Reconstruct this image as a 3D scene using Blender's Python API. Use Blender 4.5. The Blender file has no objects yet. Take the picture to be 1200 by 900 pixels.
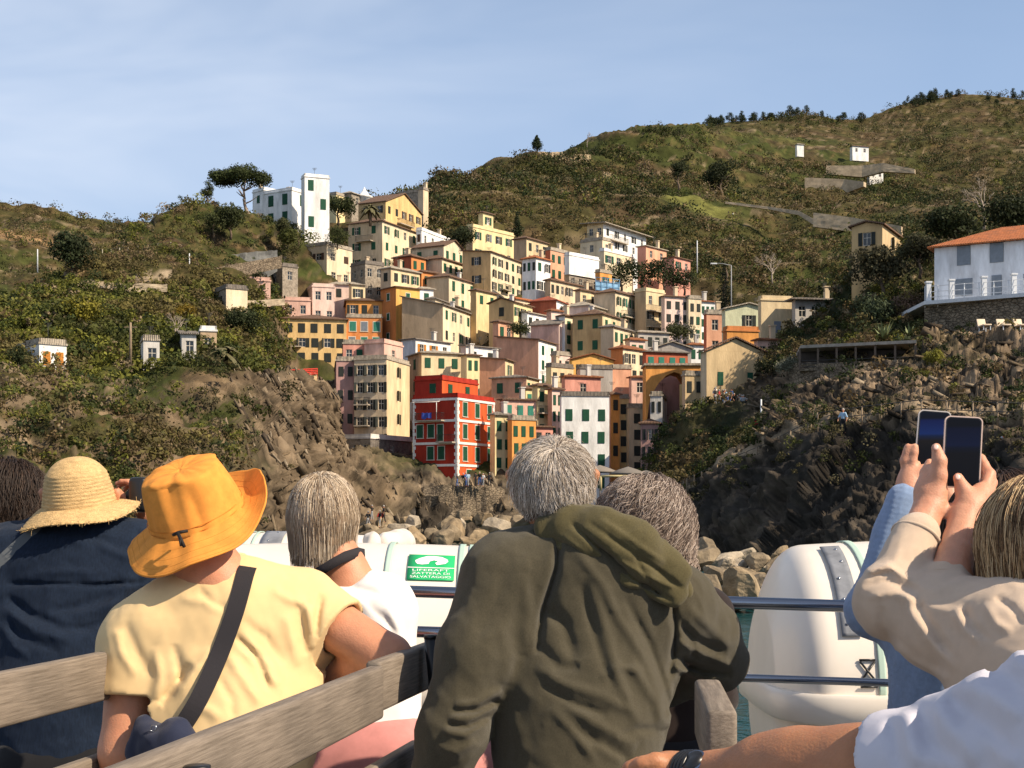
import bpy, math, random
import numpy as np
from mathutils import Vector, Matrix
random.seed(7)
RS = np.random.RandomState(11)
SC = bpy.context.scene
COL = SC.collection
# ---------------------------------------------------------------- view constants (camera is level, lens shifted up)
F, HZ, ZC = 1666.667, 600.0, 4.0
def P(px, py, d):
    return Vector(((px-600)/F*d, d, ZC-(py-HZ)/F*d))
def Pz(px, z, d):
    return Vector(((px-600)/F*d, d, z))
SUN_AZ, SUN_EL = math.radians(118), math.radians(41)      # azimuth from +Y towards +X
SUNV = Vector((math.sin(SUN_AZ)*math.cos(SUN_EL), math.cos(SUN_AZ)*math.cos(SUN_EL), math.sin(SUN_EL)))

# ---------------------------------------------------------------- materials
MATS = {}
def nd(nt, typ, **kw):
    n = nt.nodes.new(typ)
    for k, v in kw.items():
        setattr(n, k, v)
    return n
def mat(name, col, rough=0.8, metal=0.0, var=0.0, scale=3.0, bump=0.0, bscale=20.0, spec=0.3, stretch=(1, 1, 1), dirt=None, dirt_amt=0.4, sheen=0.0, detail=4, coat=0.0, trans=0.0):
    """Principled material with noise colour variation, optional dirt colour and bump"""
    if name in MATS:
        return MATS[name]
    m = bpy.data.materials.new(name); m.use_nodes = True
    nt = m.node_tree; b = nt.nodes['Principled BSDF']
    b.inputs['Roughness'].default_value = rough
    b.inputs['Metallic'].default_value = metal
    b.inputs['Specular IOR Level'].default_value = spec
    if sheen: b.inputs['Sheen Weight'].default_value = sheen
    if coat: b.inputs['Coat Weight'].default_value = coat
    c = tuple(col)+(1,)
    b.inputs['Base Color'].default_value = c
    tc = nd(nt, 'ShaderNodeTexCoord'); mp = nd(nt, 'ShaderNodeMapping')
    mp.inputs['Scale'].default_value = stretch
    nt.links.new(tc.outputs['Object'], mp.inputs['Vector'])
    out = None
    if var:
        n = nd(nt, 'ShaderNodeTexNoise'); n.inputs['Scale'].default_value = scale; n.inputs['Detail'].default_value = detail
        n.inputs['Roughness'].default_value = 0.65
        nt.links.new(mp.outputs[0], n.inputs['Vector'])
        r = nd(nt, 'ShaderNodeMapRange'); r.inputs['From Min'].default_value = .3; r.inputs['From Max'].default_value = .7
        r.inputs['To Min'].default_value = 1-var; r.inputs['To Max'].default_value = 1+var
        nt.links.new(n.outputs['Fac'], r.inputs['Value'])
        mx = nd(nt, 'ShaderNodeMix', data_type='RGBA', blend_type='MULTIPLY'); mx.inputs['Factor'].default_value = 1
        mx.inputs['A'].default_value = c
        nt.links.new(r.outputs[0], mx.inputs['B'])
        out = mx.outputs['Result']
        nt.links.new(out, b.inputs['Base Color'])
    if dirt is not None:
        n2 = nd(nt, 'ShaderNodeTexNoise'); n2.inputs['Scale'].default_value = scale*.45; n2.inputs['Detail'].default_value = 6
        n2.inputs['Roughness'].default_value = .7
        nt.links.new(mp.outputs[0], n2.inputs['Vector'])
        r2 = nd(nt, 'ShaderNodeMapRange'); r2.inputs['From Min'].default_value = .48; r2.inputs['From Max'].default_value = .72
        r2.inputs['To Max'].default_value = dirt_amt
        nt.links.new(n2.outputs['Fac'], r2.inputs['Value'])
        mx2 = nd(nt, 'ShaderNodeMix', data_type='RGBA')
        nt.links.new(r2.outputs[0], mx2.inputs['Factor'])
        if out is not None: nt.links.new(out, mx2.inputs['A'])
        else: mx2.inputs['A'].default_value = c
        mx2.inputs['B'].default_value = tuple(dirt)+(1,)
        nt.links.new(mx2.outputs['Result'], b.inputs['Base Color'])
    if bump:
        n3 = nd(nt, 'ShaderNodeTexNoise'); n3.inputs['Scale'].default_value = bscale; n3.inputs['Detail'].default_value = 5
        nt.links.new(mp.outputs[0], n3.inputs['Vector'])
        bp = nd(nt, 'ShaderNodeBump'); bp.inputs['Strength'].default_value = bump
        bp.inputs['Distance'].default_value = 0.02 if bscale > 10 else 0.1
        nt.links.new(n3.outputs['Fac'], bp.inputs['Height'])
        nt.links.new(bp.outputs[0], b.inputs['Normal'])
    MATS[name] = m
    return m

def weave(m, scale=400, strength=.25, dist=.001):
    """adds a woven-thread bump to a cloth material"""
    nt = m.node_tree; b = nt.nodes['Principled BSDF']
    tc = nd(nt, 'ShaderNodeTexCoord')
    outs = []
    for d in ('X', 'Z'):
        w = nd(nt, 'ShaderNodeTexWave', bands_direction=d); w.inputs['Scale'].default_value = scale
        w.inputs['Distortion'].default_value = 1.5; w.inputs['Detail'].default_value = 1
        nt.links.new(tc.outputs['Object'], w.inputs['Vector']); outs.append(w.outputs['Fac'])
    ad = nd(nt, 'ShaderNodeMath', operation='ADD')
    nt.links.new(outs[0], ad.inputs[0]); nt.links.new(outs[1], ad.inputs[1])
    bp = nd(nt, 'ShaderNodeBump'); bp.inputs['Strength'].default_value = strength; bp.inputs['Distance'].default_value = dist
    nt.links.new(ad.outputs[0], bp.inputs['Height'])
    if b.inputs['Normal'].is_linked:
        nt.links.new(b.inputs['Normal'].links[0].from_socket, bp.inputs['Normal'])
    nt.links.new(bp.outputs[0], b.inputs['Normal'])
    return m

def attr_mat(name, attr='tint', rough=.9, spec=.15, transl=0.0, var=.25, scale=.6):
    """colour from a per-face attribute (species tint) with noise variation"""
    if name in MATS: return MATS[name]
    m = bpy.data.materials.new(name); m.use_nodes = True
    nt = m.node_tree; b = nt.nodes['Principled BSDF']
    b.inputs['Roughness'].default_value = rough; b.inputs['Specular IOR Level'].default_value = spec
    a = nd(nt, 'ShaderNodeAttribute', attribute_name=attr)
    tc = nd(nt, 'ShaderNodeTexCoord')
    n = nd(nt, 'ShaderNodeTexNoise'); n.inputs['Scale'].default_value = scale; n.inputs['Detail'].default_value = 3
    nt.links.new(tc.outputs['Object'], n.inputs['Vector'])
    r = nd(nt, 'ShaderNodeMapRange'); r.inputs['From Min'].default_value = .3; r.inputs['From Max'].default_value = .7
    r.inputs['To Min'].default_value = 1-var; r.inputs['To Max'].default_value = 1+var
    nt.links.new(n.outputs['Fac'], r.inputs['Value'])
    mx = nd(nt, 'ShaderNodeMix', data_type='RGBA', blend_type='MULTIPLY'); mx.inputs['Factor'].default_value = 1
    nt.links.new(a.outputs['Color'], mx.inputs['A']); nt.links.new(r.outputs[0], mx.inputs['B'])
    nt.links.new(mx.outputs['Result'], b.inputs['Base Color'])
    if transl:
        t = nd(nt, 'ShaderNodeBsdfTranslucent'); nt.links.new(mx.outputs['Result'], t.inputs['Color'])
        ms = nd(nt, 'ShaderNodeMixShader'); ms.inputs[0].default_value = transl
        nt.links.new(b.outputs[0], ms.inputs[1]); nt.links.new(t.outputs[0], ms.inputs[2])
        nt.links.new(ms.outputs[0], nt.nodes['Material Output'].inputs['Surface'])
    MATS[name] = m
    return m

# ---------------------------------------------------------------- objects
def tag(o, label=None, cat=None, group=None, kind=None):
    if label: o['label'] = label
    if cat: o['category'] = cat
    if group: o['group'] = group
    if kind: o['kind'] = kind
    return o
def thing(name, loc, label, cat, group=None, rz=0.0):
    o = bpy.data.objects.new(name, None); COL.objects.link(o)
    o.empty_display_size = .2
    o.location = loc; o.rotation_euler = (0, 0, rz)
    return tag(o, label, cat, group)
def link(name, me, m=None, parent=None, world=True):
    """one object for mesh/curve data; with world=True the data is in world space and the parent's offset is removed"""
    o = bpy.data.objects.new(name, me); COL.objects.link(o)
    if m is not None:
        if len(me.materials) == 0: me.materials.append(m)
        elif me.materials[0] != m:
            o.material_slots[0].link = 'OBJECT'; o.material_slots[0].material = m
    if parent is not None:
        o.parent = parent
        if world:
            o.matrix_parent_inverse = MAT(parent).inverted()
    return o
def MAT(o):
    m = Matrix.LocRotScale(o.location, o.rotation_euler, o.scale)
    if o.parent: m = MAT(o.parent) @ o.matrix_parent_inverse @ m
    return m
def np_mesh(name, V, Q, smooth=False, tint=None, mats=None, mi=None):
    """mesh from numpy arrays (all faces have the same number of corners)"""
    V = np.asarray(V, np.float32); Q = np.asarray(Q, np.int32)
    k = Q.shape[1]; n = len(Q)
    me = bpy.data.meshes.new(name)
    me.vertices.add(len(V)); me.vertices.foreach_set('co', V.ravel())
    me.loops.add(n*k); me.loops.foreach_set('vertex_index', Q.ravel())
    me.polygons.add(n)
    me.polygons.foreach_set('loop_start', np.arange(0, n*k, k, dtype=np.int32))
    me.polygons.foreach_set('loop_total', np.full(n, k, np.int32))
    if smooth: me.polygons.foreach_set('use_smooth', np.ones(n, bool))
    if tint is not None:
        tint = np.asarray(tint, np.float32)
        dom = 'FACE' if len(tint) == n and len(tint) != len(V) else 'POINT'
        a = me.attributes.new('tint', 'FLOAT_COLOR', dom)
        t4 = np.ones((len(tint), 4), np.float32); t4[:, :3] = tint
        a.data.foreach_set('color', t4.ravel())
    me.update(calc_edges=True); me.validate()
    return me
class MB:
    """collects boxes, prisms and tubes into one mesh"""
    def __init__(s): s.v = []; s.f = []; s.sm = []
    def add(s, vs, fs, sm=False):
        b = len(s.v); s.v += [tuple(v) for v in vs]
        s.f += [[b+i for i in f] for f in fs]; s.sm += [sm]*len(fs)
        return s
    def box(s, c, sz, M=None, bev=0.0):
        x, y, z = [q/2 for q in sz]
        if bev:
            return s._bevbox(c, (x, y, z), M, bev)
        vs = [Vector((a*x, b*y, d*z)) for a in (-1, 1) for b in (-1, 1) for d in (-1, 1)]
        if M is not None: vs = [M @ v for v in vs]
        vs = [v+Vector(c) for v in vs]
        return s.add(vs, [(0, 1, 3, 2), (4, 6, 7, 5), (0, 4, 5, 1), (2, 3, 7, 6), (0, 2, 6, 4), (1, 5, 7, 3)])
    def _bevbox(s, c, h, M, b):
        import bmesh
        bm = bmesh.new(); bmesh.ops.create_cube(bm, size=2)
        bmesh.ops.scale(bm, vec=h, verts=bm.verts)
        bmesh.ops.bevel(bm, geom=bm.edges[:], offset=b, segments=3, affect='EDGES', profile=.5)
        vs = [v.co.copy() for v in bm.verts]; fs = [[q.index for q in f.verts] for f in bm.faces]
        bm.free()
        if M is not None: vs = [M @ v for v in vs]
        return s.add([v+Vector(c) for v in vs], fs, True)
    def tube(s, pts, r, n=10, cap=True, closed=False):
        pts = [Vector(p) for p in pts]; m = len(pts)
        rs = r if isinstance(r, (list, tuple)) else [r]*m
        vs = []; up = None
        for i, p in enumerate(pts):
            if closed: d = pts[(i+1) % m]-pts[i-1]
            else: d = pts[min(i+1, m-1)]-pts[max(i-1, 0)]
            d.normalize()
            if up is None:
                up = d.orthogonal().normalized()
            up = (up-d*up.dot(d))
            if up.length < 1e-6: up = d.orthogonal()
            up.normalize(); w = d.cross(up)
            for k in range(n):
                a = 2*math.pi*k/n
                vs.append(p+(up*math.cos(a)+w*math.sin(a))*rs[i])
        fs = []
        for i in range(m if closed else m-1):
            j = (i+1) % m
            for k in range(n):
                l = (k+1) % n
                fs.append((i*n+k, i*n+l, j*n+l, j*n+k))
        if cap and not closed:
            fs.append(tuple(range(n-1, -1, -1))); fs.append(tuple((m-1)*n+k for k in range(n)))
        return s.add(vs, fs, True)
    def lathe(s, prof, c, n=16, M=None):
        vs = []
        for r, z in prof:
            for k in range(n):
                a = 2*math.pi*k/n
                v = Vector((r*math.cos(a), r*math.sin(a), z))
                if M is not None: v = M @ v
                vs.append(v+Vector(c))
        fs = []
        for i in range(len(prof)-1):
            for k in range(n):
                l = (k+1) % n
                fs.append((i*n+k, i*n+l, (i+1)*n+l, (i+1)*n+k))
        fs.append(tuple(range(n-1, -1, -1))); fs.append(tuple((len(prof)-1)*n+k for k in range(n)))
        return s.add(vs, fs, True)
    def prism(s, poly, ext):
        """closed solid from a planar polygon pushed along the vector ext"""
        n = len(poly); e = Vector(ext)
        vs = [Vector(p) for p in poly]+[Vector(p)+e for p in poly]
        fs = [tuple(range(n-1, -1, -1)), tuple(range(n, 2*n))]
        fs += [(i, (i+1) % n, n+(i+1) % n, n+i) for i in range(n)]
        return s.add(vs, fs)
    def mesh(s, name, m=None):
        me = bpy.data.meshes.new(name); me.from_pydata(s.v, [], s.f)
        me.polygons.foreach_set('use_smooth', s.sm)
        if m is not None: me.materials.append(m)
        me.update(); return me
    def build(s, name, m, parent=None, world=True):
        import bmesh
        me = s.mesh(name)
        bm = bmesh.new(); bm.from_mesh(me); bmesh.ops.recalc_face_normals(bm, faces=bm.faces); bm.to_mesh(me); bm.free()
        return link(name, me, m, parent, world)
def copy_tree(o, parent=None):
    c = o.copy(); COL.objects.link(c)
    if parent is not None: c.parent = parent
    for ch in list(o.children): copy_tree(ch, c)
    return c

# ---------------------------------------------------------------- numpy noise
_perm = RS.permutation(256); _perm = np.concatenate([_perm, _perm, _perm])
_grad = RS.normal(size=(256, 3)); _grad /= np.linalg.norm(_grad, axis=1)[:, None]
_grad = _grad.astype(np.float32)
def gnoise(x, y, z):
    x = np.asarray(x, np.float32); y = np.asarray(y, np.float32); z = np.asarray(z, np.float32)
    xi = np.floor(x).astype(int); yi = np.floor(y).astype(int); zi = np.floor(z).astype(int)
    xf = x-xi; yf = y-yi; zf = z-zi
    u = xf*xf*xf*(xf*(xf*6-15)+10); v = yf*yf*yf*(yf*(yf*6-15)+10); w = zf*zf*zf*(zf*(zf*6-15)+10)
    def g(i, j, k):
        h = _perm[_perm[_perm[(xi+i) & 255]+((yi+j) & 255)]+((zi+k) & 255)]
        gr = _grad[h & 255]
        return gr[..., 0]*(xf-i)+gr[..., 1]*(yf-j)+gr[..., 2]*(zf-k)
    x00 = g(0, 0, 0)*(1-u)+g(1, 0, 0)*u; x10 = g(0, 1, 0)*(1-u)+g(1, 1, 0)*u
    x01 = g(0, 0, 1)*(1-u)+g(1, 0, 1)*u; x11 = g(0, 1, 1)*(1-u)+g(1, 1, 1)*u
    return ((x00*(1-v)+x10*v)*(1-w)+(x01*(1-v)+x11*v)*w)*1.6
def blocks3(x, y, z, seed=0):
    """fractured-rock cells: random value per cell and distance to the nearest crack"""
    P_ = np.stack([x, y, z], -1).reshape(-1, 3).astype(np.float32); I = np.floor(P_).astype(int); f1 = np.full(len(P_), 9e9, np.float32); f2 = f1.copy(); val = np.zeros(len(P_), np.float32)
    for i in (-1, 0, 1):
        for j in (-1, 0, 1):
            for k in (-1, 0, 1):
                C = I+np.array([i, j, k]); h = _perm[(_perm[(_perm[(C[:, 0]+seed) & 255]+C[:, 1]) & 255]+C[:, 2]) & 255]; q = C+.5+(_grad[h & 255])*.45; d = ((P_-q)**2).sum(1)
                n = d < f1; f2 = np.where(n, f1, np.minimum(f2, d)); val = np.where(n, _perm[(h+91) & 255]/255., val); f1 = np.where(n, d, f1)
    return val.reshape(np.shape(x)), (np.sqrt(f2)-np.sqrt(f1)).reshape(np.shape(x))
def crag(x, y, z, dirv, big=3.0, thin=.9, amp=1.0, seed=0):
    """blocky strata running along dirv: metres of outward displacement and a tint value"""
    d = np.array(dirv, float); d /= np.linalg.norm(d); a = np.cross(d, [0, 1, 0]); a /= np.linalg.norm(a); b = np.cross(d, a)
    w = fbm(x*.2, y*.2, z*.2, 3)*1.6; U = x*d[0]+y*d[1]+z*d[2]+w; A = x*a[0]+y*a[1]+z*a[2]+w; Bq = x*b[0]+y*b[1]+z*b[2]
    v1, c1 = blocks3(U/big, A/thin, Bq/big, seed); v2, c2 = blocks3(U/big*3, A/thin*2.4, Bq/big*3, seed+7); v3, c3 = blocks3(U/big*.3, A/thin*.3, Bq/big*.3, seed+3)
    h = amp*(v1*.75+v2*.38+v3*1.5-.22*(c1 < .07)-.10*(c2 < .10)); return h, v1*.5+v2*.3+v3*.2
def fbm(x, y, z, octv=4, ridged=False):
    s = 0; a = 1; t = 0
    for i in range(octv):
        n = gnoise(x*2**i+i*17.3, y*2**i-i*9.1, z*2**i+i*3.7)
        if ridged: n = 1-2*np.abs(n)
        s = s+n*a; t += a; a *= .5
    return s/t
# ================================================================ terrain
def interp_curve(pl, xs):
    pl = np.array(pl, float)
    return np.interp(xs, pl[:, 0], pl[:, 1]), np.interp(xs, pl[:, 0], pl[:, 2])
SHEETS = {}
def sheet(name, levels, px0, px1, step, subs, disp, tintf, m, smooth_px=8, smooth=True):
    xs = np.arange(px0, px1+step, step)
    ker = np.ones(max(1, int(smooth_px/step)*2+1)); ker /= len(ker); pad = len(ker)//2
    rows_py, rows_d = [], []
    for pl in levels:
        py, d = interp_curve(pl, xs)
        sm = lambda q: np.convolve(np.pad(q, pad, mode='edge'), ker, mode='valid')
        rows_py.append(sm(py)); rows_d.append(sm(d))
    PY, D, LV = [], [], []
    for i in range(len(levels)-1):
        n = subs[i]
        for k in range(n):
            t = k/n
            PY.append(rows_py[i]*(1-t)+rows_py[i+1]*t); D.append(rows_d[i]*(1-t)+rows_d[i+1]*t); LV.append(np.full(len(xs), i+t))
    PY.append(rows_py[-1]); D.append(rows_d[-1]); LV.append(np.full(len(xs), len(levels)-1.0))
    PY = np.array(PY); D = np.array(D); LV = np.array(LV); PX = np.broadcast_to(xs, PY.shape)
    X = (PX-600)/F*D; Y = D.copy(); Z = ZC-(PY-HZ)/F*D
    V = np.stack([X, Y, Z], -1)
    du = np.gradient(V, axis=1); dv = np.gradient(V, axis=0)
    N = np.cross(du, dv); N /= np.linalg.norm(N, axis=-1, keepdims=True)+1e-9
    flip = (N[..., 1] > 0) & (N[..., 2] < 0.2)
    N[flip] *= -1
    h = disp(V, PX, PY, LV)
    V = V+N*h[..., None]
    du = np.gradient(V, axis=1); dv = np.gradient(V, axis=0)
    N2 = np.cross(du, dv); N2 /= np.linalg.norm(N2, axis=-1, keepdims=True)+1e-9
    tint = tintf(V, PX, PY, LV, N2, h)
    r, c = PX.shape
    idx = np.arange(r*c).reshape(r, c)
    Q = np.stack([idx[:-1, :-1], idx[:-1, 1:], idx[1:, 1:], idx[1:, :-1]], -1).reshape(-1, 4)
    me = np_mesh(name, V.reshape(-1, 3), Q, smooth, tint.reshape(-1, 3))
    o = link(name, me, m)
    SHEETS[name] = dict(V=V, N=N2, PX=PX, PY=PY, LV=LV)
    return o

def lerp3(a, b, t):
    t = np.clip(t, 0, 1)[..., None]
    return np.asarray(a)*(1-t)+np.asarray(b)*t
def sstep(a, b, x): t = np.clip((x-a)/(b-a), 0, 1); return t*t*(3-2*t)

m_land = attr_mat('land', rough=.95, spec=.1, var=.45, scale=.35)
# extra fine bump for the land material
def _landbump(m):
    nt = m.node_tree; b = nt.nodes['Principled BSDF']
    tc = nd(nt, 'ShaderNodeTexCoord')
    n = nd(nt, 'ShaderNodeTexNoise'); n.inputs['Scale'].default_value = .9; n.inputs['Detail'].default_value = 8; n.inputs['Roughness'].default_value = .7
    nt.links.new(tc.outputs['Object'], n.inputs['Vector'])
    bp = nd(nt, 'ShaderNodeBump'); bp.inputs['Strength'].default_value = .7; bp.inputs['Distance'].default_value = .5
    nt.links.new(n.outputs['Fac'], bp.inputs['Height']); nt.links.new(bp.outputs[0], b.inputs['Normal'])
_landbump(m_land)

GREEN = (.044, .052, .014); DKGREEN = (.019, .026, .009); OLIVE = (.058, .050, .018); DRY = (.118, .078, .036)
BROWN = (.070, .046, .025); ROCKD = (.095, .078, .058); ROCKL = (.33, .25, .16); GREY = (.20, .17, .13)

# ---- far hills on the right and centre
ridge3 = [(380, 250, 345), (450, 240, 350), (500, 232, 360), (520, 221, 370), (560, 208, 385), (600, 194, 400), (630, 183, 410), (660, 187, 415), (690, 178, 430), (720, 166, 440), (760, 158, 450), (800, 157, 460), (820, 158, 470), (860, 176, 480), (920, 200, 490), (1000, 215, 500), (1100, 225, 520), (1300, 220, 520), (1600, 220, 520)]
ridge4 = [(380, 262, 390), (450, 255, 400), (600, 200, 450), (760, 166, 600), (815, 155, 640), (850, 147, 650), (900, 142, 660), (940, 135, 680), (980, 139, 690), (1010, 139, 700), (1060, 124, 720), (1100, 115, 740), (1130, 112, 740), (1200, 117, 750), (1300, 110, 750), (1600, 100, 750)]
def disp_hill(V, PX, PY, LV):
    x, y, z = V[..., 0], V[..., 1], V[..., 2]
    h = fbm(x*.02, y*.02, z*.02, 4)*7+fbm(x*.12, y*.12, z*.12, 4)*2.2
    # terraces: dry-stone ledges following the contour
    ter = np.abs(((z+fbm(x*.01, y*.01, z*0, 3)*22)/6.5) % 1-.5)*2
    h = h+ter*1.7
    return h*np.where(LV > 3.6, .35, 1)
def tint_hill(V, PX, PY, LV, N, h):
    x, y, z = V[..., 0], V[..., 1], V[..., 2]
    n1 = fbm(x*.012, y*.012, z*.02, 4); n2 = fbm(x*.05+5, y*.05, z*.09, 4); n3 = fbm(x*.25, y*.25, z*.25, 3)
    c = lerp3(OLIVE, GREEN, sstep(-.15, .25, n1))
    c = lerp3(c, BROWN, sstep(.0, .3, n2)*.8)
    c = lerp3(c, DRY, sstep(.12, .4, n3)*.55)
    ter = ((z+fbm(x*.01, y*.01, z*0, 3)*22)/6.5) % 1
    c = lerp3(c, (.20, .15, .095), ((ter > .42) & (ter < .52) & (n2 > -.15))*.65)
    c = lerp3(c, (.085, .080, .025), sstep(.9, 1.0, 1-np.abs(PY-168-(PX-900)*.08)/26)*(PX > 820)*(PX < 1050))
    c = lerp3(c, (.42, .32, .2), ((np.abs(PY-(187+(PX-640)*.06)) < 2.5) & (PX > 630) & (PX < 692))*.8)
    c = lerp3(c, (.42, .32, .2), ((np.abs(PY-(205+(PX-705)*.33)) < 3.2) & (PX > 705) & (PX < 775) & (n3 > -.2))*.8)
    c = lerp3(c, (.13, .13, .035), sstep(1, .4, np.abs(PY-(238+(PX-780)*.33))/9)*(PX > 770)*(PX < 860))
    return c*(.85+.4*(n3[..., None]+.3))
sheet('far_hill', [
    [(380, 520, 280), (600, 500, 285), (1600, 500, 260)],
    [(380, 330, 300), (450, 305, 300), (520, 275, 310), (600, 272, 320), (680, 275, 325), (760, 310, 320), (850, 345, 310), (950, 365, 300), (1000, 350, 300), (1100, 340, 300), (1600, 320, 300)],
    [(380, 270, 325), (450, 262, 330), (520, 240, 350), (600, 228, 360), (700, 232, 380), (800, 250, 380), (900, 270, 380), (1000, 268, 380), (1100, 252, 400), (1600, 240, 400)],
    ridge3, ridge4,
    [(a, b+70, d+220) for a, b, d in ridge4]], 380, 1500, 2.5, [14, 48, 48, 46, 8], disp_hill, tint_hill, m_land)['kind'] = 'structure'

# ---- far hill on the left
ridgeL = [(-400, 215, 600), (-200, 225, 580), (0, 238, 560), (45, 247, 560), (75, 255, 560), (110, 260, 570), (150, 265, 590), (200, 264, 600), (420, 264, 600)]
def tint_left(V, PX, PY, LV, N, h):
    c = tint_hill(V, PX, PY, LV, N, h)
    n = fbm(V[..., 0]*.03, V[..., 1]*.03, V[..., 2]*.03, 3)
    band = sstep(1, .2, np.abs(PY-(277+PX*.22))/12)*(PX < 110)
    return lerp3(c*1.05, (.27, .17, .085), band*sstep(-.2, .2, n))
sheet('far_hill_west', [
    [(-400, 480, 330), (420, 470, 330)],
    [(-400, 345, 420), (0, 345, 420), (100, 345, 430), (420, 340, 430)],
    [(-400, 280, 500), (0, 285, 490), (100, 298, 500), (420, 300, 500)],
    ridgeL, [(a, b+60, d+150) for a, b, d in ridgeL]], -400, 420, 2.5, [10, 36, 36, 6], disp_hill, tint_left, m_land)['kind'] = 'structure'

# ---- coast on the left, villa ridge and the slope under the town
def town_d(py): return 190+(570-py)*.33
RK = {}
def disp_coast(V, PX, PY, LV):
    x, y, z = V[..., 0], V[..., 1], V[..., 2]
    h = fbm(x*.05, y*.05, z*.05, 4)*4.0+fbm(x*.3, y*.3, z*.3, 4)*.9
    # steep slabs: strata standing almost upright, leaning right
    s = x*.75+z*.5
    slab = fbm(s*.55, y*.06, (z*.75-x*.45)*.07, 3, True)
    rockz = sstep(258, 300, PX)*sstep(500, 380, PX)*sstep(435, 460, PY)
    RK['c'] = crag(x, y, z, (.40, .1, -.91), 3.4, 1.0, 1.0, 5); RK['w'] = crag(x, y, z, (.9, .1, -.35), 2.6, 1.0, .8, 9)
    h = h+(RK['c'][0]-.8)*1.25*rockz+(RK['w'][0]-.6)*sstep(452, 475, PY)*sstep(300, 250, PX)*sstep(-.15, .1, fbm(x*.06, y*.06, z*.08, 3))+(RK['w'][0]-.7)*1.2*sstep(560, 578, PY)*sstep(400, 440, PX)
    h = h*(1-.3*rockz)+slab*1.2*rockz+fbm(s*1.7, y*.35, (z*.75-x*.45)*.22, 5, True)*1.15*rockz+fbm(x*1.1, y*1.1, z*1.1, 4, True)*.35*sstep(435, 470, PY)
    low = sstep(540, 580, PY)*sstep(400, 470, PX)
    h = h+low*fbm(x*.25, y*.25, z*.12, 4, True)*1.6
    lc = sstep(430, 470, PY)*sstep(300, 230, PX)
    h = h+lc*fbm(x*.14+3, y*.14, z*.3, 4, True)*1.8
    town = sstep(380, 420, PX)*sstep(545, 520, PY)
    return h*(1-.75*town)-town*1.5
def tint_coast(V, PX, PY, LV, N, h):
    x, y, z = V[..., 0], V[..., 1], V[..., 2]
    n1 = fbm(x*.04, y*.04, z*.06, 4); n2 = fbm(x*.15+5, y*.15, z*.25, 4); n3 = fbm(x*.7, y*.7, z*.7, 3)
    c = lerp3(OLIVE, GREEN, sstep(-.2, .2, n1))
    c = lerp3(c, BROWN, sstep(.0, .28, n2)*.9)
    c = lerp3(c, DRY, sstep(.15, .4, n3)*.6)
    c = lerp3(c, (.075, .078, .018), sstep(440, 405, PY)*sstep(330, 260, PX)*sstep(335, 345, PY)*.7)
    steep = sstep(.62, .35, N[..., 2])
    rock = lerp3((.06, .047, .034), (.19, .138, .085), sstep(-.2, .35, n2+n3*.5))
    c = lerp3(c, rock, np.maximum(steep*.75, sstep(440, 470, PY)*sstep(.0, .15, n2)*.8))
    s = x*.75+z*.5
    slab = fbm(s*.55, y*.06, (z*.75-x*.45)*.07, 3, True)
    rockz = sstep(262, 295, PX)*sstep(500, 390, PX)*sstep(440, 455, PY)
    rc = lerp3((.036, .028, .019), (.155, .115, .075), sstep(-.15, .65, slab+n3*.7))
    rc = rc*(.55+.95*RK['c'][1][..., None])
    c = lerp3(c, rc, rockz*.95)
    low = sstep(560, 575, PY)*sstep(440, 470, PX)
    c = lerp3(c, lerp3((.065, .053, .04), (.20, .155, .105), sstep(-.2, .3, n2+n3*.6)), low)
    c = c*(1+(.6*RK['w'][1]-.3)*sstep(452, 470, PY)*(PX < 300))[..., None]
    bare = sstep(60, 20, PX)*sstep(430, 470, PY)
    c = lerp3(c, (.22, .165, .105), bare*sstep(-.1, .2, n2)*.8)
    road = (np.abs(PY-(333-(PX-83)*.02)) < 2)*(PX > 83)*(PX < 200)
    c = lerp3(c, (.36, .28, .19), road*.8)
    return c*(.85+.4*(n3[..., None]+.3))
sheet('coast_hill', [
    [(-400, 742, 95), (0, 735, 98), (150, 722, 110), (270, 700, 130), (330, 690, 150), (420, 680, 165), (480, 672, 178), (600, 672, 182), (660, 665, 205), (720, 662, 212), (800, 662, 215), (900, 662, 215)],
    [(-400, 560, 108), (0, 560, 112), (120, 575, 118), (200, 580, 125), (270, 560, 140), (330, 520, 160), (380, 560, 180), (420, 552, 186), (480, 570, 190), (600, 570, 191), (660, 568, 205), (720, 562, 212), (800, 560, 215), (900, 560, 215)],
    [(-400, 440, 140), (0, 450, 138), (120, 458, 142), (200, 455, 150), (270, 452, 160), (310, 450, 172), (360, 450, 190), (400, 520, 200), (480, 520, 208), (600, 500, 214), (720, 530, 225), (780, 520, 228), (900, 500, 230)],
    [(-400, 370, 178), (0, 372, 178), (83, 350, 190), (200, 345, 205), (300, 345, 225), (340, 440, 232), (420, 440, 234), (600, 420, 240), (720, 450, 250), (800, 440, 255), (900, 430, 250)],
    [(-400, 366, 185), (0, 368, 185), (60, 346, 195), (83, 331, 205), (120, 306, 215), (178, 262, 240), (205, 250, 246), (235, 238, 252), (285, 252, 258), (305, 264, 260), (345, 280, 266), (375, 284, 272), (420, 290, 285), (500, 300, 282), (600, 310, 280), (680, 320, 290), (760, 345, 295), (840, 380, 300), (900, 400, 300)],
    [(-400, 376, 225), (0, 378, 225), (83, 341, 245), (178, 275, 285), (235, 250, 292), (300, 258, 290), (360, 262, 300), (430, 250, 312), (500, 262, 315), (560, 285, 315), (600, 285, 310), (680, 300, 320), (760, 330, 320), (840, 370, 330), (900, 390, 330)],
    [(-400, 460, 290), (900, 430, 360)]], -400, 900, 1.9, [44, 86, 44, 34, 10, 6], disp_coast, tint_coast, m_land, 8, False)['kind'] = 'structure'

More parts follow.
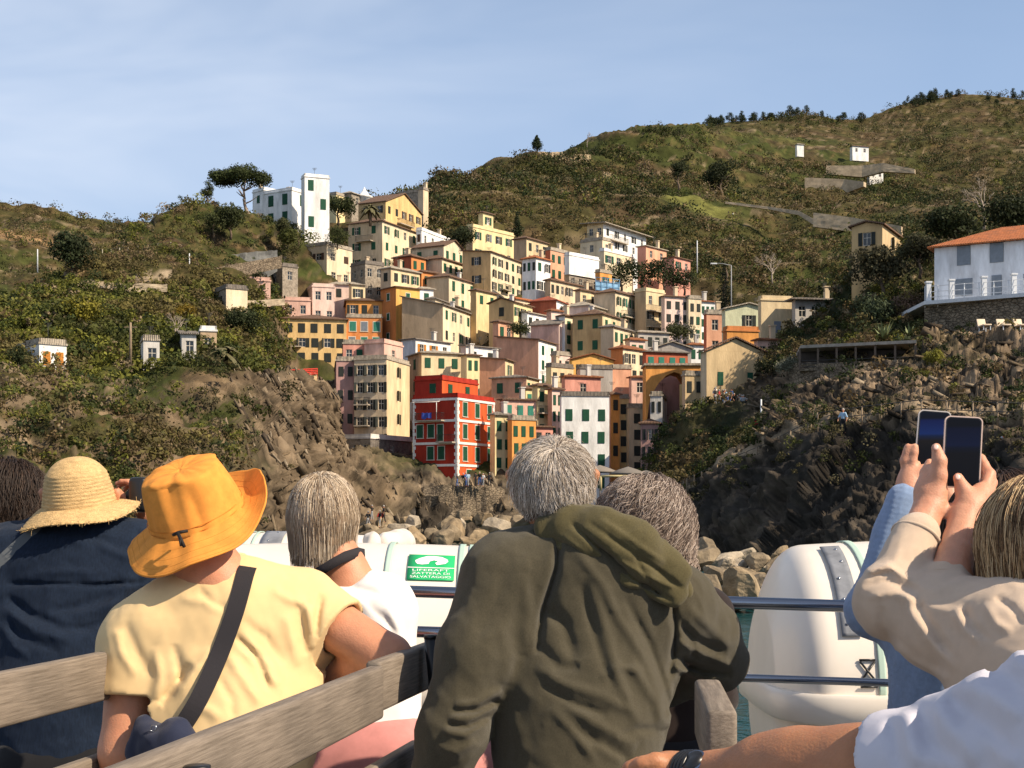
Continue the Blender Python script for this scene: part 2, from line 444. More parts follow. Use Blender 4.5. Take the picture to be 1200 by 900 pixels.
# ---- headland on the right
def disp_head(V, PX, PY, LV):
    x, y, z = V[..., 0], V[..., 1], V[..., 2]
    s = z*.8+x*.35
    h = fbm(x*.06, y*.06, z*.06, 4)*3.0+fbm(x*.4, y*.4, z*.4, 4)*.8
    strata = fbm(x*.10, y*.10, s*.9, 5, True)*1.3+fbm(x*.7, y*.7, z*.9, 5, True)*.55
    RK['h'] = crag(x, y, z, (.93, .1, -.30), 3.2, .85, 1.0, 13); RK['d'] = crag(x, y, z, (.78, .1, .55), 4.2, 1.5, 1.1, 17)
    up = sstep(.85, 1.1, LV)*sstep(870, 920, PX)*np.where(PX < 1082, sstep(2.15, 1.9, LV), sstep(2.75, 2.5, LV)); lo = sstep(1.0, .8, LV)
    return h+strata*.6*sstep(3.3, 2.6, LV)+(RK['h'][0]-.85)*1.1*up+(RK['d'][0]-.9)*1.3*lo
def tint_head(V, PX, PY, LV, N, h):
    x, y, z = V[..., 0], V[..., 1], V[..., 2]
    n1 = fbm(x*.05, y*.05, z*.08, 4); n2 = fbm(x*.2+5, y*.2, z*.45, 4); n3 = fbm(x*.8, y*.8, z*1.4, 3)
    rock = lerp3((.045, .036, .027), (.19, .14, .092), sstep(-.2, .3, n2+n3*.7))
    rock = rock*(.55+.95*np.where(LV > .95, RK['h'][1], RK['d'][1])[..., None])
    rock = lerp3(rock, (.035, .032, .028), sstep(1.02, .85, LV)*.75)  # shade of the lower cliff painted into the rock
    veg = lerp3(DKGREEN, OLIVE, sstep(-.2, .3, n1))
    k = np.clip(sstep(2.5, 3.2, LV)+sstep(.05, .25, n1)*.5*sstep(.95, 1.2, LV), 0, 1)
    k = np.maximum(k, sstep(905, 860, PX)*sstep(1.0, 1.3, LV)*.9)
    c = lerp3(rock, veg, k)
    c = lerp3(c, (.30, .23, .15), (np.abs(LV-1.02) < .035)*.8)
    c = lerp3(c, (.29, .21, .13), sstep(.12, .35, n3)*sstep(950, 1010, PX)*sstep(1.0, 1.2, LV)*.65)
    return c*(.85+.4*(n3[..., None]+.3))
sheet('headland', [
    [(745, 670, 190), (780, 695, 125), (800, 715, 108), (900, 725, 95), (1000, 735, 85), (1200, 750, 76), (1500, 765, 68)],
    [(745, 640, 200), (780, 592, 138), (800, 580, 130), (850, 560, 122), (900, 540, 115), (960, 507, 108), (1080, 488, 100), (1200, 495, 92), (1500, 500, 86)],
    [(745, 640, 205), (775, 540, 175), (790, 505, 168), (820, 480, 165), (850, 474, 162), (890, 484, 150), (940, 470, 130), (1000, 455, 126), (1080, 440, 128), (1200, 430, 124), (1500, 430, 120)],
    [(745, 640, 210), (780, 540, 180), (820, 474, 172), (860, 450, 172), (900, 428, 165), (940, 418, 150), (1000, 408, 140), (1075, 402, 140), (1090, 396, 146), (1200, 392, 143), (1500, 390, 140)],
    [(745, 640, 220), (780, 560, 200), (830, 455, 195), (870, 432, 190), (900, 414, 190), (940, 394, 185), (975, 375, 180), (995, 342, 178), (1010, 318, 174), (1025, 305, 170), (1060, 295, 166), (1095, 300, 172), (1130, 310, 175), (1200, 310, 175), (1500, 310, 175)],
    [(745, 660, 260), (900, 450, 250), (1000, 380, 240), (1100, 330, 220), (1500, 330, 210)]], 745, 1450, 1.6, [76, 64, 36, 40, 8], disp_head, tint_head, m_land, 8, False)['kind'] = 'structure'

# ---- water
def water():
    V, fs = [], []
    mb = MB()
    # near patch finely subdivided, far skirt coarse
    xs = np.linspace(-45, 45, 180); ys = np.linspace(2, 120, 240)
    X, Y = np.meshgrid(xs, ys); Z = fbm(X*.5, Y*.35, X*0, 3)*.16+fbm(X*1.7, Y*1.4, X*0+4, 3)*.05
    edge = np.minimum(np.minimum((X+45)/6, (45-X)/6), np.minimum((Y-2)/6, (120-Y)/6)); Z *= np.clip(edge, 0, 1)
    Vv = np.stack([X, Y, Z], -1).reshape(-1, 3)
    idx = np.arange(X.size).reshape(X.shape)
    Q = np.stack([idx[:-1, :-1], idx[:-1, 1:], idx[1:, 1:], idx[1:, :-1]], -1).reshape(-1, 4)
    b = len(Vv)
    ext = np.array([(-45, 2, 0), (45, 2, 0), (45, 120, 0), (-45, 120, 0), (-6000, -3000, 0), (6000, -3000, 0), (6000, 6000, 0), (-6000, 6000, 0)], float)
    Vv = np.concatenate([Vv, ext])
    Q = np.concatenate([Q, np.array([(b+4, b+5, b+1, b), (b+5, b+6, b+2, b+1), (b+6, b+7, b+3, b+2), (b+7, b+4, b, b+3)])])
    me = np_mesh('water', Vv, Q, True)
    m = bpy.data.materials.new('sea_water'); m.use_nodes = True
    nt = m.node_tree; p = nt.nodes['Principled BSDF']
    p.inputs['Base Color'].default_value = (.008, .050, .055, 1); p.inputs['Roughness'].default_value = .12
    p.inputs['IOR'].default_value = 1.33; p.inputs['Specular IOR Level'].default_value = .5
    tc = nd(nt, 'ShaderNodeTexCoord'); n = nd(nt, 'ShaderNodeTexNoise'); n.inputs['Scale'].default_value = 2.2; n.inputs['Detail'].default_value = 5
    nt.links.new(tc.outputs['Object'], n.inputs['Vector'])
    bp = nd(nt, 'ShaderNodeBump'); bp.inputs['Strength'].default_value = .5; bp.inputs['Distance'].default_value = .25
    nt.links.new(n.outputs['Fac'], bp.inputs['Height']); nt.links.new(bp.outputs[0], p.inputs['Normal'])
    link('water', me, m)['kind'] = 'structure'
water()

# ---- world, sun, camera
def world():
    w = bpy.data.worlds.new('World'); SC.world = w; w.use_nodes = True
    nt = w.node_tree; bg = nt.nodes['Background']
    sky = nd(nt, 'ShaderNodeTexSky', sky_type='NISHITA', sun_disc=False)
    sky.sun_elevation = SUN_EL; sky.sun_rotation = SUN_AZ
    sky.air_density = 1.0; sky.dust_density = 1.2; sky.ozone_density = 1.5; sky.altitude = 50
    # thin high cloud, brighter towards the left of the view
    tc = nd(nt, 'ShaderNodeTexCoord'); sep = nd(nt, 'ShaderNodeSeparateXYZ'); nt.links.new(tc.outputs['Generated'], sep.inputs[0])
    mp = nd(nt, 'ShaderNodeMapping'); mp.inputs['Scale'].default_value = (1.6, 1.0, 5.5); mp.inputs['Rotation'].default_value = (0, .25, .3)
    nt.links.new(tc.outputs['Generated'], mp.inputs['Vector'])
    n = nd(nt, 'ShaderNodeTexNoise'); n.inputs['Scale'].default_value = 1.9; n.inputs['Detail'].default_value = 4; n.inputs['Roughness'].default_value = .5
    n.inputs['Distortion'].default_value = .5
    nt.links.new(mp.outputs[0], n.inputs['Vector'])
    r = nd(nt, 'ShaderNodeMapRange'); r.inputs['From Min'].default_value = .30; r.inputs['From Max'].default_value = .80
    r.inputs['To Min'].default_value = 0; r.inputs['To Max'].default_value = 1
    nt.links.new(n.outputs['Fac'], r.inputs['Value'])
    rx = nd(nt, 'ShaderNodeMapRange'); rx.inputs['From Min'].default_value = .28; rx.inputs['From Max'].default_value = -.34
    rx.inputs['To Min'].default_value = .06; rx.inputs['To Max'].default_value = .85
    nt.links.new(sep.outputs['X'], rx.inputs['Value'])
    mu = nd(nt, 'ShaderNodeMath', operation='MULTIPLY'); nt.links.new(r.outputs[0], mu.inputs[0]); nt.links.new(rx.outputs[0], mu.inputs[1])
    mx = nd(nt, 'ShaderNodeMix', data_type='RGBA'); nt.links.new(mu.outputs[0], mx.inputs['Factor'])
    hz = nd(nt, 'ShaderNodeMix', data_type='RGBA'); hzr = nd(nt, 'ShaderNodeMapRange'); hzr.interpolation_type = 'SMOOTHSTEP'; hzr.inputs['From Min'].default_value = .62; hzr.inputs['From Max'].default_value = .22; hzr.inputs['To Max'].default_value = .46; nt.links.new(sep.outputs['Z'], hzr.inputs['Value']); nt.links.new(hzr.outputs[0], hz.inputs['Factor']); hz.inputs['B'].default_value = (4.6, 6.4, 9.6, 1)
    nt.links.new(sky.outputs[0], hz.inputs['A']); nt.links.new(hz.outputs['Result'], mx.inputs['A']); mx.inputs['B'].default_value = (8.2, 8.7, 9.6, 1)
    nt.links.new(mx.outputs['Result'], bg.inputs['Color'])
    bg.inputs['Strength'].default_value = .085
    l = bpy.data.lights.new('sun', 'SUN'); l.energy = 5.0; l.angle = math.radians(.5); l.color = (1, .85, .66)
    o = bpy.data.objects.new('sun', l); COL.objects.link(o)
    o.rotation_euler = (-SUNV).to_track_quat('-Z', 'Y').to_euler()
    o.location = (60, -40, 80)
    cam = bpy.data.cameras.new('camera'); cam.lens = 50; cam.sensor_width = 36; cam.sensor_fit = 'HORIZONTAL'
    cam.shift_y = .125; cam.clip_end = 9000; cam.clip_start = .05
    c = bpy.data.objects.new('camera', cam); COL.objects.link(c)
    c.location = (0, 0, ZC); c.rotation_euler = (math.pi/2, 0, 0)
    SC.camera = c
    SC.view_settings.view_transform = 'Standard'; SC.view_settings.look = 'None'
    SC.view_settings.exposure = .42; SC.view_settings.gamma = 1
    SC.cycles.use_denoising = True
    SC.cycles.max_bounces = 5; SC.cycles.diffuse_bounces = 2; SC.cycles.glossy_bounces = 3; SC.cycles.transparent_max_bounces = 8
    SC.render.film_transparent = False
world()
# ================================================================ houses
WC = dict(white=(.80, .79, .76), cream=(.68, .54, .33), pale=(.72, .60, .41), yellow=(.68, .46, .20), lemon=(.70, .57, .31), ochre=(.57, .385, .185), sand=(.58, .43, .24),
          tan=(.62, .49, .33), brown=(.50, .365, .23), orange=(.68, .31, .085), dkorange=(.60, .23, .075), amber=(.76, .43, .12), red=(.40, .035, .018),
          rust=(.44, .12, .06), salmon=(.66, .35, .22), pink=(.68, .43, .34), rose=(.62, .29, .22), mauve=(.42, .25, .22), blush=(.72, .54, .46),
          grey=(.40, .37, .33), stone=(.27, .23, .18), dkstone=(.15, .13, .11), palegreen=(.60, .62, .42), greywhite=(.60, .57, .52), shadewhite=(.66, .68, .72))
RC = dict(terra=(.30, .115, .05), brown=(.17, .10, .065), grey=(.22, .19, .16), orange=(.45, .15, .055), pale=(.42, .36, .28), red=(.36, .09, .05))
SHC = dict(g=(.015, .085, .045), t=(.04, .22, .16), b=(.08, .045, .03), k=(.03, .035, .03), w=(.6, .6, .58), s=(.20, .23, .27), o=(.5, .2, .03))
def wallmat(c):
    return mat('wall_'+c, WC[c], .9, var=.26, scale=.75, dirt=(WC[c][0]*.52, WC[c][1]*.47, WC[c][2]*.44), dirt_amt=.5, bump=.3, bscale=6, detail=6, stretch=(1, 1, .28)) if c not in ('stone', 'dkstone') else \
        mat('wall_'+c, WC[c], .95, var=.5, scale=2.2, dirt=tuple(v*1.6 for v in WC[c]), dirt_amt=.5, bump=.8, bscale=4, detail=6)
def roofmat(c):
    if 'roof_'+c in MATS: return MATS['roof_'+c]
    m = mat('roof_'+c, RC[c], .9, var=.35, scale=2.5, dirt=(.12, .10, .08), dirt_amt=.5, detail=6)
    nt = m.node_tree; tc = nd(nt, 'ShaderNodeTexCoord'); w = nd(nt, 'ShaderNodeTexWave'); w.inputs['Scale'].default_value = 1.6; w.inputs['Distortion'].default_value = .6
    nt.links.new(tc.outputs['Object'], w.inputs['Vector'])
    bp = nd(nt, 'ShaderNodeBump'); bp.inputs['Strength'].default_value = .8; bp.inputs['Distance'].default_value = .12
    nt.links.new(w.outputs['Fac'], bp.inputs['Height']); nt.links.new(bp.outputs[0], nt.nodes['Principled BSDF'].inputs['Normal'])
    return m
m_glass = mat('window_glass', (.018, .022, .026), .12, spec=.6)
m_trim = mat('window_trim', (.62, .57, .48), .8, var=.1)
m_iron = mat('wrought_iron', (.05, .05, .05), .6, metal=.3)
m_slab = mat('balcony_slab', (.42, .36, .28), .9, var=.2, scale=2)
HM = {}
def hmesh(key, fn):
    if key not in HM: HM[key] = fn()
    return HM[key]
def win_mesh(w, h, near, trim=True):
    def f():
        mb = MB()
        t = .10
        if trim:
            mb.box((0, -.02, h/2+t/2), (w+2*t, .06, t)); mb.box((0, -.04, -h/2-t/2), (w+2*t+.1, .14, t))
            mb.box((-w/2-t/2, -.02, 0), (t, .06, h)); mb.box((w/2+t/2, -.02, 0), (t, .06, h))
        nf = len(mb.f)
        # sash bars
        for x in (-w/2+.04, 0, w/2-.04): mb.box((x, .12, 0), (.06, .05, h))
        for z in (-h/2+.04, h*.1, h/2-.04): mb.box((0, .118, z), (w, .045, .06))
        n2 = len(mb.f)
        mb.box((0, .16, 0), (w, .03, h))
        me = mb.mesh('window'); me.materials.append(m_trim); me.materials.append(m_glass)
        me.polygons.foreach_set('material_index', [0]*n2+[1]*(len(mb.f)-n2))
        return me
    return hmesh(('w', round(w, 2), round(h, 2), trim), f)
def shut_mesh(w, h, kind, side):
    """one leaf of a pair of louvred shutters: open (folded back on the wall), closed, or half open"""
    def leaf(mb, x0, ang, sgn):
        M = Matrix.Rotation(ang, 3, 'Z'); c = Vector((x0, -.045, 0)); lw = w/2
        def bx(lx, z, sx, sz, y=0, sy=.04): mb.box(c+M @ Vector((sgn*lx, y, 0))+Vector((0, 0, z)), (sx, sy, sz), M)
        bx(lw/2, 0, lw-.02, h, .0, .03)
        n = max(3, int(h/.14))
        for i in range(n): bx(lw/2, -h/2+(i+.5)*h/n, lw-.1, h/n*.45, -.025, .03)
    def f():
        mb = MB()
        if kind == 'closed': leaf(mb, side*(w/2-.01), 0, -side)
        elif kind == 'half' and side < 0: leaf(mb, -w/2-.03, math.radians(55), -1)
        else: leaf(mb, side*(w/2+.03), 0, side)
        return mb.mesh('shutter')
    return hmesh(('s', round(w, 2), round(h, 2), kind, side), f)
def balc_mesh(w):
    def f():
        mb = MB(); d = .95
        mb.box((0, -d/2, -.08), (w, d, .16))
        n0 = len(mb.f)
        mb.box((0, -d+.03, .95), (w, .05, .05))
        for x in (-w/2+.025, w/2-.025): mb.box((x, -d/2-.01, .95), (.05, d-.08, .05))
        k = max(4, int(w/.16))
        for i in range(k+1): mb.box((-w/2+.03+(w-.06)*i/k, -d+.03, .46), (.025, .025, .93))
        for s in (-1, 1):
            for j in range(4): mb.box((s*(w/2-.025), -d+.2+j*.2, .46), (.025, .025, .93))
        me = mb.mesh('balcony'); me.materials.append(m_slab); me.materials.append(m_iron)
        me.polygons.foreach_set('material_index', [0]*n0+[1]*(len(mb.f)-n0)); return me
    return hmesh(('b', round(w, 1)), f)

class Face:
    """one wall plane: origin at its left end (seen from outside), x to the right, z up, y inward"""
    def __init__(s, o, ang, L, zb, zt): s.o = Vector(o); s.ang = ang; s.L = L; s.zb = zb; s.zt = zt; s.R = Matrix.Rotation(ang, 3, 'Z')
    def pt(s, x, z, y=0): return s.o+s.R @ Vector((x, y, 0))+Vector((0, 0, z))
def wall_faces(mb, f, wins, mi, mis):
    xs = sorted({0, f.L}|{w[0]-w[2]/2 for w in wins}|{w[0]+w[2]/2 for w in wins})
    zs = sorted({f.zb, f.zt}|{w[1]-w[3]/2 for w in wins}|{w[1]+w[3]/2 for w in wins})
    for i in range(len(xs)-1):
        for j in range(len(zs)-1):
            cx = (xs[i]+xs[i+1])/2; cz = (zs[j]+zs[j+1])/2
            if any(abs(cx-w[0]) < w[2]/2 and abs(cz-w[1]) < w[3]/2 for w in wins): continue
            mb.add([f.pt(xs[i], zs[j]), f.pt(xs[i+1], zs[j]), f.pt(xs[i+1], zs[j+1]), f.pt(xs[i], zs[j+1])], [(0, 1, 2, 3)]); mis.append(mi)
    for w in wins:
        x0, x1, z0, z1 = w[0]-w[2]/2, w[0]+w[2]/2, w[1]-w[3]/2, w[1]+w[3]/2
        a = [f.pt(x0, z0), f.pt(x1, z0), f.pt(x1, z1), f.pt(x0, z1)]; b = [f.pt(x0, z0, .2), f.pt(x1, z0, .2), f.pt(x1, z1, .2), f.pt(x0, z1, .2)]
        mb.add(a+b, [(0, 1, 5, 4), (1, 2, 6, 5), (2, 3, 7, 6), (3, 0, 4, 7)]); mis += [mi]*4
HOUSES = {}
def block(root, xl, xc, xr, yt, yb, th=58, wall='cream', wall2=None, roof='hip', rc='brown', wl=(0, 0), wr=(0, 0), sh='g', d=None, ext=7.0, depth=9.0,
          bl=(), br=(), ww=.95, wh=1.5, skip=.0, mode=None, over=.35, top=1.5, trim=False, zgap=None, pitch=.2, chim=None, wlx=(), wrx=()):  # wall often holds the shaded side's tone, wall2 the sunlit front's
    D = town_d(yb) if d is None else d
    t = math.radians(th); c, s = math.cos(t), math.sin(t)
    cx = (xc-600)/F*D
    tr = (xr-600)/F; tl = (xl-600)/F
    L1 = (tr*D-cx)/(c-tr*s) if xr > xc+.5 else depth
    L2 = (cx-tl*D)/(s+tl*c) if xl < xc-.5 else depth
    L1 = max(1.2, min(L1, 40)); L2 = max(1.2, min(L2, 40))
    zt = ZC-(yt-HZ)/F*D; z0 = ZC-(yb-HZ)/F*D; zb = z0-ext
    C = Vector((cx, D, 0)); u = Vector((c, s, 0)); v = Vector((-s, c, 0))
    fr = Face(C, t, L1, zb, zt)                                   # right-hand face
    fl = Face(C+v*L2, t-math.pi/2, L2, zb, zt)                    # left-hand face
    rng = random.Random(int(xl*131+yt*17+xr))
    mb = MB(); mis = []
    allw = []
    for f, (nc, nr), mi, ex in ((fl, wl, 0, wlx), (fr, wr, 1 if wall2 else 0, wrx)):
        wins = []
        if ex:
            for (fx, zz, w_, h_) in ex: wins.append((f.L*fx, zt-zz, w_, h_, 0, int(fx*100)))
        elif nc and nr:
            H = zt-z0; gap = zgap or max(2.3, min(3.4, (H-.3)/nr)) ; w_ = min(ww, f.L/nc*.55)
            for j in range(nr):
                z = zt-top-j*gap
                if z-wh/2 < zb+.1: break
                for i in range(nc):
                    if rng.random() < skip: continue
                    x = f.L*(i+.5)/nc+rng.uniform(-.08, .08)
                    h_ = min(wh, gap*.62); wins.append((x, z, w_, h_, j, i))
        wall_faces(mb, f, wins, mi, mis); allw.append((f, wins))
    A, B, E, G = C, C+u*L1, C+u*L1+v*L2, C+v*L2
    def q(a, b): mb.add([a+Vector((0, 0, zb)), b+Vector((0, 0, zb)), b+Vector((0, 0, zt)), a+Vector((0, 0, zt))], [(0, 1, 2, 3)]); mis.append(0)
    q(B, E); q(E, G)
    mb.add([p+Vector((0, 0, zt)) for p in (A, B, E, G)], [(0, 1, 2, 3)]); mis.append(0)
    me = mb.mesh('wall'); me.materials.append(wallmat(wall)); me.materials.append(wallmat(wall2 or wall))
    me.polygons.foreach_set('material_index', mis)
    wo = link('wall', me, None, root)
    # ---- roof
    rb = MB(); o = over; Z = lambda p, z: Vector((p.x, p.y, z))
    def cor(o): return [A-u*o-v*o, B+u*o-v*o, E+u*o+v*o, G-u*o+v*o]
    th_ = .16
    if roof == 'flat':
        k = cor(.12); rb.prism([Z(p, zt+.003) for p in k], (0, 0, .22))
        k2 = cor(.0); w = .18
        for a, b, ww_ in ((0, 1, u), (1, 2, v), (2, 3, -u), (3, 0, -v)):
            n_ = Vector((-ww_.y, ww_.x, 0)); p0, p1 = k2[a], k2[b]
            rb.prism([Z(p0, zt+.225), Z(p1, zt+.225), Z(p1+n_*w, zt+.225), Z(p0+n_*w, zt+.225)], (0, 0, .45))
        rm = roofmat('pale') if rc == 'brown' else (wallmat(rc[1:]) if rc[0] == '=' else roofmat(rc))
    else:
        k = cor(o); z1 = zt-.05
        def slab(poly): rb.prism(poly, (0, 0, th_))
        if roof in ('hip', 'gu', 'gv'):
            span = min(L1, L2)+2*o
            if roof == 'hip':
                hgt = span*.5*pitch*2
                if L1 >= L2: r0 = (k[0]+k[3])/2+u*span/2; r1 = (k[1]+k[2])/2-u*span/2
                else: r0 = (k[0]+k[1])/2+v*span/2; r1 = (k[2]+k[3])/2-v*span/2
                r0 = Z(r0, z1+hgt); r1 = Z(r1, z1+hgt)
                K = [Z(p, z1) for p in k]
                if L1 >= L2: fcs = [[K[0], K[1], r1, r0], [K[1], K[2], r1], [K[2], K[3], r0, r1], [K[3], K[0], r0]]
                else: fcs = [[K[0], K[1], r0], [K[1], K[2], r1, r0], [K[2], K[3], r1], [K[3], K[0], r0, r1]]
                for p in fcs: rb.prism(p, (0, 0, th_))
            else:
                if roof == 'gu': sp = L2; r0 = (k[0]+k[3])/2; r1 = (k[1]+k[2])/2
                else: sp = L1; r0 = (k[0]+k[1])/2; r1 = (k[3]+k[2])/2
                hgt = (sp/2+o)*pitch*2; r0 = Z(r0, z1+hgt); r1 = Z(r1, z1+hgt); K = [Z(p, z1) for p in k]
                if roof == 'gu': fcs = [[K[0], K[1], r1, r0], [K[2], K[3], r0, r1]]
                else: fcs = [[K[1], K[2], r1, r0], [K[3], K[0], r0, r1]]
                for p in fcs: rb.prism(p, (0, 0, th_))
                # gable triangles belong to the wall
                g = MB(); hh = hgt*(sp/2)/(sp/2+o)
                if roof == 'gu': tris = [(A, G, (A+G)/2), (B, E, (B+E)/2)]
                else: tris = [(A, B, (A+B)/2), (G, E, (G+E)/2)]
                for a, b, m_ in tris: g.add([Z(a, zt-.02), Z(b, zt-.02), Z(m_, zt+hh-.02)], [(0, 1, 2)])
                g.build('gable', wallmat(wall2 if (wall2 and roof == 'gv') else wall), root)
        elif roof == 'shed':
            hgt = L2*pitch*2; rb.prism([Z(k[0], z1), Z(k[1], z1), Z(k[2], z1+hgt), Z(k[3], z1+hgt)], (0, 0, th_))
            g = MB()
            for a, b in ((A, G), (B, E)): g.add([Z(a, zt-.02), Z(b, zt-.02), Z(b, zt+hgt-.1)], [(0, 1, 2)])
            g.add([Z(G, zt-.02), Z(E, zt-.02), Z(E, zt+hgt-.1), Z(G, zt+hgt-.1)], [(0, 1, 2, 3)])
            g.build('gable', wallmat(wall), root)
        rm = roofmat(rc)
    ro = rb.build('roof', rm, root)
    n_ch = chim if chim is not None else (1 if rng.random() < .55 else 0)
    for i in range(n_ch):
        cp = C+u*L1*rng.uniform(.25, .75)+v*L2*rng.uniform(.2, .6)
        cm = MB(); zc_ = zt+.2; cm.box((cp.x, cp.y, zc_+.7), (.6, .6, 1.6), Matrix.Rotation(t, 3, 'Z')); cm.box((cp.x, cp.y, zc_+1.58), (.8, .8, .14), Matrix.Rotation(t, 3, 'Z'))
        link('chimney', cm.mesh('chimney'), wallmat('tan' if rng.random() < .6 else 'greywhite'), ro)
    if rng.random() < .5:
        ap = C+u*L1*rng.uniform(.3, .7)+v*L2*rng.uniform(.2, .5); am = MB(); h_ = rng.uniform(1.4, 2.6); q0 = Vector((ap.x, ap.y, zt+.1)); am.tube([q0, q0+Vector((0, 0, h_))], .035, 4)
        for k in range(4): am.tube([q0+Vector((-.45+.06*k, 0, h_-.12*k)), q0+Vector((.45-.06*k, 0, h_-.12*k))], .025, 4)
        link('antenna', am.mesh('antenna'), m_iron, ro)
    # ---- windows
    for f, wins in allw:
        for (x, z, w_, h_, j, i) in wins:
            wn = link('window', win_mesh(w_, h_, False, trim), None, root, False)
            wn.location = f.pt(x, z)-root.location; wn.rotation_euler = (0, 0, f.ang)
            if sh != 'n':
                kind = mode or rng.choices(['open', 'closed', 'half', 'none'], [.38, .38, .1, .14])[0]
                if not wlx and kind == 'open' and w_*2.1 > f.L/max(1, len({q[5] for q in wins})): kind = 'closed'
                if kind != 'none':
                    col_ = sh if len(sh) == 1 else rng.choice(sh)
                    if col_ == 'n': continue
                    for sd in (-1, 1): link('shutter', shut_mesh(w_, h_, kind, sd), mat('shutter_'+col_, SHC[col_], .7, var=.15, scale=2), wn, False)
    for f, bs in ((fl, bl), (fr, br)):
        for (fx, zz, bw) in bs:
            bo = link('balcony', balc_mesh(bw), None, root, False)
            bo.location = f.pt(f.L*fx, zt-zz)-root.location; bo.rotation_euler = (0, 0, f.ang)
    return dict(fl=fl, fr=fr, zt=zt, z0=z0, L1=L1, L2=L2, C=C, u=u, v=v, D=D, th=t)
def house(label, cat, *blocks, name='house', group=None):
    b = blocks[0]; D = b.get('d') or town_d(b['yb'])
    root = thing(name, Pz(b['xc'], ZC-(b['yb']-HZ)/F*D, D), label, cat, group)
    info = [block(root, **q) for q in blocks]
    return root, info
def B(xl, xc, xr, yt, yb, wall='cream', wl=(0, 0), wr=(0, 0), th=58, **k):
    return dict(xl=xl, xc=xc, xr=xr, yt=yt, yb=yb, wall=wall, wl=wl, wr=wr, th=th, **k)

TB = 'house'
# ---- top of the village
vl, vinfo = house('white cubic villa with green shutters on the ridge beside the umbrella pine', 'villa',
      B(309, 342, 366, 223, 270, 'white', (2, 2), (1, 1), 58, roof='flat', rc='=white', d=272, mode='closed', ww=1.3, wh=2.2, chim=1),
      B(353, 357, 386, 207, 279, 'white', (0, 0), (2, 3), 22, roof='flat', rc='=white', d=266, mode='closed', ww=1.1, wh=2.0, skip=.35, chim=0),
      B(296, 309, 324, 223, 262, 'white', (1, 1), (0, 0), 45, roof='flat', rc='=white', d=277, mode='closed'), name='villa')
house('pale yellow flat house just right of the white ridge villa', TB, B(385, 394, 408, 228, 262, 'lemon', (1, 1), (2, 1), 60, d=310, roof='flat'))
house('low grey stone house under the small white spire on the skyline', TB, B(397, 412, 425, 226, 262, 'stone', (1, 1), (1, 1), 60, d=312, roof='hip', rc='pale', chim=0))
house('broad ochre yellow house with balconies behind the tall cream block at the top', TB,
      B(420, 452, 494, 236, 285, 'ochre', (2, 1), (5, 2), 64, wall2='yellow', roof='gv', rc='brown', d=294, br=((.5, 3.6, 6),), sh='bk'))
house('ruined brown castle wall with a corner tower on the skyline', 'castle',
      B(468, 490, 500, 225, 275, 'stone', (1, 1), (0, 0), 60, roof='flat', rc='=stone', d=316, sh='n'),
      B(490, 496, 502, 222, 262, 'tan', (0, 0), (0, 0), 60, roof='flat', rc='=stone', d=312), name='castle')
house('tall cream house with green shutters, its shaded side facing the sea, below the ochre one', TB,
      B(408, 448, 490, 259, 318, 'tan', (2, 3), (4, 3), 64, wall2='pale', roof='hip', d=277, bl=((.5, 3.6, 3.6),)))  # beige left wall: weak raking light put into the cream's tone
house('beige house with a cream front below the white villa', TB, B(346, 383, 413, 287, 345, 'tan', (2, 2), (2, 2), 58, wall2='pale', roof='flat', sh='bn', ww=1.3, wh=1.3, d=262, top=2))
house('long low white house with brown gaps right of the tall cream house', TB, B(488, 494, 537, 270, 300, 'white', (1, 1), (5, 1), 66, roof='flat', rc='=white', d=285, sh='bn'))
house('pale yellow villa with a rooftop turret at the foot of the hill', 'villa',
      B(546, 554, 602, 266, 308, 'brown', (0, 0), (4, 2), 50, wall2='lemon', roof='flat', rc='=lemon', d=280, br=((.6, 5.4, 2.2),), sh='gks'),  # brown left wall carries the shade of the lemon house
      B(562, 566, 578, 249, 266, 'lemon', (0, 0), (1, 1), 50, roof='hip', d=283), name='villa')
house('cream house with a brown shaded side right of the turreted villa', TB, B(602, 617, 642, 279, 325, 'brown', (0, 0), (3, 3), 55, wall2='cream', d=273, sh='kg', br=((.55, 3, 3), (.55, 6, 3))))  # side wall browned to stand for its shade
house('coral pink house with green shutters left of the white sheeted building', TB, B(640, 645, 666, 293, 330, 'rust', (0, 0), (3, 2), 52, wall2='salmon', d=272, roof='flat', mode='closed'))
house('building with a white sheet across its top and open balconies below', 'apartment building',
      B(664, 667, 702, 320, 345, 'brown', (0, 0), (4, 2), 45, roof='flat', d=268, sh='n', br=((.5, 2.4, 9), (.5, 4.6, 9)), wall2='stone'),
      B(664, 667, 702, 299, 320, 'white', (0, 0), (0, 0), 45, roof='flat', rc='=white', d=267.6, ext=0.2))
house('small orange flat house beside the blue scaffold sheet', TB, B(699, 703, 717, 319, 340, 'orange', (0, 0), (1, 1), 45, roof='flat', d=268))
house('white terraced hotel with long verandas alone on the slope', 'hotel',
      B(680, 706, 716, 281, 313, 'pale', (1, 1), (1, 2), 50, roof='flat', rc='pale', d=292, sh='n'),
      B(688, 707, 757, 262, 300, 'cream', (2, 2), (5, 3), 55, wall2='white', roof='shed', rc='pale', d=296, sh='kn', pitch=.05, over=1.2, bl=((.5, 2.8, 4), (.5, 5.6, 4)), br=((.3, 3, 7),)),
      B(703, 708, 742, 294, 320, 'pale', (0, 0), (3, 1), 50, roof='flat', rc='=white', d=284, sh='gn', ww=1.4), name='hotel')
house('pink house right of the white hotel on the slope', TB, B(747, 757, 781, 288, 316, 'rose', (0, 0), (2, 2), 50, wall2='salmon', d=290, rc='pale', roof='hip', pitch=.1, sh='n'))  # darker rose left wall holds its shade
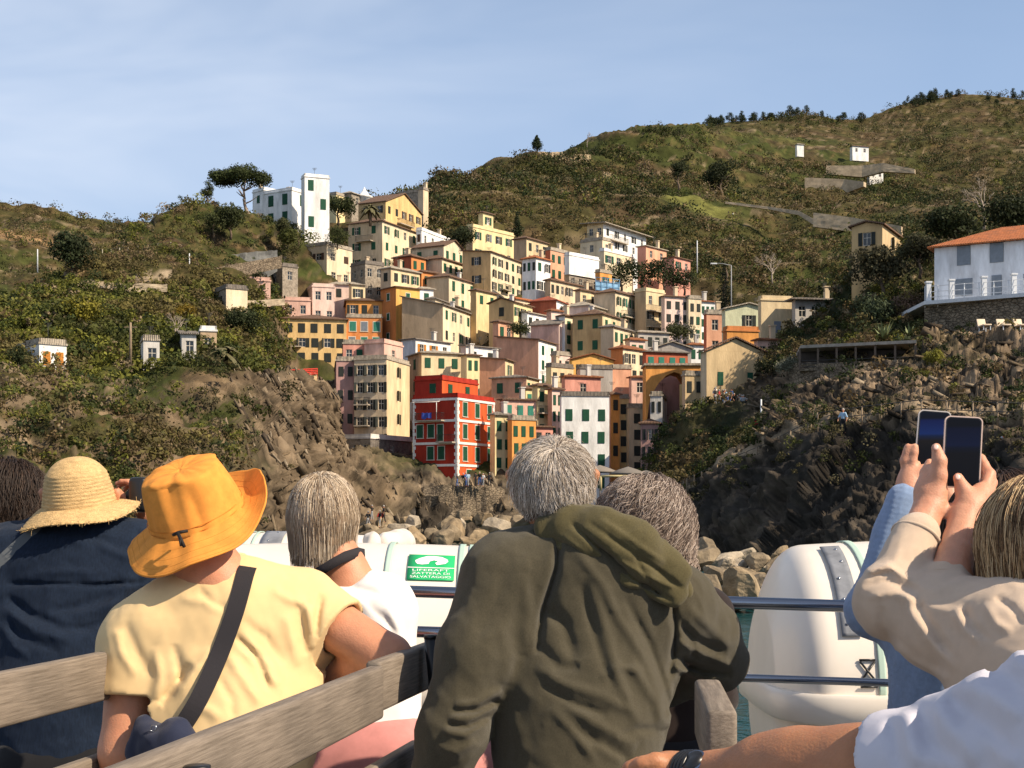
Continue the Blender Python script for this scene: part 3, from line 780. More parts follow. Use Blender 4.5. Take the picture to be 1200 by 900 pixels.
house('darker red pink house with dark eaves, last on the right of the hotel row', TB, B(777, 790, 809, 301, 326, 'rose', (0, 0), (2, 2), 50, d=285, rc='brown', roof='hip', pitch=.1, sh='gn', br=((.5, 4.2, 5),)))
# ---- second tier
house('ochre sided house with a long cream front below the turreted villa', TB,
      B(542, 575, 612, 295, 352, 'ochre', (1, 2), (5, 4), 64, wall2='pale', d=262, roof='shed', pitch=.06, br=((.42, 6.3, 3),), sh='gk'))
house('small white house with an orange roof in the row under the brown shaded house', TB, B(612, 628, 645, 302, 352, 'white', (3, 2), (2, 2), 52, rc='orange', d=258, roof='hip', sh='kg'))
house('long brown shaded row with a cream upper floor below the coral pink house', TB, B(640, 645, 684, 328, 365, 'brown', (0, 0), (7, 2), 52, wall2='tan', d=256, roof='hip', rc='brown', sh='kn'))
house('two tier cream house with beige side and green shutters above the long cream terrace', TB,
      B(482, 520, 544, 288, 330, 'tan', (2, 1), (3, 2), 62, wall2='pale', d=268, roof='gv', rc='brown', mode='closed'),
      B(486, 518, 551, 303, 335, 'tan', (1, 0), (5, 1), 62, wall2='pale', d=265, roof='hip', mode='closed'))
house('cream house with tan side just below the two tier cream house', TB, B(500, 526, 558, 324, 366, 'tan', (0, 0), (3, 2), 62, wall2='pale', d=256, roof='hip', mode='closed', wh=1.8))
house('dark red house with brown roof beneath the tall cream house', TB, B(461, 482, 499, 300, 345, 'rust', (1, 1), (2, 2), 55, wall2='dkorange', d=262, roof='hip', mode='closed'))
house('small bright orange red house with green shutters, right of the dark red one', TB, B(492, 494, 517, 318, 350, 'dkorange', (0, 0), (2, 1), 45, d=258, roof='hip', mode='closed'))
house('grey stone house with bare windows left of the dark red house', TB, B(411, 428, 450, 309, 352, 'stone', (2, 2), (2, 2), 40, d=256, roof='flat', rc='grey', sh='n'))
house('beige house with a lean-to roof between the grey stone and dark red houses', TB, B(446, 458, 492, 314, 356, 'tan', (1, 2), (3, 2), 50, wall2='cream', d=252, roof='hip', rc='pale', sh='gk'))
house('pale pink house left of the cream topped one, above the yellow tenement', TB, B(360, 366, 392, 336, 385, 'blush', (0, 0), (2, 2), 18, d=250, roof='flat', sh='n', rc='=blush'))
house('pale lilac house with a sloping cream side, above the orange terrace', TB, B(386, 388, 424, 333, 378, 'blush', (0, 0), (2, 1), 14, d=253, roof='hip', rc='pale', sh='kg'))
house('lowest salmon pink house at the left end of the pink pair', TB, B(326, 330, 364, 352, 385, 'pink', (0, 0), (2, 1), 12, d=246, roof='flat', rc='=pink', sh='n'))
house('small cream hut with a grey tower face among the left terraces', 'hut', B(251, 265, 290, 338, 378, 'stone', (1, 2), (1, 0), 30, wall2='pale', d=205, roof='flat', rc='grey', sh='k', ext=2, chim=0), name='hut')
house('tiny pink hut beside the wall above the left terraces', 'hut', B(290, 292, 317, 329, 344, 'pink', (0, 0), (1, 1), 15, d=228, roof='flat', rc='=pink', sh='n', ext=2, chim=0), name='hut')
# ---- orange and yellow front
house('tall amber orange house with round white rimmed windows', TB, B(446, 464, 492, 336, 408, 'dkorange', (1, 3), (1, 4), 38, wall2='amber', d=243, roof='hip', rc='brown', pitch=.1, mode='closed', ww=.8, wh=1.2, trim=True))  # left wall darkened for shade, amber tone for the sunlit right
house('orange house with white framed windows left of the tall amber one', TB, B(404, 406, 448, 372, 410, 'dkorange', (0, 0), (3, 2), 8, wall2='dkorange', d=242, roof='flat', rc='pale', sh='ts', mode='closed', ww=1.1, wh=1.7, chim=0, trim=True),
      B(404, 406, 448, 352, 372, 'orange', (0, 0), (3, 1), 8, d=245.5, ext=.5, roof='hip', rc='brown', pitch=.12, sh='k'))
house('wide yellow tenement with dark shutters and left balconies on the cliff top', 'tenement', B(329, 331, 406, 373, 444, 'yellow', (0, 0), (5, 4), 10, d=235, sh='k', ext=3, roof='hip', rc='brown', pitch=.12,
      br=((.12, 4.6, 3.6), (.12, 7.4, 3.6)), ww=1.15, wh=1.7), name='tenement')
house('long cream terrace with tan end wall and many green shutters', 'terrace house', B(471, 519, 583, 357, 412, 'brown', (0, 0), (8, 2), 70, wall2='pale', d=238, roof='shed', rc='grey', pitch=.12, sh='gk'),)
house('low white house with a blue shaded side below the amber house', TB, B(470, 487, 528, 397, 428, 'shadewhite', (0, 0), (3, 1), 50, wall2='white', d=226, roof='hip', rc='grey', pitch=.08, sh='o'))  # left wall's bluish shade is mixed into the white
house('mauve tower house at the left of the beige one above the stone terrace', TB, B(392, 394, 416, 423, 540, 'mauve', (0, 0), (2, 4), 8, d=205, roof='flat', rc='pale', mode='closed', sh='k', ww=.85, wh=1.4, ext=3),
      B(401, 402, 428, 403, 423, 'rose', (0, 0), (2, 1), 8, d=208, roof='flat', rc='pale', ext=.5, sh='kg'))
house('tall beige tower house with a bright cream edge between mauve and red houses', TB, B(415, 453, 480, 421, 525, 'tan', (3, 5), (1, 3), 74, wall2='cream', d=203, roof='flat', rc='pale', sh='k', ww=.9, wh=1.5, bl=((.28, 6.4, 2.2), (.28, 9.4, 2.2)), ext=3, mode='half'),
      B(427, 450, 472, 402, 421, 'pink', (0, 0), (1, 1), 66, wall2='pink', d=206, roof='flat', rc='=pink', ext=.5, sh='n'))
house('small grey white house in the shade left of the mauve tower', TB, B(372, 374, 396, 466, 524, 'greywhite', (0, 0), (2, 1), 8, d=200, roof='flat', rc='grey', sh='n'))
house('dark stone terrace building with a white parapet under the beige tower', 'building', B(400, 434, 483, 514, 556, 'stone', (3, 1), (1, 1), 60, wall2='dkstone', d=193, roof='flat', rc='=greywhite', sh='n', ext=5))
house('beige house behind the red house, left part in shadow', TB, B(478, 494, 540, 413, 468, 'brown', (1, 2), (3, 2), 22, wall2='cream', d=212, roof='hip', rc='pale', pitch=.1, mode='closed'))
house('narrow yellow house squeezed between the beige and salmon houses', TB, B(540, 547, 562, 416, 462, 'cream', (0, 0), (2, 2), 30, wall2='lemon', d=210, roof='hip', pitch=.1, mode='closed'))
house('tall plain salmon house directly behind the red house', TB, B(560, 592, 602, 421, 466, 'salmon', (0, 0), (1, 1), 72, wall2='cream', d=214, roof='shed', pitch=.05))
house('lower salmon house with one green window and a cream front', TB, B(576, 617, 632, 442, 490, 'salmon', (2, 1), (3, 2), 68, wall2='cream', d=208, roof='hip', rc='grey', pitch=.1, mode='closed'))
house('large plain salmon house with a white front and terrace planters', TB, B(582, 631, 652, 398, 452, 'salmon', (0, 0), (2, 3), 66, wall2='white', d=224, roof='shed', rc='brown', pitch=.06, mode='closed', br=((.5, 6.5, 2.5),), wh=1.9))
house('plain pink gable house above the large salmon house', TB, B(622, 655, 667, 380, 432, 'pink', (0, 0), (1, 3), 66, wall2='blush', d=232, roof='gv', rc='grey', mode='closed'))
house('ochre gable house in the middle of the village', TB, B(573, 602, 624, 354, 398, 'ochre', (1, 1), (3, 2), 62, wall2='lemon', d=240, roof='gu', pitch=.16, sh='gk'))
house('small salmon house left of the ochre gable house', TB, B(580, 584, 600, 377, 406, 'salmon', (0, 0), (2, 1), 50, d=234, roof='hip'))
house('low house with white rendered roof edge in the village centre', TB, B(612, 618, 648, 366, 400, 'white', (0, 0), (4, 1), 55, d=241, roof='shed', rc='pale', pitch=.08, sh='k'))
house('low coral house with long red roof in the village centre', TB, B(622, 652, 664, 352, 388, 'rust', (0, 0), (1, 2), 68, wall2='white', d=246, roof='hip', rc='red', sh='k'))
house('slim white cream house left of the ochre house', TB, B(655, 662, 680, 370, 422, 'white', (0, 0), (2, 3), 50, wall2='pale', d=233, roof='hip', mode='closed'))
house('low cream house with pink upper wall above the ochre house', TB, B(660, 690, 722, 358, 392, 'blush', (0, 0), (4, 1), 60, wall2='pale', d=245, roof='hip', rc='pale', sh='k'))
house('grey tan sided house with cream front and green shutters', TB, B(696, 721, 750, 342, 398, 'tan', (0, 0), (4, 3), 56, wall2='pale', d=250, roof='hip', mode='half', br=((.5, 4, 5),), sh='gt'))
house('cream house with stacked balconies left of the tall pink block', TB, B(744, 757, 779, 341, 396, 'brown', (0, 0), (2, 3), 44, wall2='cream', d=252, roof='flat', rc='=cream', br=((.4, 3.4, 4), (.4, 6.2, 4), (.4, 9, 4)), sh='k'))  # shaded left side coloured brown against the cream front
house('tall pale pink block, leftmost of the right hand tower row', 'apartment building', B(777, 779, 808, 347, 405, 'blush', (0, 0), (3, 4), 24, d=249, roof='hip', rc='brown', pitch=.12, mode='closed', sh='k', ww=.9, wh=1.4, wall2='blush'))
house('tall cream pink block, middle of the right hand tower row', 'apartment building', B(806, 807, 822, 350, 410, 'pale', (0, 0), (2, 4), 24, d=250, roof='flat', rc='pale', mode='closed', sh='gk', ww=.9, wh=1.4))
house('tall white cream block with a terracotta edge, right end of the tower row', 'apartment building', B(820, 821, 838, 353, 415, 'white', (0, 0), (3, 5), 24, d=252, roof='hip', rc='terra', pitch=.12, mode='closed', ww=.8, wh=1.3))
# ---- lower middle
house('ochre sided house with cream front right of the slim white house', TB, B(671, 706, 733, 368, 420, 'ochre', (2, 2), (3, 2), 62, wall2='cream', d=229, roof='hip', rc='brown', mode='closed'),
      B(704, 719, 743, 383, 420, 'tan', (0, 0), (4, 1), 60, wall2='pale', d=224, roof='hip', rc='grey', mode='closed'))
house('grey mauve house with a low roof right of the ochre sided house', TB, B(743, 748, 784, 389, 420, 'grey', (0, 0), (4, 1), 20, d=228, roof='hip', rc='pale', pitch=.14, sh='k'))
house('grey gable house facing the sea below the tower row', TB, B(763, 766, 810, 408, 432, 'grey', (0, 0), (3, 1), 8, d=222, roof='gv', rc='pale', pitch=.16, sh='n'))
house('small white house with green shutters at the foot of the tower row', TB, B(806, 808, 826, 404, 430, 'white', (0, 0), (2, 1), 15, d=230, roof='hip', rc='terra', mode='closed'))
house('bright yellow house with a rust red roof in the lower middle', TB, B(667, 670, 719, 421, 446, 'amber', (0, 0), (3, 1), 14, d=216, roof='gv', rc='terra', pitch=.13, chim=0, sh='k'))
house('cream house with dark balconies right of the bright yellow house', TB, B(716, 730, 756, 408, 448, 'dkorange', (0, 0), (3, 2), 46, wall2='pale', d=218, roof='hip', rc='terra', br=((.5, 5.6, 7),), sh='k'))
house('rust red house with green awning above the orange arch', TB, B(753, 757, 806, 412, 436, 'rust', (0, 0), (4, 1), 18, d=214, roof='hip', rc='grey', pitch=.1, sh='t', mode='closed'))
house('plain grey pink house behind the coral roofed one', TB, B(676, 680, 718, 432, 462, 'pink', (0, 0), (0, 0), 14, wall2='grey', d=209, roof='flat', rc='grey'))
house('coral red house behind the white green-shuttered one', TB, B(658, 662, 704, 441, 474, 'rose', (0, 0), (1, 1), 20, wall2='rose', d=205, roof='hip', rc='terra', pitch=.12, sh='n', top=1.7))
house('narrow pink house left of the lilac pink one above the shaded alley', TB, B(714, 717, 740, 432, 482, 'salmon', (0, 0), (0, 0), 14, d=211, roof='flat', rc='pale'))
house('lilac pink house with terracotta rim above the shaded alley', TB, B(737, 740, 760, 442, 490, 'pink', (0, 0), (1, 1), 14, d=209, roof='hip', rc='terra', pitch=.12, sh='n'))
house('white house with five green shutters by the harbour inlet', TB, B(656, 658, 714, 464, 552, 'white', (0, 0), (3, 4), 8, d=196, roof='flat', rc='grey', mode='closed', skip=.25, ww=1, wh=1.6, top=2.6, zgap=3.1, depth=7))
house('narrow orange house with salmon corner right of the white harbour house', TB, B(712, 716, 726, 462, 545, 'salmon', (0, 0), (1, 3), 30, wall2='orange', d=200, roof='hip', sh='k', mode='closed'))
house('narrow golden yellow house in the alley behind the harbour', TB, B(723, 725, 737, 467, 545, 'yellow', (0, 0), (1, 4), 12, d=203, roof='flat', sh='k', mode='closed', wh=1.9))
house('brown house in the alley behind the harbour', TB, B(735, 737, 756, 478, 552, 'tan', (0, 0), (1, 4), 12, d=202, roof='flat', sh='k', mode='closed', wh=1.9))
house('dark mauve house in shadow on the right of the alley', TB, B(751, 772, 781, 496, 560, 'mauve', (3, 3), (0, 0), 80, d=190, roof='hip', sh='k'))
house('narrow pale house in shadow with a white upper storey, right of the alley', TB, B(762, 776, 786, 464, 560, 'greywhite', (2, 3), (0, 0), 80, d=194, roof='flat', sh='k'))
# ---- houses between the red house and the white harbour house
house('narrow pale yellow house attached to the right of the red house', TB, B(578, 580, 600, 486, 575, 'lemon', (0, 0), (2, 4), 34, d=192, roof='hip', mode='closed', ww=.85, wh=1.4, ext=3, rc='grey'))
house('orange house right of the narrow pale yellow one on the quay', TB, B(598, 600, 628, 492, 576, 'orange', (0, 0), (3, 4), 30, wall2='orange', d=191, roof='flat', mode='closed', ww=.9, wh=1.7, ext=3))
house('pinkish house with turquoise shutters above the orange quay house', TB, B(586, 590, 628, 468, 500, 'pink', (0, 0), (3, 1), 26, d=198, roof='hip', rc='brown', pitch=.1, sh='t'))
house('cream yellow house with two balconies left of the coral striped one', TB, B(628, 630, 649, 452, 520, 'lemon', (0, 0), (2, 4), 40, d=200, roof='hip', br=((.5, 3.8, 3), (.5, 9.6, 3)), mode='closed'))
house('slim coral and white house left of the white harbour house', TB, B(645, 647, 659, 456, 530, 'salmon', (0, 0), (2, 5), 30, wall2='blush', d=199, roof='hip', sh='g', ww=.7))
house('low red pink house half hidden behind the grey haired man', TB, B(624, 626, 648, 500, 545, 'rose', (0, 0), (2, 2), 28, d=194, roof='shed', pitch=.08, sh='k'))
# ---- small fillers between the bigger houses
house('attic row with small dormers on top of the long cream terrace', 'terrace house', B(500, 510, 582, 350, 366, 'tan', (0, 0), (9, 1), 70, wall2='pale', d=244, roof='hip', rc='grey', sh='k', ext=1))
house('low white house tucked above the narrow yellow house', TB, B(540, 546, 584, 405, 424, 'blush', (0, 0), (2, 1), 40, wall2='white', d=217, roof='shed', rc='grey', pitch=.06, sh='k'))
house('tiny white house right of the tall amber house', TB, B(489, 492, 508, 338, 358, 'white', (0, 0), (1, 1), 30, d=250, roof='hip', rc='pale', mode='closed'))
house('cream house with a cluttered terrace above the coral roofed one', TB, B(640, 646, 672, 430, 470, 'lemon', (0, 0), (3, 2), 40, wall2='cream', d=212, roof='flat', rc='grey', sh='gk', br=((.5, 3.2, 3),)))
house('stone shed with a dark opening left of the beige house with cream front', 'shed', B(314, 331, 349, 312, 336, 'stone', (1, 1), (1, 1), 40, d=247, roof='flat', rc='grey', sh='n', chim=0), name='shed')
house('small cream house between the lilac and grey stone houses', TB, B(409, 412, 428, 333, 356, 'cream', (0, 0), (1, 1), 30, d=250, roof='shed', pitch=.1, rc='pale', sh='k'))
house('narrow pink house left of the slim white cream house', TB, B(642, 646, 660, 364, 400, 'pink', (0, 0), (1, 2), 40, wall2='blush', d=238, roof='hip', rc='terra', sh='k'))
house('narrow cream house in front of the brown shaded row', TB, B(676, 680, 700, 340, 372, 'tan', (0, 0), (2, 2), 46, wall2='cream', d=252, roof='hip', rc='brown', sh='gk', br=((.5, 3.2, 2.4),)))
house('small golden house under the two tier cream house', TB, B(552, 558, 582, 340, 366, 'ochre', (0, 0), (2, 1), 55, wall2='lemon', d=249, roof='hip', rc='brown', mode='closed'))
house('low orange tiled house right of the ochre gable house', TB, B(600, 604, 630, 350, 378, 'salmon', (0, 0), (3, 1), 50, wall2='pale', d=246, roof='hip', rc='orange', sh='k'))
house('slim yellow house between the lower salmon house and the cream yellow one', TB, B(612, 616, 634, 455, 500, 'yellow', (0, 0), (2, 3), 40, wall2='lemon', d=203, roof='hip', rc='brown', sh='gt'))
house('small peach house above the coral and white slim house', TB, B(648, 652, 668, 416, 452, 'salmon', (0, 0), (2, 2), 40, wall2='blush', d=219, roof='flat', rc='pale', sh='k'))
house('peach house with white upper wall left of the grey mauve house', TB, B(735, 738, 756, 398, 424, 'blush', (0, 0), (2, 1), 30, d=225, roof='hip', rc='terra', mode='closed'))
house('ochre house slice right of the orange arch below the tan gable', TB, B(800, 803, 824, 440, 480, 'brown', (0, 0), (2, 1), 14, wall2='sand', d=188, roof='flat', rc='brown', sh='k', chim=0))
# ---- right side
house('large plain tan yellow gable house above the crowded ramp', TB, B(821, 828, 895, 411, 478, 'tan', (0, 0), (2, 1), 12, wall2='sand', d=160, roof='gv', rc='brown', pitch=.21, depth=8, mode='closed', ext=6, skip=0, top=3.1, chim=0, ww=.7))
house('pale green house with one long sloping roof line', TB, B(846, 850, 905, 362, 398, 'palegreen', (0, 0), (1, 1), 12, d=190, roof='gv', rc='pale', pitch=.12, sh='k', chim=0))
house('cream flat roofed house with one grey shutter, right of the pale green house', TB, B(889, 892, 929, 352, 396, 'cream', (0, 0), (1, 1), 10, d=184, roof='flat', rc='=cream', sh='s', top=3.4, mode='closed'))
house('grey white house with a columned veranda on the headland', TB, B(928, 932, 993, 351, 374, 'grey', (0, 0), (4, 1), 10, d=182, roof='hip', rc='grey', pitch=.1, sh='w', over=.8))
house('low bright orange house between tan and cream houses', TB, B(847, 852, 889, 388, 412, 'dkorange', (0, 0), (0, 0), 12, wall2='orange', d=176, roof='flat', rc='=dkorange', chim=0))
house('low pale salmon house right of the low orange one', TB, B(884, 888, 914, 398, 425, 'pink', (0, 0), (2, 1), 12, d=172, roof='hip', rc='terra', pitch=.12, sh='n'))
house('rust brown house slice behind the tan gable roof', TB, B(826, 828, 848, 368, 420, 'rust', (0, 0), (1, 2), 12, wall2='salmon', d=200, roof='flat', rc='brown', sh='n'))
house('yellow house alone on the right hill with a flat roof extension', TB, B(998, 1034, 1057, 263, 318, 'ochre', (1, 1), (1, 2), 62, wall2='sand', d=160, roof='gu', rc='brown', pitch=.12, sh='k', chim=0))
house('white house with an orange tiled roof and grey shutters on the right headland', 'house',
      B(1095, 1095, 1330, 291, 357, 'shadewhite', (0, 0), (6, 2), -30, d=145, roof='hip', rc='orange', pitch=.2, sh='s', mode='closed', ext=.3, depth=11, over=.6, chim=0,  # facade white dulled bluish for the shade it stands in
        wrx=((.155, 1.0, 1.35, 1.95), (.325, 1.0, 1.35, 1.95), (.155, 4.2, 1.7, 1.7), (.325, 4.3, 1.0, 2.1), (.5, 1.0, 1.35, 1.95), (.5, 4.2, 1.5, 1.7), (.7, 1.0, 1.35, 1.95), (.7, 4.3, 1.0, 2.1), (.87, 1.0, 1.35, 1.95))))
# ---- far left and far hill
house('small white house alone among the far left terraces', TB, B(18, 46, 78, 403, 434, 'white', (1, 1), (2, 1), 40, d=152, roof='flat', rc='pale', sh='bo', ext=2, mode='closed', chim=0))
house('white shed beside the tall pole on the left terraces', 'shed', B(165, 168, 187, 399, 415, 'greywhite', (0, 0), (1, 1), 20, d=158, roof='flat', rc='pale', sh='n', ext=2, chim=0), name='shed')
house('low grey shed right of the white shed on the left terraces', 'shed', B(210, 213, 230, 391, 406, 'greywhite', (0, 0), (1, 1), 15, d=164, roof='shed', pitch=.08, rc='grey', sh='n', ext=2, chim=0), name='shed')
house('open lean-to shed with a white roof above the palm on the left terraces', 'shed', B(232, 235, 254, 388, 402, 'brown', (0, 0), (1, 1), 15, d=170, roof='flat', rc='=white', sh='n', ext=2, chim=0), name='shed')
house('distant farmhouse with a brown roof high on the right hill', TB, B(996, 999, 1018, 171, 179, 'white', (0, 0), (2, 1), 15, d=560, roof='hip', rc='brown', sh='n', ext=3, chim=0))
house('distant white house between stone terrace walls on the right hill', TB, B(1016, 1019, 1035, 199, 209, 'white', (0, 0), (2, 1), 15, d=500, roof='flat', rc='pale', sh='n', ext=3, chim=0))
house('tiny distant white hut on the green band of the right hill', 'hut', B(932, 934, 942, 169, 174, 'white', (0, 0), (0, 0), 15, d=540, roof='hip', rc='pale', ext=3, chim=0), name='hut')
# ================================================================ red house and other built landmarks
def red_house():
    root, (m, up) = house('red house with white bands and quoins on the rock at the water edge', 'house',
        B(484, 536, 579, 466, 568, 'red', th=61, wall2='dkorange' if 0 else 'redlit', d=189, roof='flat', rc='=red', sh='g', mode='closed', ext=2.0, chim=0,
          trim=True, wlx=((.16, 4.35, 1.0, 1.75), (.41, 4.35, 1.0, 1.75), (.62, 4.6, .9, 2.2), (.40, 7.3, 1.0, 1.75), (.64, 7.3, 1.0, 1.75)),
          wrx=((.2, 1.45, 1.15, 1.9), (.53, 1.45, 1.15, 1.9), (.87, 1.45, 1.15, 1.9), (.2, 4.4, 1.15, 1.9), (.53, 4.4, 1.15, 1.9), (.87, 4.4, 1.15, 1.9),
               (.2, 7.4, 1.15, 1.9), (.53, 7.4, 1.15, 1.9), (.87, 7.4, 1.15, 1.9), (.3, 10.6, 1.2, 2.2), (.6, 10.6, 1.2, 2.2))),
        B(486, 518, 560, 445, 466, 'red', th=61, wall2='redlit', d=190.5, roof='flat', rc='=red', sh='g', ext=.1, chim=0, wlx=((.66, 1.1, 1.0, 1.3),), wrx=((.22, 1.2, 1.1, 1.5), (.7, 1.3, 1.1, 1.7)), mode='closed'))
    mw = mat('white_band', (.80, .76, .70), .85, var=.1, scale=3)
    for f in (m['fl'], m['fr']):
        R = Matrix.Rotation(f.ang, 3, 'Z')
        for zz in (3.0, 6.0, 8.95):
            b = MB(); b.box(f.pt(f.L/2, f.zt-zz, -.05), (f.L+.1, .1, .32), R); link('string_course', b.mesh('band'), mw, root)
        b = MB(); b.box(f.pt(f.L/2, f.zt-.12, -.06), (f.L+.12, .12, .35), R); link('cornice', b.mesh('band'), mw, root)
    for f, x in ((m['fl'], 0.0), (m['fl'], m['fl'].L), (m['fr'], m['fr'].L)):
        R = Matrix.Rotation(f.ang, 3, 'Z')
        q = MB(); n = 26; H = f.zt-f.zb-1.5
        for i in range(n):
            w = .46 if i % 2 else .28
            xx = x+(w/2 if x < .1 else -w/2)
            q.box(f.pt(xx, f.zt-.3-(i+.5)*H/n, -.03), (w, .10, H/n*.96), R)
            if x > .1 and f is m['fl']:
                g = m['fr']; q.box(g.pt(w/2, f.zt-.3-(i+.5)*H/n, -.03), (w, .10, H/n*.96), Matrix.Rotation(g.ang, 3, 'Z'))
        link('quoin_strip', q.mesh('quoin'), mw, root)
    # balcony of pale steel with an awning frame on the shaded side
    f = m['fl']; R = Matrix.Rotation(f.ang, 3, 'Z')
    for fx, zz, w in ((.42, 2.9, 4.2), (.78, 5.85, 2.6)):
        bo = link('balcony', balc_mesh(w), None, root, False); bo.location = f.pt(f.L*fx, f.zt-zz)-root.location; bo.rotation_euler = (0, 0, f.ang)
    fr = MB()
    for x in (.25, 4.3): fr.tube([f.pt(x, f.zt-2.9, -.9), f.pt(x, f.zt-.5, -.9), f.pt(x, f.zt-.35, 0)], .05, 6)
    fr.tube([f.pt(.2, f.zt-.5, -.9), f.pt(4.4, f.zt-.5, -.9)], .05, 6); fr.tube([f.pt(.2, f.zt-.45, -.45), f.pt(4.4, f.zt-.45, -.45)], .03, 6)
    link('awning_frame', fr.mesh('frame'), mw, root)
    c = MB(); pts = [f.pt(2.0+.22*i, f.zt-1.95+.06*math.sin(i*2.1), -1.02-.05*math.sin(i*1.7)) for i in range(8)]
    vs = []; fs = []
    for i, p in enumerate(pts):
        for off in (0, .05): vs += [p+R @ Vector((0, off, 0)), p+R @ Vector((0, off, -.75-.1*math.sin(i)))]
    for i in range(7):
        a = i*4; b = a+4; fs += [(a, b, b+1, a+1), (a+2, a+3, b+3, b+2), (a, a+2, b+2, b), (a+1, b+1, b+3, a+3)]
    c.add(vs, fs); o = c.build('laundry_cloth', mat('blue_cloth', (.06, .10, .42), .9, var=.3, scale=2))
    tag(o, 'blue and white cloth hung over the upper balcony of the red house', 'laundry')
WC['redlit'] = (.64, .105, .028)  # sunlit face of the red house, brightness put into the paint tone
red_house()

def tag2(o, *a): return tag(o, *a)
m_wallstone = mat('dry_stone', (.21, .165, .115), .95, var=.55, scale=1.6, dirt=(.34, .27, .18), dirt_amt=.6, bump=1.0, bscale=3, detail=7)
def _stones(m):
    nt = m.node_tree; b = nt.nodes['Principled BSDF']; tc = nd(nt, 'ShaderNodeTexCoord'); mp = nd(nt, 'ShaderNodeMapping'); mp.inputs['Scale'].default_value = (1.3, 1.3, 2.4)
    v = nd(nt, 'ShaderNodeTexVoronoi', feature='DISTANCE_TO_EDGE'); v.inputs['Scale'].default_value = 1.5
    nt.links.new(tc.outputs['Object'], mp.inputs[0]); nt.links.new(mp.outputs[0], v.inputs['Vector'])
    r = nd(nt, 'ShaderNodeMapRange'); r.inputs['From Max'].default_value = .12; nt.links.new(v.outputs['Distance'], r.inputs['Value'])
    bp = nd(nt, 'ShaderNodeBump'); bp.inputs['Strength'].default_value = 1; bp.inputs['Distance'].default_value = .15
    nt.links.new(r.outputs[0], bp.inputs['Height']); nt.links.new(b.inputs['Normal'].links[0].from_socket, bp.inputs['Normal']); nt.links.new(bp.outputs[0], b.inputs['Normal'])
_stones(m_wallstone)
m_pale = mat('pale_masonry', (.46, .36, .24), .95, var=.3, scale=.5, dirt=(.25, .2, .13), dirt_amt=.4)
def wall_strip(name, pts, hs, thick, m, label, cat, rough=.12, sub=10):
    """wall along pixel points (px, py_top, depth) with heights in metres; uneven top and face"""
    V = []; Q = []
    P3 = [P(*p) for p in pts]
    path = []
    for i in range(len(P3)-1):
        for k in range(sub):
            t = k/sub; path.append((P3[i].lerp(P3[i+1], t), hs[i]*(1-t)+hs[i+1]*t))
    path.append((P3[-1], hs[-1]))
    n = len(path); rows = 7
    for i, (p, h) in enumerate(path):
        d = (path[min(i+1, n-1)][0]-path[max(i-1, 0)][0]); d.z = 0; d.normalize(); nrm = Vector((d.y, -d.x, 0))
        for j in range(rows):
            q = p-Vector((0, 0, h*(1-j/(rows-1)))); r = rough*(fbm(q.x*.9+7, q.y*.9, q.z*1.4, 3))
            V.append(q+nrm*(float(r)*2)+Vector((0, 0, float(r) if j == rows-1 else 0)))
        for j in (rows-1, 0):
            q = p-Vector((0, 0, h*(1-j/(rows-1)))); V.append(q-nrm*thick)
    k = rows+2
    for i in range(n-1):
        for j in range(k):
            a, b = i*k+j, i*k+(j+1) % k
            Q.append((a, b, b+k, a+k))
    mb = MB(); mb.add(V, Q+[tuple(range(k)), tuple(range((n-1)*k+k-1, (n-1)*k-1, -1))])
    o = mb.build(name, m); tag(o, label, cat, kind='thing'); return o
wall_strip('retaining_wall', [(1083, 357, 140), (1110, 356, 138), (1330, 338, 124)], [3.2, 3.2, 3.4], 1.5, m_wallstone, 'brown stone retaining wall under the terrace of the white headland house', 'wall')
wall_strip('retaining_wall', [(925, 425, 140), (1000, 425, 130), (1058, 421, 128), (1072, 425, 134)], [6, 7.5, 6.5, 5], 2.5, m_wallstone, 'tall rough stone wall carrying the roofed terrace on the headland', 'wall', .25)
wall_strip('retaining_wall', [(953, 249, 362), (1000, 255, 358), (1056, 265, 352)], [3.6, 3.6, 2.4], 1.5, m_pale, 'long pale stone retaining wall across the right hill above the lone yellow house', 'wall', .04)
wall_strip('retaining_wall', [(850, 236, 372), (900, 242, 368), (936, 247, 364), (953, 256, 362)], [.6, .7, 1.1, 1.6], .8, m_pale, 'thin pale stone wall running left from the long retaining wall on the right hill', 'wall', .04)
wall_strip('terrace_wall', [(943, 208, 470), (990, 210, 466), (1012, 213, 462)], [4.6, 4.6, 1.5], 2, m_pale, 'lower pale terrace wall high on the right hill', 'wall', .04)
wall_strip('terrace_wall', [(968, 194, 500), (1010, 194, 497), (1035, 191, 494), (1072, 198, 490)], [3, 4, 3, 1.5], 2, m_pale, 'upper pale terrace wall beside the distant white house', 'wall', .04)
wall_strip('terrace_wall', [(236, 312, 238), (262, 300, 238), (290, 296, 240), (325, 293, 242)], [2.4, 4.5, 6.2, 3.6], 2, mat('grey_wall', (.16, .16, .15), .95, var=.4, scale=.8, bump=.6, bscale=3), 'dark grey retaining wall under the umbrella pine and white villa', 'wall', .2)
wall_strip('terrace_wall', [(105, 330, 203), (150, 326, 210), (210, 322, 218), (262, 312, 226), (330, 300, 236)], [1.6, 2.2, 2.2, 2.2, 2.0], 1.5, m_wallstone, 'long road wall climbing from the left terraces to the village', 'wall', .15)
wall_strip('terrace_wall', [(83, 331, 199), (130, 331, 201), (196, 333, 204)], [1.5, 1.4, 1.1], 1, mat('pale_stone', (.36, .29, .2), .95, var=.3, scale=1, bump=.6, bscale=3), 'pale low wall below the road on the left hill', 'wall', .15)
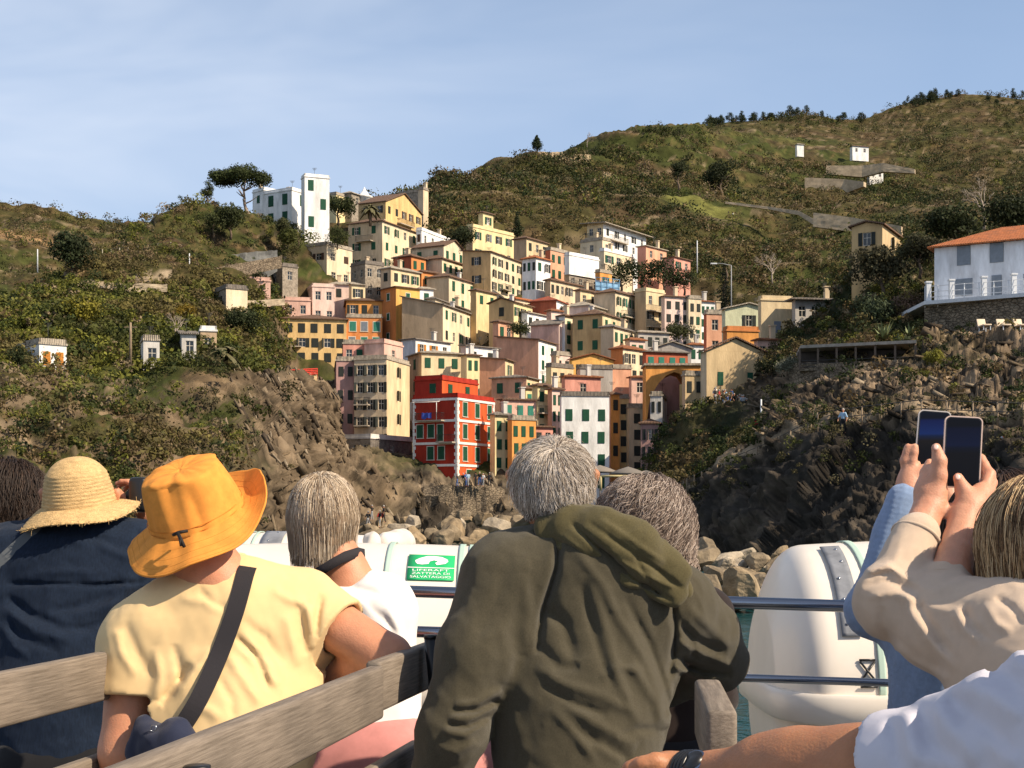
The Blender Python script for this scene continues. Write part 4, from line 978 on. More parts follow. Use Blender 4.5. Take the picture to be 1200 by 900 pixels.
wall_strip('terrace_wall', [(225, 350, 205), (300, 352, 212), (334, 350, 222)], [.9, 1.0, 1.0], 1, mat('pale_stone', (.36, .29, .2)), 'thin grey ledge wall right of the small cream hut', 'wall', .1)
wall_strip('quay_wall', [(474, 572, 186), (520, 569, 184.5), (575, 569, 186), (612, 575, 191)], [6.5, 8.2, 8.4, 7.0], 4, m_wallstone, 'stone quay wall under the red house', 'wall', .55)
wall_strip('sea_wall', [(402, 552, 186), (440, 566, 184), (486, 578, 183)], [5, 5.5, 4], 3, mat('dark_wall', (.09, .08, .07), .95, var=.4, scale=.8, bump=.6, bscale=3), 'dark sloping wall between the beige tower and the red house rock', 'wall', .2)
wall_strip('parapet', [(292, 462, 172), (305, 448, 178), (330, 442, 184), (372, 440, 190)], [1.6, 1.1, 1.0, 1.0], .6, mat('tan_plaster', (.45, .33, .18), .95, var=.3, scale=1), 'curved tan parapet along the path left of the yellow tenement', 'wall', .08)
wall_strip('ramp_wall', [(842, 470, 158), (862, 482, 150), (884, 500, 142), (905, 512, 136)], [.9, .9, .9, .9], .4, mat('ramp_brick', (.40, .22, .13), .95, var=.3, scale=1), 'sloping brick parapet of the crowded ramp', 'wall', .03)

# orange arch building
def arch_house():
    root = thing('arched_house', P(790, 478, 196), 'orange building with a tall dark archway left of the tan gable house', 'house')
    D = 196
    pts = [(757, 427), (822, 427), (822, 480), (803, 480), (803, 446), (797, 438), (790, 436), (781, 440), (772, 449), (765, 460), (760.5, 474), (758.5, 492), (757, 500)]
    mb = MB(); mb.prism([P(x, y, D+(x-757)*.02) for x, y in pts], (0, 5, 0)); mb.build('arched_wall', wallmat('orange'), root)
    r = MB(); r.prism([P(755, 428, 195.6), P(824, 428, 197), P(824, 428, 197)+Vector((0, 5.5, 0)), P(755, 428, 195.6)+Vector((0, 5.5, 0))], (0, 0, .3)); r.build('roof', roofmat('pale'), root)
    p = MB(); p.box(P(800, 466, 195.4), (.8, .7, 3.6)); p.build('pier', wallmat('yellow'), root)
    b = MB(); b.box(P(790, 482, 204), (9, .4, 12)); b.build('back_wall', wallmat('mauve'), root)
arch_house()
# roofed terrace (restaurant) on the headland
def pavilion():
    root = thing('terrace_pavilion', P(1000, 424, 129), 'flat roofed terrace with dark open sides on the tall stone wall', 'pavilion')
    r = MB(); a, b = P(938, 408, 137), P(1074, 402, 128)
    r.prism([a, b, b+Vector((1, 7, 0)), a+Vector((1, 7, 0))], (0, 0, .28)); r.build('roof', mat('terrace_roof', (.34, .30, .25), .9, var=.25, scale=1.5), root)
    w = MB(); w.prism([a+Vector((.5, 3.5, -1.9)), b+Vector((0, 3.5, -2.2)), b+Vector((0, 4, -2.2)), a+Vector((.5, 4, -1.9))], (0, 0, 2.0)); w.build('back_wall', mat('dark_gap', (.07, .055, .045), .95, var=.2), root)  # near-black colour darkens the open gap under the roof
    f = MB(); f.prism([a+Vector((0, 0, -2.2)), b+Vector((0, 0, -2.2)), b+Vector((1, 7, -2.2)), a+Vector((1, 7, -2.2))], (0, 0, .25)); f.build('floor_slab', m_wallstone, root)
    for i in range(7):
        t = i/6; q = a.lerp(b, t)+Vector((0, .3, -1)); c = MB(); c.box(q, (.16, .16, 2.0)); c.build('column', mat('post_wood', (.16, .12, .09), .9), root)
    k = MB()
    for j in range(3): q = a.lerp(b, .5)+Vector((0, .25, -1.2-.3*j)); k.tube([a+Vector((0, .25, -1.2-.3*j)), b+Vector((0, .25, -1.2-.3*j))], .03, 5)
    k.build('guard_rail', m_iron, root)
pavilion()
def railing(name, pts, h, step, mp, mr, label, cat, rails=(1.0, .5), pr=.04, rr=.025):
    root = thing(name, P(*pts[0]), label, cat)
    P3 = [P(*p) for p in pts]
    for q in rails:
        b = MB(); b.tube([p+Vector((0, 0, h*q)) for p in P3], rr, 6); b.build('rail', mr, root)
    acc = 0
    for i in range(len(P3)-1):
        L = (P3[i+1]-P3[i]).length; n = max(1, round(L/step))
        for k in range(n):
            p = P3[i].lerp(P3[i+1], k/n)
            b = MB(); b.tube([p+Vector((0, 0, -.5)), p+Vector((0, 0, h*1.03))], pr, 6); b.build('post', mp, root)
    return root
m_paint = mat('pale_paint', (.62, .64, .66), .6, var=.1)
m_wood = mat('weathered_wood', (.24, .18, .12), .9, var=.3, scale=2)
tr = railing('terrace_balustrade', [(1084, 355, 139.5), (1130, 352, 137), (1200, 347, 133.5), (1320, 336, 126)], 1.6, 1.4, m_paint, m_paint, 'pale blue railing along the terrace of the white headland house', 'railing', (1.0, .66, .33), .05, .03)
for i, px in enumerate((1088, 1115, 1153, 1188)):
    b = MB(); q = P(px, 356-(px-1088)*.085, 139.3-(px-1088)*.05); b.box(q+Vector((0, 0, 1.0)), (.45, .45, 2.1)); b.box(q+Vector((0, 0, 2.1)), (.6, .6, .15)); b.build('pillar', m_paint, tr)
sl = MB(); a, b_ = P(1083, 357, 138.8), P(1330, 337, 124.6); sl.prism([a, b_, b_+Vector((0, 10, 0)), a+Vector((0, 8, 0))], (0, 0, .35)); tag(sl.build('terrace_slab', m_paint), 'pale blue edged terrace slab in front of the white headland house', 'terrace')
railing('path_railing', [(786, 590, 134), (805, 578, 126), (850, 558, 118), (900, 538, 112), (940, 518, 108)], 1.3, 1.7, m_wood, m_iron, 'wooden post railing on the lower path across the dark cliff', 'railing', (1.0, .55), .06, .025)
railing('path_railing', [(905, 512, 125), (930, 520, 118), (957, 506, 110)], 1.3, 1.8, m_wood, m_iron, 'short post railing where the ramp meets the cliff path', 'railing', (1.0, .55), .06, .025)
railing('path_railing', [(958, 503, 105), (1010, 496, 103), (1080, 489, 98), (1140, 492, 94), (1230, 496, 89)], 1.2, 2.3, m_wood, m_iron, 'railing on the upper cliff path behind the phones', 'railing', (1.0, .5), .06, .03)
railing('path_railing', [(372, 440, 189), (338, 442, 184)], .9, 1.2, mat('red_net', (.55, .05, .03), .8), mat('red_net', (.55, .05, .03)), 'red construction fence at the foot of the yellow tenement', 'fence', (1.0, .75, .5, .25), .04, .08)
railing('village_fence', [(120, 305, 214), (150, 302, 220), (185, 297, 228), (215, 292, 232)], 1.6, 2.5, mat('pale_post', (.4, .36, .28), .9), m_iron, 'thin post fence above the road on the left hill', 'fence', (1.0, .5), .06, .02)
m_greyp = mat('grey_galvanised', (.30, .31, .32), .5)
# poles, lamps, small street furniture
def pole(label, px, py0, py1, d, r=.09, m=m_wood, arm=None, cat='pole', name='utility_pole'):
    a = P(px, py1, d); b = P(px, py0, d); mb = MB(); mb.tube([a-Vector((0, 0, 1.5)), a.lerp(b, .5), b], [r, r*.9, r*.75], 8)
    root = thing(name, a, label, cat); mb.build('shaft', m, root)
    if arm:
        k = MB(); k.tube([b, b+Vector((arm[0]*.5, -.1, arm[1]*.8)), b+Vector((arm[0], -.2, arm[1]))], r*.5, 6); k.build('arm', m, root)
        if len(arm) > 2: l = MB(); l.box(b+Vector((arm[0], -.2, arm[1]-.1)), (1.1, .4, .22), bev=.05); l.build('lamp_head', m_paint, root)
    elif m is m_wood:
        k = MB(); k.box(b+Vector((0, 0, -.5)), (1.4, .1, .1)); k.build('crossarm', m, root)
pole('wooden pole standing on the left terraces above the orange hat', 153, 378, 412, 156, .16)
pole('pale thin pole on the far left hill slope', 44, 292, 312, 330, .16, m_paint)
pole('pale lamp post beside the left hill road', 222, 297, 328, 218, .1, m_paint)
pole('tall pale street lamp in front of the hill right of the tower row', 857, 311, 372, 240, .10, m_greyp, (-3.0, .35, 1), 'lamp', 'street_lamp')
pole('grey mast on the hill slope above the street lamp', 817, 282, 312, 300, .13, m_paint)
pole('short pole on the right hill beneath the retaining wall', 859, 250, 282, 380, .15, m_paint)
pole('grey flagless post at the ramp corner', 892, 468, 505, 132, .1, m_paint)
fl = thing('flag', P(886, 497, 132), 'small red flag on the post at the crowded ramp', 'flag')
b = MB(); b.prism([P(891, 488, 131.9), P(884, 494, 131.7), P(882, 499, 131.9), P(884, 500, 132), P(889, 496, 131.8), P(891, 494, 131.9)], (0, .03, 0)); b.build('cloth', mat('red_flag', (.55, .03, .04), .8), fl)
b = MB(); n = 24; ring = [P(1178, 517, 90)+Vector((.29*math.cos(2*math.pi*k/n), 0, .29*math.sin(2*math.pi*k/n))) for k in range(n)]
lb = thing('lifebuoy', P(1178, 523, 90), 'orange lifebuoy hung on the cliff path railing at the right edge', 'lifebuoy'); b.tube(ring, .09, 10, closed=True); b.build('ring', mat('buoy_orange', (.75, .12, .02), .5), lb)
b = MB()
for k in range(4):
    a_ = 2*math.pi*(k+.5)/4; c = P(1178, 517, 90)+Vector((.29*math.cos(a_), 0, .29*math.sin(a_)))
    b.tube([c-Vector((-math.sin(a_)*.06, 0, math.cos(a_)*.06)), c+Vector((-math.sin(a_)*.06, 0, math.cos(a_)*.06))], .097, 10)
b.build('tape', m_paint, lb)
# sun loungers on the lawn under the headland house
m_cush = mat('cream_cushion', (.72, .58, .42), .9)
LNG = ['cream sun lounger on the lawn below the headland house, leftmost of three', 'middle cream sun lounger on the lawn below the headland house', 'cream sun lounger on the lawn cut by the right picture edge']
for i, px in enumerate((1154, 1177, 1197)):
    q = P(px, 387, 126); r = thing('sun_lounger', q, LNG[i], 'sun lounger', 'sun loungers below the headland house')
    b = MB(); b.box(q+Vector((0, 0, .4)), (.75, 1.5, .14), bev=.04); b.box(q+Vector((0, .95, .75)), (.75, .14, .85), Matrix.Rotation(-.5, 3, 'X'), bev=.04); b.build('cushion', m_cush, r)
    for sx in (-.3, .3):
        for sy in (-.6, .6): c = MB(); c.box(q+Vector((sx, sy, .15)), (.07, .07, .4)); c.build('leg', m_paint, r)
# white spire on the skyline
sp = thing('church_spire', P(427, 246, 316), 'small white pointed spire on the village skyline', 'spire')
b = MB(); q = P(427, 231, 316); b.lathe([(1.6, -4), (1.6, -.2), (2.0, 0), (1.1, .5), (.5, 1.3), (.15, 2.0), (.0, 2.3)], q, 8); b.build('cone', mat('white_plaster', (.8, .78, .74), .8), sp)
b = MB(); b.lathe([(1.9, -5), (1.9, -4)], q, 8); b.build('drum', m_wallstone, sp)
# blue scaffold sheet
sc_ = thing('scaffold', P(708, 343, 266), 'pale blue scaffold with sheeting below the white hotel', 'scaffold')
b = MB(); a = P(698, 341, 266); e = P(726, 344, 268)
for k in range(5):
    for z in (0,): p = a.lerp(e, k/4); b.tube([p-Vector((0, 0, 1)), p+Vector((0, 0, 2.6))], .05, 6)
for z in (.2, 1.1, 2.0, 2.6): b.tube([a+Vector((0, 0, z)), e+Vector((0, 0, z))], .05, 6)
b.build('frame', mat('scaffold_blue', (.12, .28, .45), .6), sc_)
b = MB(); b.prism([a+Vector((0, .2, .2)), e+Vector((0, .2, .2)), e+Vector((0, .2, 1.9)), a+Vector((0, .2, 1.9))], (0, .05, 0)); b.build('sheet', mat('sheet_blue', (.22, .40, .58), .7, var=.4, scale=1.5), sc_)
# harbour awnings and parasols seen over the curly hair
for i, (px, py, d, c) in enumerate(((703, 551, 155, (.22, .19, .16)), (736, 553, 150, (.18, .16, .14)), (757, 557, 150, (.12, .11, .10)))):
    q = P(px, 566, d); r = thing('parasol', q, ('pale parasol beside the white harbour house', 'wide grey parasol in the shaded harbour', 'small dark parasol nearest the dark cliff')[i], 'parasol')
    h = q.z; top = P(px, py, d); b = MB(); b.lathe([(1.9, -.25), (1.85, -.1), (1.0, .25), (.05, .55), (0, .56)], top, 8); b.build('canopy', mat('parasol%d' % i, c, .9), r)
    b = MB(); b.tube([q-Vector((0, 0, 3)), top], .05, 6); b.build('pole', m_wood, r)
fr_ = thing('door_frame', P(722, 570, 140), 'pale yellow rectangular frame of a shop front in the shaded harbour', 'frame')
b = MB()
for a, e in (((704, 558), (704, 575)), ((704, 558), (735, 558)), ((735, 558), (735, 575))): b.tube([P(a[0], a[1], 140), P(e[0], e[1], 140)], .12, 6)
b.build('posts', mat('frame_yellow', (.45, .38, .2), .8), fr_)
# ================================================================ vegetation
m_leaf = attr_mat('leaf', rough=.75, spec=.2, transl=.22, var=.3, scale=.9)
def leaf_cloud(cen, rad, tint, K, leaf=.28, rs=RS, flat=.75, var=.28, inner=.35):
    """small leaf-clump faces spread through ellipsoidal volumes; cen (N,3), rad (N,), tint (N,3)"""
    N = len(cen); M = N*K
    dirs = rs.normal(size=(M, 3)); dirs[:, 2] = dirs[:, 2]*.9+.25; dirs /= np.linalg.norm(dirs, axis=1)[:, None]
    rr = (inner+(1-inner)*rs.rand(M)**.6)
    R = np.repeat(rad, K)
    lump = 1+.35*gnoise(dirs[:, 0]*1.7+np.repeat(cen[:, 0], K), dirs[:, 1]*1.7+np.repeat(cen[:, 1], K), dirs[:, 2]*1.7)
    off = dirs*(rr*R*lump)[:, None]; off[:, 2] *= flat
    c = np.repeat(cen, K, 0)+off
    nrm = dirs*.9+rs.normal(size=(M, 3))*.55; nrm /= np.linalg.norm(nrm, axis=1)[:, None]
    a = np.cross(nrm, rs.normal(size=(M, 3))); a /= np.linalg.norm(a, axis=1)[:, None]+1e-9
    b = np.cross(nrm, a)
    s = R**.8*leaf*(.6+.8*rs.rand(M))
    a = a*s[:, None]; b = b*(s*(.5+.4*rs.rand(M)))[:, None]
    V = np.stack([c-a, c-b*.9+a*.2, c+a, c+b], 1).reshape(-1, 3)
    Q = np.arange(M*4).reshape(M, 4)
    t = np.repeat(tint, K, 0)*(1+var*(rs.rand(M)*2-1))[:, None]
    return V, Q, t
def pick(name, n, dens, rs=RS, nrm=False):
    S = SHEETS[name]; V = S['V']; 
    area = np.linalg.norm(np.gradient(V, axis=1), axis=-1)*np.linalg.norm(np.gradient(V, axis=0), axis=-1)
    # weight by screen coverage rather than true area: near ground gets its share
    w = dens(S['PX'], S['PY'], S['LV'], V, S['N'])*np.ones(V.shape[:2]); w = w*np.sqrt(area)
    w = np.clip(w, 0, None).ravel(); w /= w.sum()
    i = rs.choice(w.size, n, p=w)
    jit = rs.normal(size=(n, 3))*(.15 if nrm else .5)
    q = V.reshape(-1, 3)[i]+jit, S['PX'].ravel()[i], S['PY'].ravel()[i]
    return q+(S['N'].reshape(-1, 3)[i],) if nrm else q
PAL = np.array([1.35, 1.4, 1.25])*np.array([GREEN, DKGREEN, OLIVE, (.10, .098, .018), (.105, .070, .036), (.145, .105, .070), (.10, .095, .024)])
def species(n, w, rs=RS):
    w = np.array(w, float); return PAL[rs.choice(len(PAL), n, p=w/w.sum())]
def scrub(name, sheet_, n, dens, size, w, K, label, leaf=.155):
    c, px, py = pick(sheet_, n, dens)
    r = size[0]+(size[1]-size[0])*RS.rand(n)**2.2
    t = species(n, w); sp_ = fbm(c[:, 0]*.045+9, c[:, 1]*.045, c[:, 2]*.07, 3); k_ = sp_ > .12; t[k_] = PAL[1]*.6+t[k_]*.4; k_ = sp_ < -.2; t[k_] = PAL[4]*.55+t[k_]*.45
    patch = fbm(c[:, 0]*.03, c[:, 1]*.03, c[:, 2]*.05, 3)
    t = t*(1+.35*patch)[:, None]
    c[:, 2] += r*.25
    V, Q, T = leaf_cloud(c, r, t, K, leaf)
    o = link(name, np_mesh(name, V, Q, False, T), m_leaf)
    tag(o, label, 'scrub', kind='stuff'); return o
scrub('hill_scrub', 'far_hill', 13000, lambda px, py, lv, V, N: (lv > .9)*(lv < np.where(px < 830, 2.99, 4.02))*(px < 1320)*(.42+sstep(-.12, .12, fbm(V[..., 0]*.022, V[..., 1]*.022, V[..., 2]*.03, 4)))*(1-.85*((np.abs(py-168-(px-900)*.08) < 22)*(px > 830)*(px < 1050)))*(1-.9*(np.abs(py-(240+(px-780)*.33)) < 8)*(px > 770)*(px < 860)),
      (.8, 2.9), (5, 6, 4, 1, 4, 3, 1), 44, 'dense green and brown scrub covering the far hills')
scrub('west_hill_scrub', 'far_hill_west', 2200, lambda px, py, lv, V, N: (lv > .5)*(lv < 3.02)*(px > -220)*(px < 330), (1.0, 3.6), (3, 2, 5, 1, 6, 4, 2), 44, 'brown and green scrub on the far left hill')
scrub('coast_scrub', 'coast_hill', 5000, lambda px, py, lv, V, N: (lv > .55)*(lv < 4.9)*(px < 505)*(px > -220)*np.where(px > 330, (py < 300), 1)*np.where((px > 262) & (py > 440), .12, 1)*np.where(py > 450, .55, 1)*(.35+1.0*(fbm(V[..., 0]*.05, V[..., 1]*.05, V[..., 2]*.06, 3) > -.05)),
      (.3, 1.45), (6, 3, 5, 4, 3, 3, 4), 70, 'mixed bushes over the left coastal slope')
scrub('terrace_greenery', 'coast_hill', 2900, lambda px, py, lv, V, N: (py > 338)*(py < 442)*(px < 332)*(px > -200)*(N[..., 2] > .2), (.6, 2.0), (5, 2, 1, 9, 0, 0, 5), 90, 'bright green hedges and garden bushes on the left terraces')
scrub('village_greenery', 'coast_hill', 260, lambda px, py, lv, V, N: (py > 250)*(py < 420)*(px > 420)*(px < 840)*(lv > 2), (.5, 1.5), (5, 4, 3, 2, 1, 0, 2), 60, 'small garden shrubs between the village houses')
scrub('headland_scrub', 'headland', 3000, lambda px, py, lv, V, N: (lv > 1.0)*(lv < 4.1)*(px < 1330)*np.where(lv > 2.6, 1.3, np.where(px < 905, 1.0, .14))*(1-.93*((px > 818)*(px < 905)*(py > 436)*(py < 512)))*(px > 770)*(1-((px > 1095)*(py < 356)*1.0)), (.25, 1.2), (4, 7, 4, 1, 3, 2, 1), 80, 'dark shrubs and creepers on the right headland')
scrub('headland_fringe', 'headland', 420, lambda px, py, lv, V, N: (lv > .7)*(lv < 1.15)*(px > 780)*(px < 1300), (.25, .7), (2, 3, 4, 0, 4, 4, 2), 60, 'dry tufts along the cliff path edge')

# ---- broken rock: angular slabs along the strata of the bare cliffs
def shards(name, sheet_, n, dens, dirv, sz, cols, label, seed):
    rs = np.random.RandomState(seed); c, px, py, nn = pick(sheet_, n, dens, rs, True)
    d = np.array(dirv, float)+rs.normal(size=(n, 3))*.13; d /= np.linalg.norm(d, axis=1)[:, None]
    a = np.cross(d, np.array([.3, -1, .2])+rs.normal(size=(n, 3))*.25); a /= np.linalg.norm(a, axis=1)[:, None]; b = np.cross(d, a)
    L = sz*(.35+1.5*rs.rand(n)**2.5); W = L*(.10+.26*rs.rand(n)**1.5); H = L*(.12+.2*rs.rand(n)); nn = nn*np.where(nn[:, 1:2]*c[:, 1:2]+nn[:, 2:]*(c[:, 2:]-4)+nn[:, :1]*c[:, :1] > 0, -1, 1); c = c-nn*(H*.62)[:, None]; V = []
    for i in (-1, 1):
        for j in (-1, 1):
            for k in (-1, 1):
                t = (.55+.6*rs.rand(n)); V.append(c+d*(i*L*t)[:, None]+a*(j*W*t*(.6+.6*rs.rand(n)))[:, None]+b*(k*H*t*(.6+.6*rs.rand(n)))[:, None])
    V = np.stack(V, 1).reshape(-1, 3); f = np.array([(0, 1, 3, 2), (4, 6, 7, 5), (0, 4, 5, 1), (2, 3, 7, 6), (0, 2, 6, 4), (1, 5, 7, 3)])
    Q = (np.arange(n)[:, None, None]*8+f[None]).reshape(-1, 4); t = np.array(cols)[rs.choice(len(cols), n)]*(.7+.6*rs.rand(n, 1))
    tag(link(name, np_mesh(name, V, Q, False, np.repeat(t, 6, 0)), m_land), label, 'rock', kind='stuff')
RKC = [(.115, .085, .055), (.19, .145, .095), (.075, .058, .042), (.25, .20, .14)]
shards('cliff_debris', 'coast_hill', 900, lambda px, py, lv, V, N: (px > 262)*(px < 600)*(py > 446)*(py < 655)*((px < 410)+(py > 572)), (.42, .1, -.9), .7, RKC, 'loose broken rock on the cliff left of the village', 31)
shards('headland_debris', 'headland', 900, lambda px, py, lv, V, N: (lv > .95)*(lv < 2.95)*(px > 880)*(px < 1330)*(1-.95*((px > 915)*(px < 1082)*(py > 398)*(py < 478))), (.93, .1, -.28), .5, RKC, 'loose broken rock on the right headland', 34)
# ---- individual trees
m_bark = mat('bark', (.13, .095, .065), .95, var=.3, scale=4, bump=.6, bscale=8)
m_bark2 = mat('pale_bark', (.26, .20, .15), .95, var=.3, scale=4)
def trunk_mesh(h, r, lean=(0, 0), limbs=5, top=.6, spread=.35, rs=RS, name='trunk'):
    mb = MB(); n = 7
    pts = [Vector((lean[0]*(k/n)**1.5+.04*h*math.sin(k*1.3), lean[1]*(k/n)**1.5+.03*h*math.cos(k*1.7), h*k/n-.4*(k == 0))) for k in range(n+1)]
    mb.tube(pts, [r*(1.25-.85*k/n) for k in range(n+1)], 8)
    for i in range(limbs):
        k = int(n*top)+i % max(1, n-int(n*top)); p = pts[min(k, n)]; a = i*2.4+rs.rand()
        L = h*spread*(.7+.6*rs.rand())
        e = p+Vector((math.cos(a)*L, math.sin(a)*L, L*.65)); m_ = p.lerp(e, .5)+Vector((0, 0, -L*.06))
        mb.tube([p, m_, e], [r*.45, r*.3, r*.12], 6)
    return mb
def crown(cl, K, tint, leaf, rs=RS, flat=.8, name='crown'):
    cl = np.array(cl, float); t = np.array(tint)[None]*(1+.30*(rs.rand(len(cl), 1)*2-1))
    V, Q, T = leaf_cloud(cl[:, :3], cl[:, 3], t, int(K*2.2), leaf*.62, rs, flat)
    return np_mesh(name, V, Q, False, T)
def tree(label, px, py, d, h, kind, cat='tree', name=None, r=None, group=None, wid=None, tint=None, lean=(0, 0), K=None):
    base = P(px, py, d); rs = np.random.RandomState(int(px*7+py*3))
    nm = name or {'pine': 'umbrella_pine', 'round': 'broadleaf_tree', 'cone': 'cypress', 'conifer': 'pine_tree', 'bare': 'bare_tree', 'palm': 'palm_tree', 'bush': 'shrub', 'agave': 'agave'}[kind]
    root = thing(nm, base, label, cat, group)
    R = r or h*.035; W = wid or h*.4
    cl = []
    if kind == 'pine':
        mb = trunk_mesh(h*.76, R, lean, 9, .62, .28, rs)
        for i in range(26):
            a = rs.rand()*6.28; q = W*math.sqrt(rs.rand())*.85
            cl.append((lean[0]+math.cos(a)*q, lean[1]+math.sin(a)*q*.9, h*.80+h*.17*(1-(q/W)**2)+rs.normal()*h*.035, W*.33))
        K_, leaf, flat, tt = K or 200, .16, .66, tint or (.045, .058, .018)
    elif kind == 'round':
        mb = trunk_mesh(h*.6, R, lean, 6, .5, .3, rs)
        for i in range(16):
            v = rs.normal(size=3); v /= np.linalg.norm(v); q = rs.rand()**.4
            cl.append((v[0]*W*.7*q+lean[0], v[1]*W*.7*q+lean[1], h*.62+v[2]*h*.26*q, W*.42))
        K_, leaf, flat, tt = K or 90, .2, .85, tint or (.045, .055, .018)
    elif kind in ('cone', 'conifer'):
        mb = trunk_mesh(h*.95, R, lean, 0, .5, .3, rs)
        n = 12 if kind == 'cone' else 15
        for i in range(n):
            t = i/(n-1); w = W*(1-t*.85)*(.75 if kind == 'cone' else 1)
            lo = .08 if kind == 'cone' else .3
            for s in range(2 if kind == 'cone' else 3):
                a = rs.rand()*6.28; q = w*.5*rs.rand()
                cl.append((math.cos(a)*q, math.sin(a)*q, h*(lo+(1-lo)*t), w*.5+.15))
        K_, leaf, flat, tt = K or 46, .24, .8, tint or (.030, .042, .016)
    elif kind == 'bush':
        mb = trunk_mesh(h*.5, R, lean, 4, .3, .4, rs)
        for i in range(9):
            v = rs.normal(size=3); v /= np.linalg.norm(v)
            cl.append((v[0]*W*.55, v[1]*W*.5, h*.5+v[2]*h*.25, W*.48))
        K_, leaf, flat, tt = K or 90, .17, .85, tint or (.05, .06, .02)
    elif kind == 'bare':
        mb = MB()
        def br(p, dirv, L, rr, dep):
            e = p+dirv*L; mb.tube([p, p.lerp(e, .5)+Vector(rs.normal(size=3))*L*.05, e], [rr, rr*.8, rr*.55], 5)
            if dep:
                for k in range(3 if dep > 1 else 4):
                    v = (dirv+Vector(rs.normal(size=3))*.42+Vector((0, 0, .12))).normalized(); br(p.lerp(e, .55+.45*rs.rand()), v, L*(.62+.2*rs.rand()), rr*.55, dep-1)
        br(Vector((0, 0, -.4)), Vector((0, 0, 1)), h*.36, R, 4)
        mb.build('trunk', mat('bare_wood', (.34, .28, .22), .95, var=.2), root, False); return root
    elif kind == 'palm':
        mb = MB(); mb.tube([(0, 0, -.5), (lean[0]*.4, 0, h*.5), (lean[0], 0, h*.8)], [R*1.2, R, R*.9], 8)
        f = MB(); top = Vector((lean[0], 0, h*.8))
        for i in range(30):
            a = i*2.4; el = rs.uniform(-.2, 1.1); L = W*rs.uniform(.8, 1.1); dv = Vector((math.cos(a)*math.cos(el), math.sin(a)*math.cos(el), math.sin(el))); sd = Vector((-math.sin(a), math.cos(a), 0))
            pts = [top+dv*L*t-Vector((0, 0, L*.75*t*t)) for t in (0, .25, .5, .75, 1)]
            for j in range(4):
                w0, w1 = (.09, .16, .15, .10, .02)[j]*W, (.09, .16, .15, .10, .02)[j+1]*W
                for sg in (-1, 1):
                    dn = Vector((0, 0, -.35))
                    f.add([pts[j], pts[j+1], pts[j+1]+(sd*sg+dn)*w1, pts[j]+(sd*sg+dn)*w0], [(0, 1, 2, 3)])
        mb.build('trunk', m_bark, root, False); f.build('fronds', mat('palm_green', tint or (.06, .075, .025), .7, var=.3, scale=2), root, False); return root
    elif kind == 'agave':
        f = MB()
        for i in range(22):
            a = i*2.4; el = rs.uniform(.25, 1.25); L = h*rs.uniform(.8, 1.1); dv = Vector((math.cos(a)*math.cos(el), math.sin(a)*math.cos(el), math.sin(el))); sd = Vector((-math.sin(a), math.cos(a), 0))*h*.1
            p = [dv*L*.05, dv*L*.5, dv*L]
            f.add([p[0]-sd, p[0]+sd, p[1]+sd*.8, p[2], p[1]-sd*.8], [(0, 1, 2, 3, 4)])
        f.build('leaves', mat('agave_green', tint or (.16, .19, .09), .6, var=.3, scale=3), root, False); return root
    mb.build('trunk', m_bark2 if kind == 'pine' else m_bark, root, False)
    link('crown', crown(cl, K_, tt, leaf, rs, flat), m_leaf, root, False)
    return root
tree('big umbrella pine with a leaning trunk left of the white villa', 293, 268, 262, 10.6, 'pine', lean=(-1.8, 0), wid=5.6, r=.34)
tree('small dark round topped tree on a bare trunk left of the umbrella pine', 243, 240, 256, 4.4, 'round', wid=1.5, r=.14, name='round_tree')
tree('dark bushy tree below the umbrella pine beside the grey wall', 270, 278, 244, 5.5, 'round', wid=3.6)
tree('dark shrub under the left corner of the umbrella pine', 250, 276, 242, 4.0, 'bush', wid=2.6)
tree('low leafy tree in front of the white villa wall', 329, 278, 256, 3.6, 'round', wid=1.9, tint=(.07, .075, .03))
tree('round green bush at the foot of the white villa tower', 350, 286, 256, 2.6, 'bush', wid=4.0, tint=(.085, .095, .025))
tree('dark green bush right of the white villa tower', 395, 290, 262, 4.0, 'bush', wid=2.6)
tree('dark green tree between the white villa and the ochre house', 396, 262, 290, 6, 'round', wid=4.2)
tree('shaggy palm in front of the ochre house balcony', 434, 262, 276.2, 3.6, 'palm', wid=2.6, r=.25, tint=(.11, .10, .045))
tree('dark wide pine on the left hill beside the road', 86, 333, 206, 7.5, 'round', wid=4.2, tint=(.03, .04, .015))
tree('lone pine sticking out of the central ridge line', 629, 178, 408, 4.6, 'conifer', wid=2.4)
tree('small tree on the ridge just above the village houses', 519, 215, 366, 3.5, 'round', wid=2.0)
tree('bare pale tree behind the headland house', 1153, 266, 190, 7.4, 'bare', r=.22)
tree('faint bare tree on the central ridge right of the lone pine', 688, 172, 428, 5.5, 'bare', r=.12)
tree('grey leafless tree at the left of the right hill gully', 905, 330, 300, 9, 'bare', r=.2)
tree('dark round tree beside the turreted villa', 543, 301, 275, 6.2, 'round', wid=3.6, tint=(.03, .038, .015))
tree('tall dark tree right of the turreted villa', 606, 277, 296, 5.0, 'cone', wid=2.6)
tree('dark evergreen tree in the central gully of the hill', 795, 225, 395, 10, 'round', wid=3.2, tint=(.025, .032, .012))
tree('large dark evergreen tree in the right gully of the hill', 845, 235, 420, 13, 'round', wid=6.2, tint=(.025, .032, .012))
tree('dark rounded grove tree right below the white hotel', 752, 343, 276, 7.5, 'bush', wid=4.6, tint=(.03, .042, .013))
tree('dark grove tree below the white hotel, left in the grove', 728, 341, 277, 6.2, 'bush', wid=4.0, tint=(.034, .046, .014))
tree('dark grove tree below the pink hillside houses', 778, 342, 275, 6.8, 'bush', wid=4.2, tint=(.03, .04, .013))
tree('grove tree under the dark red pink house', 802, 344, 276, 5.2, 'bush', wid=3.0, tint=(.032, .04, .014))
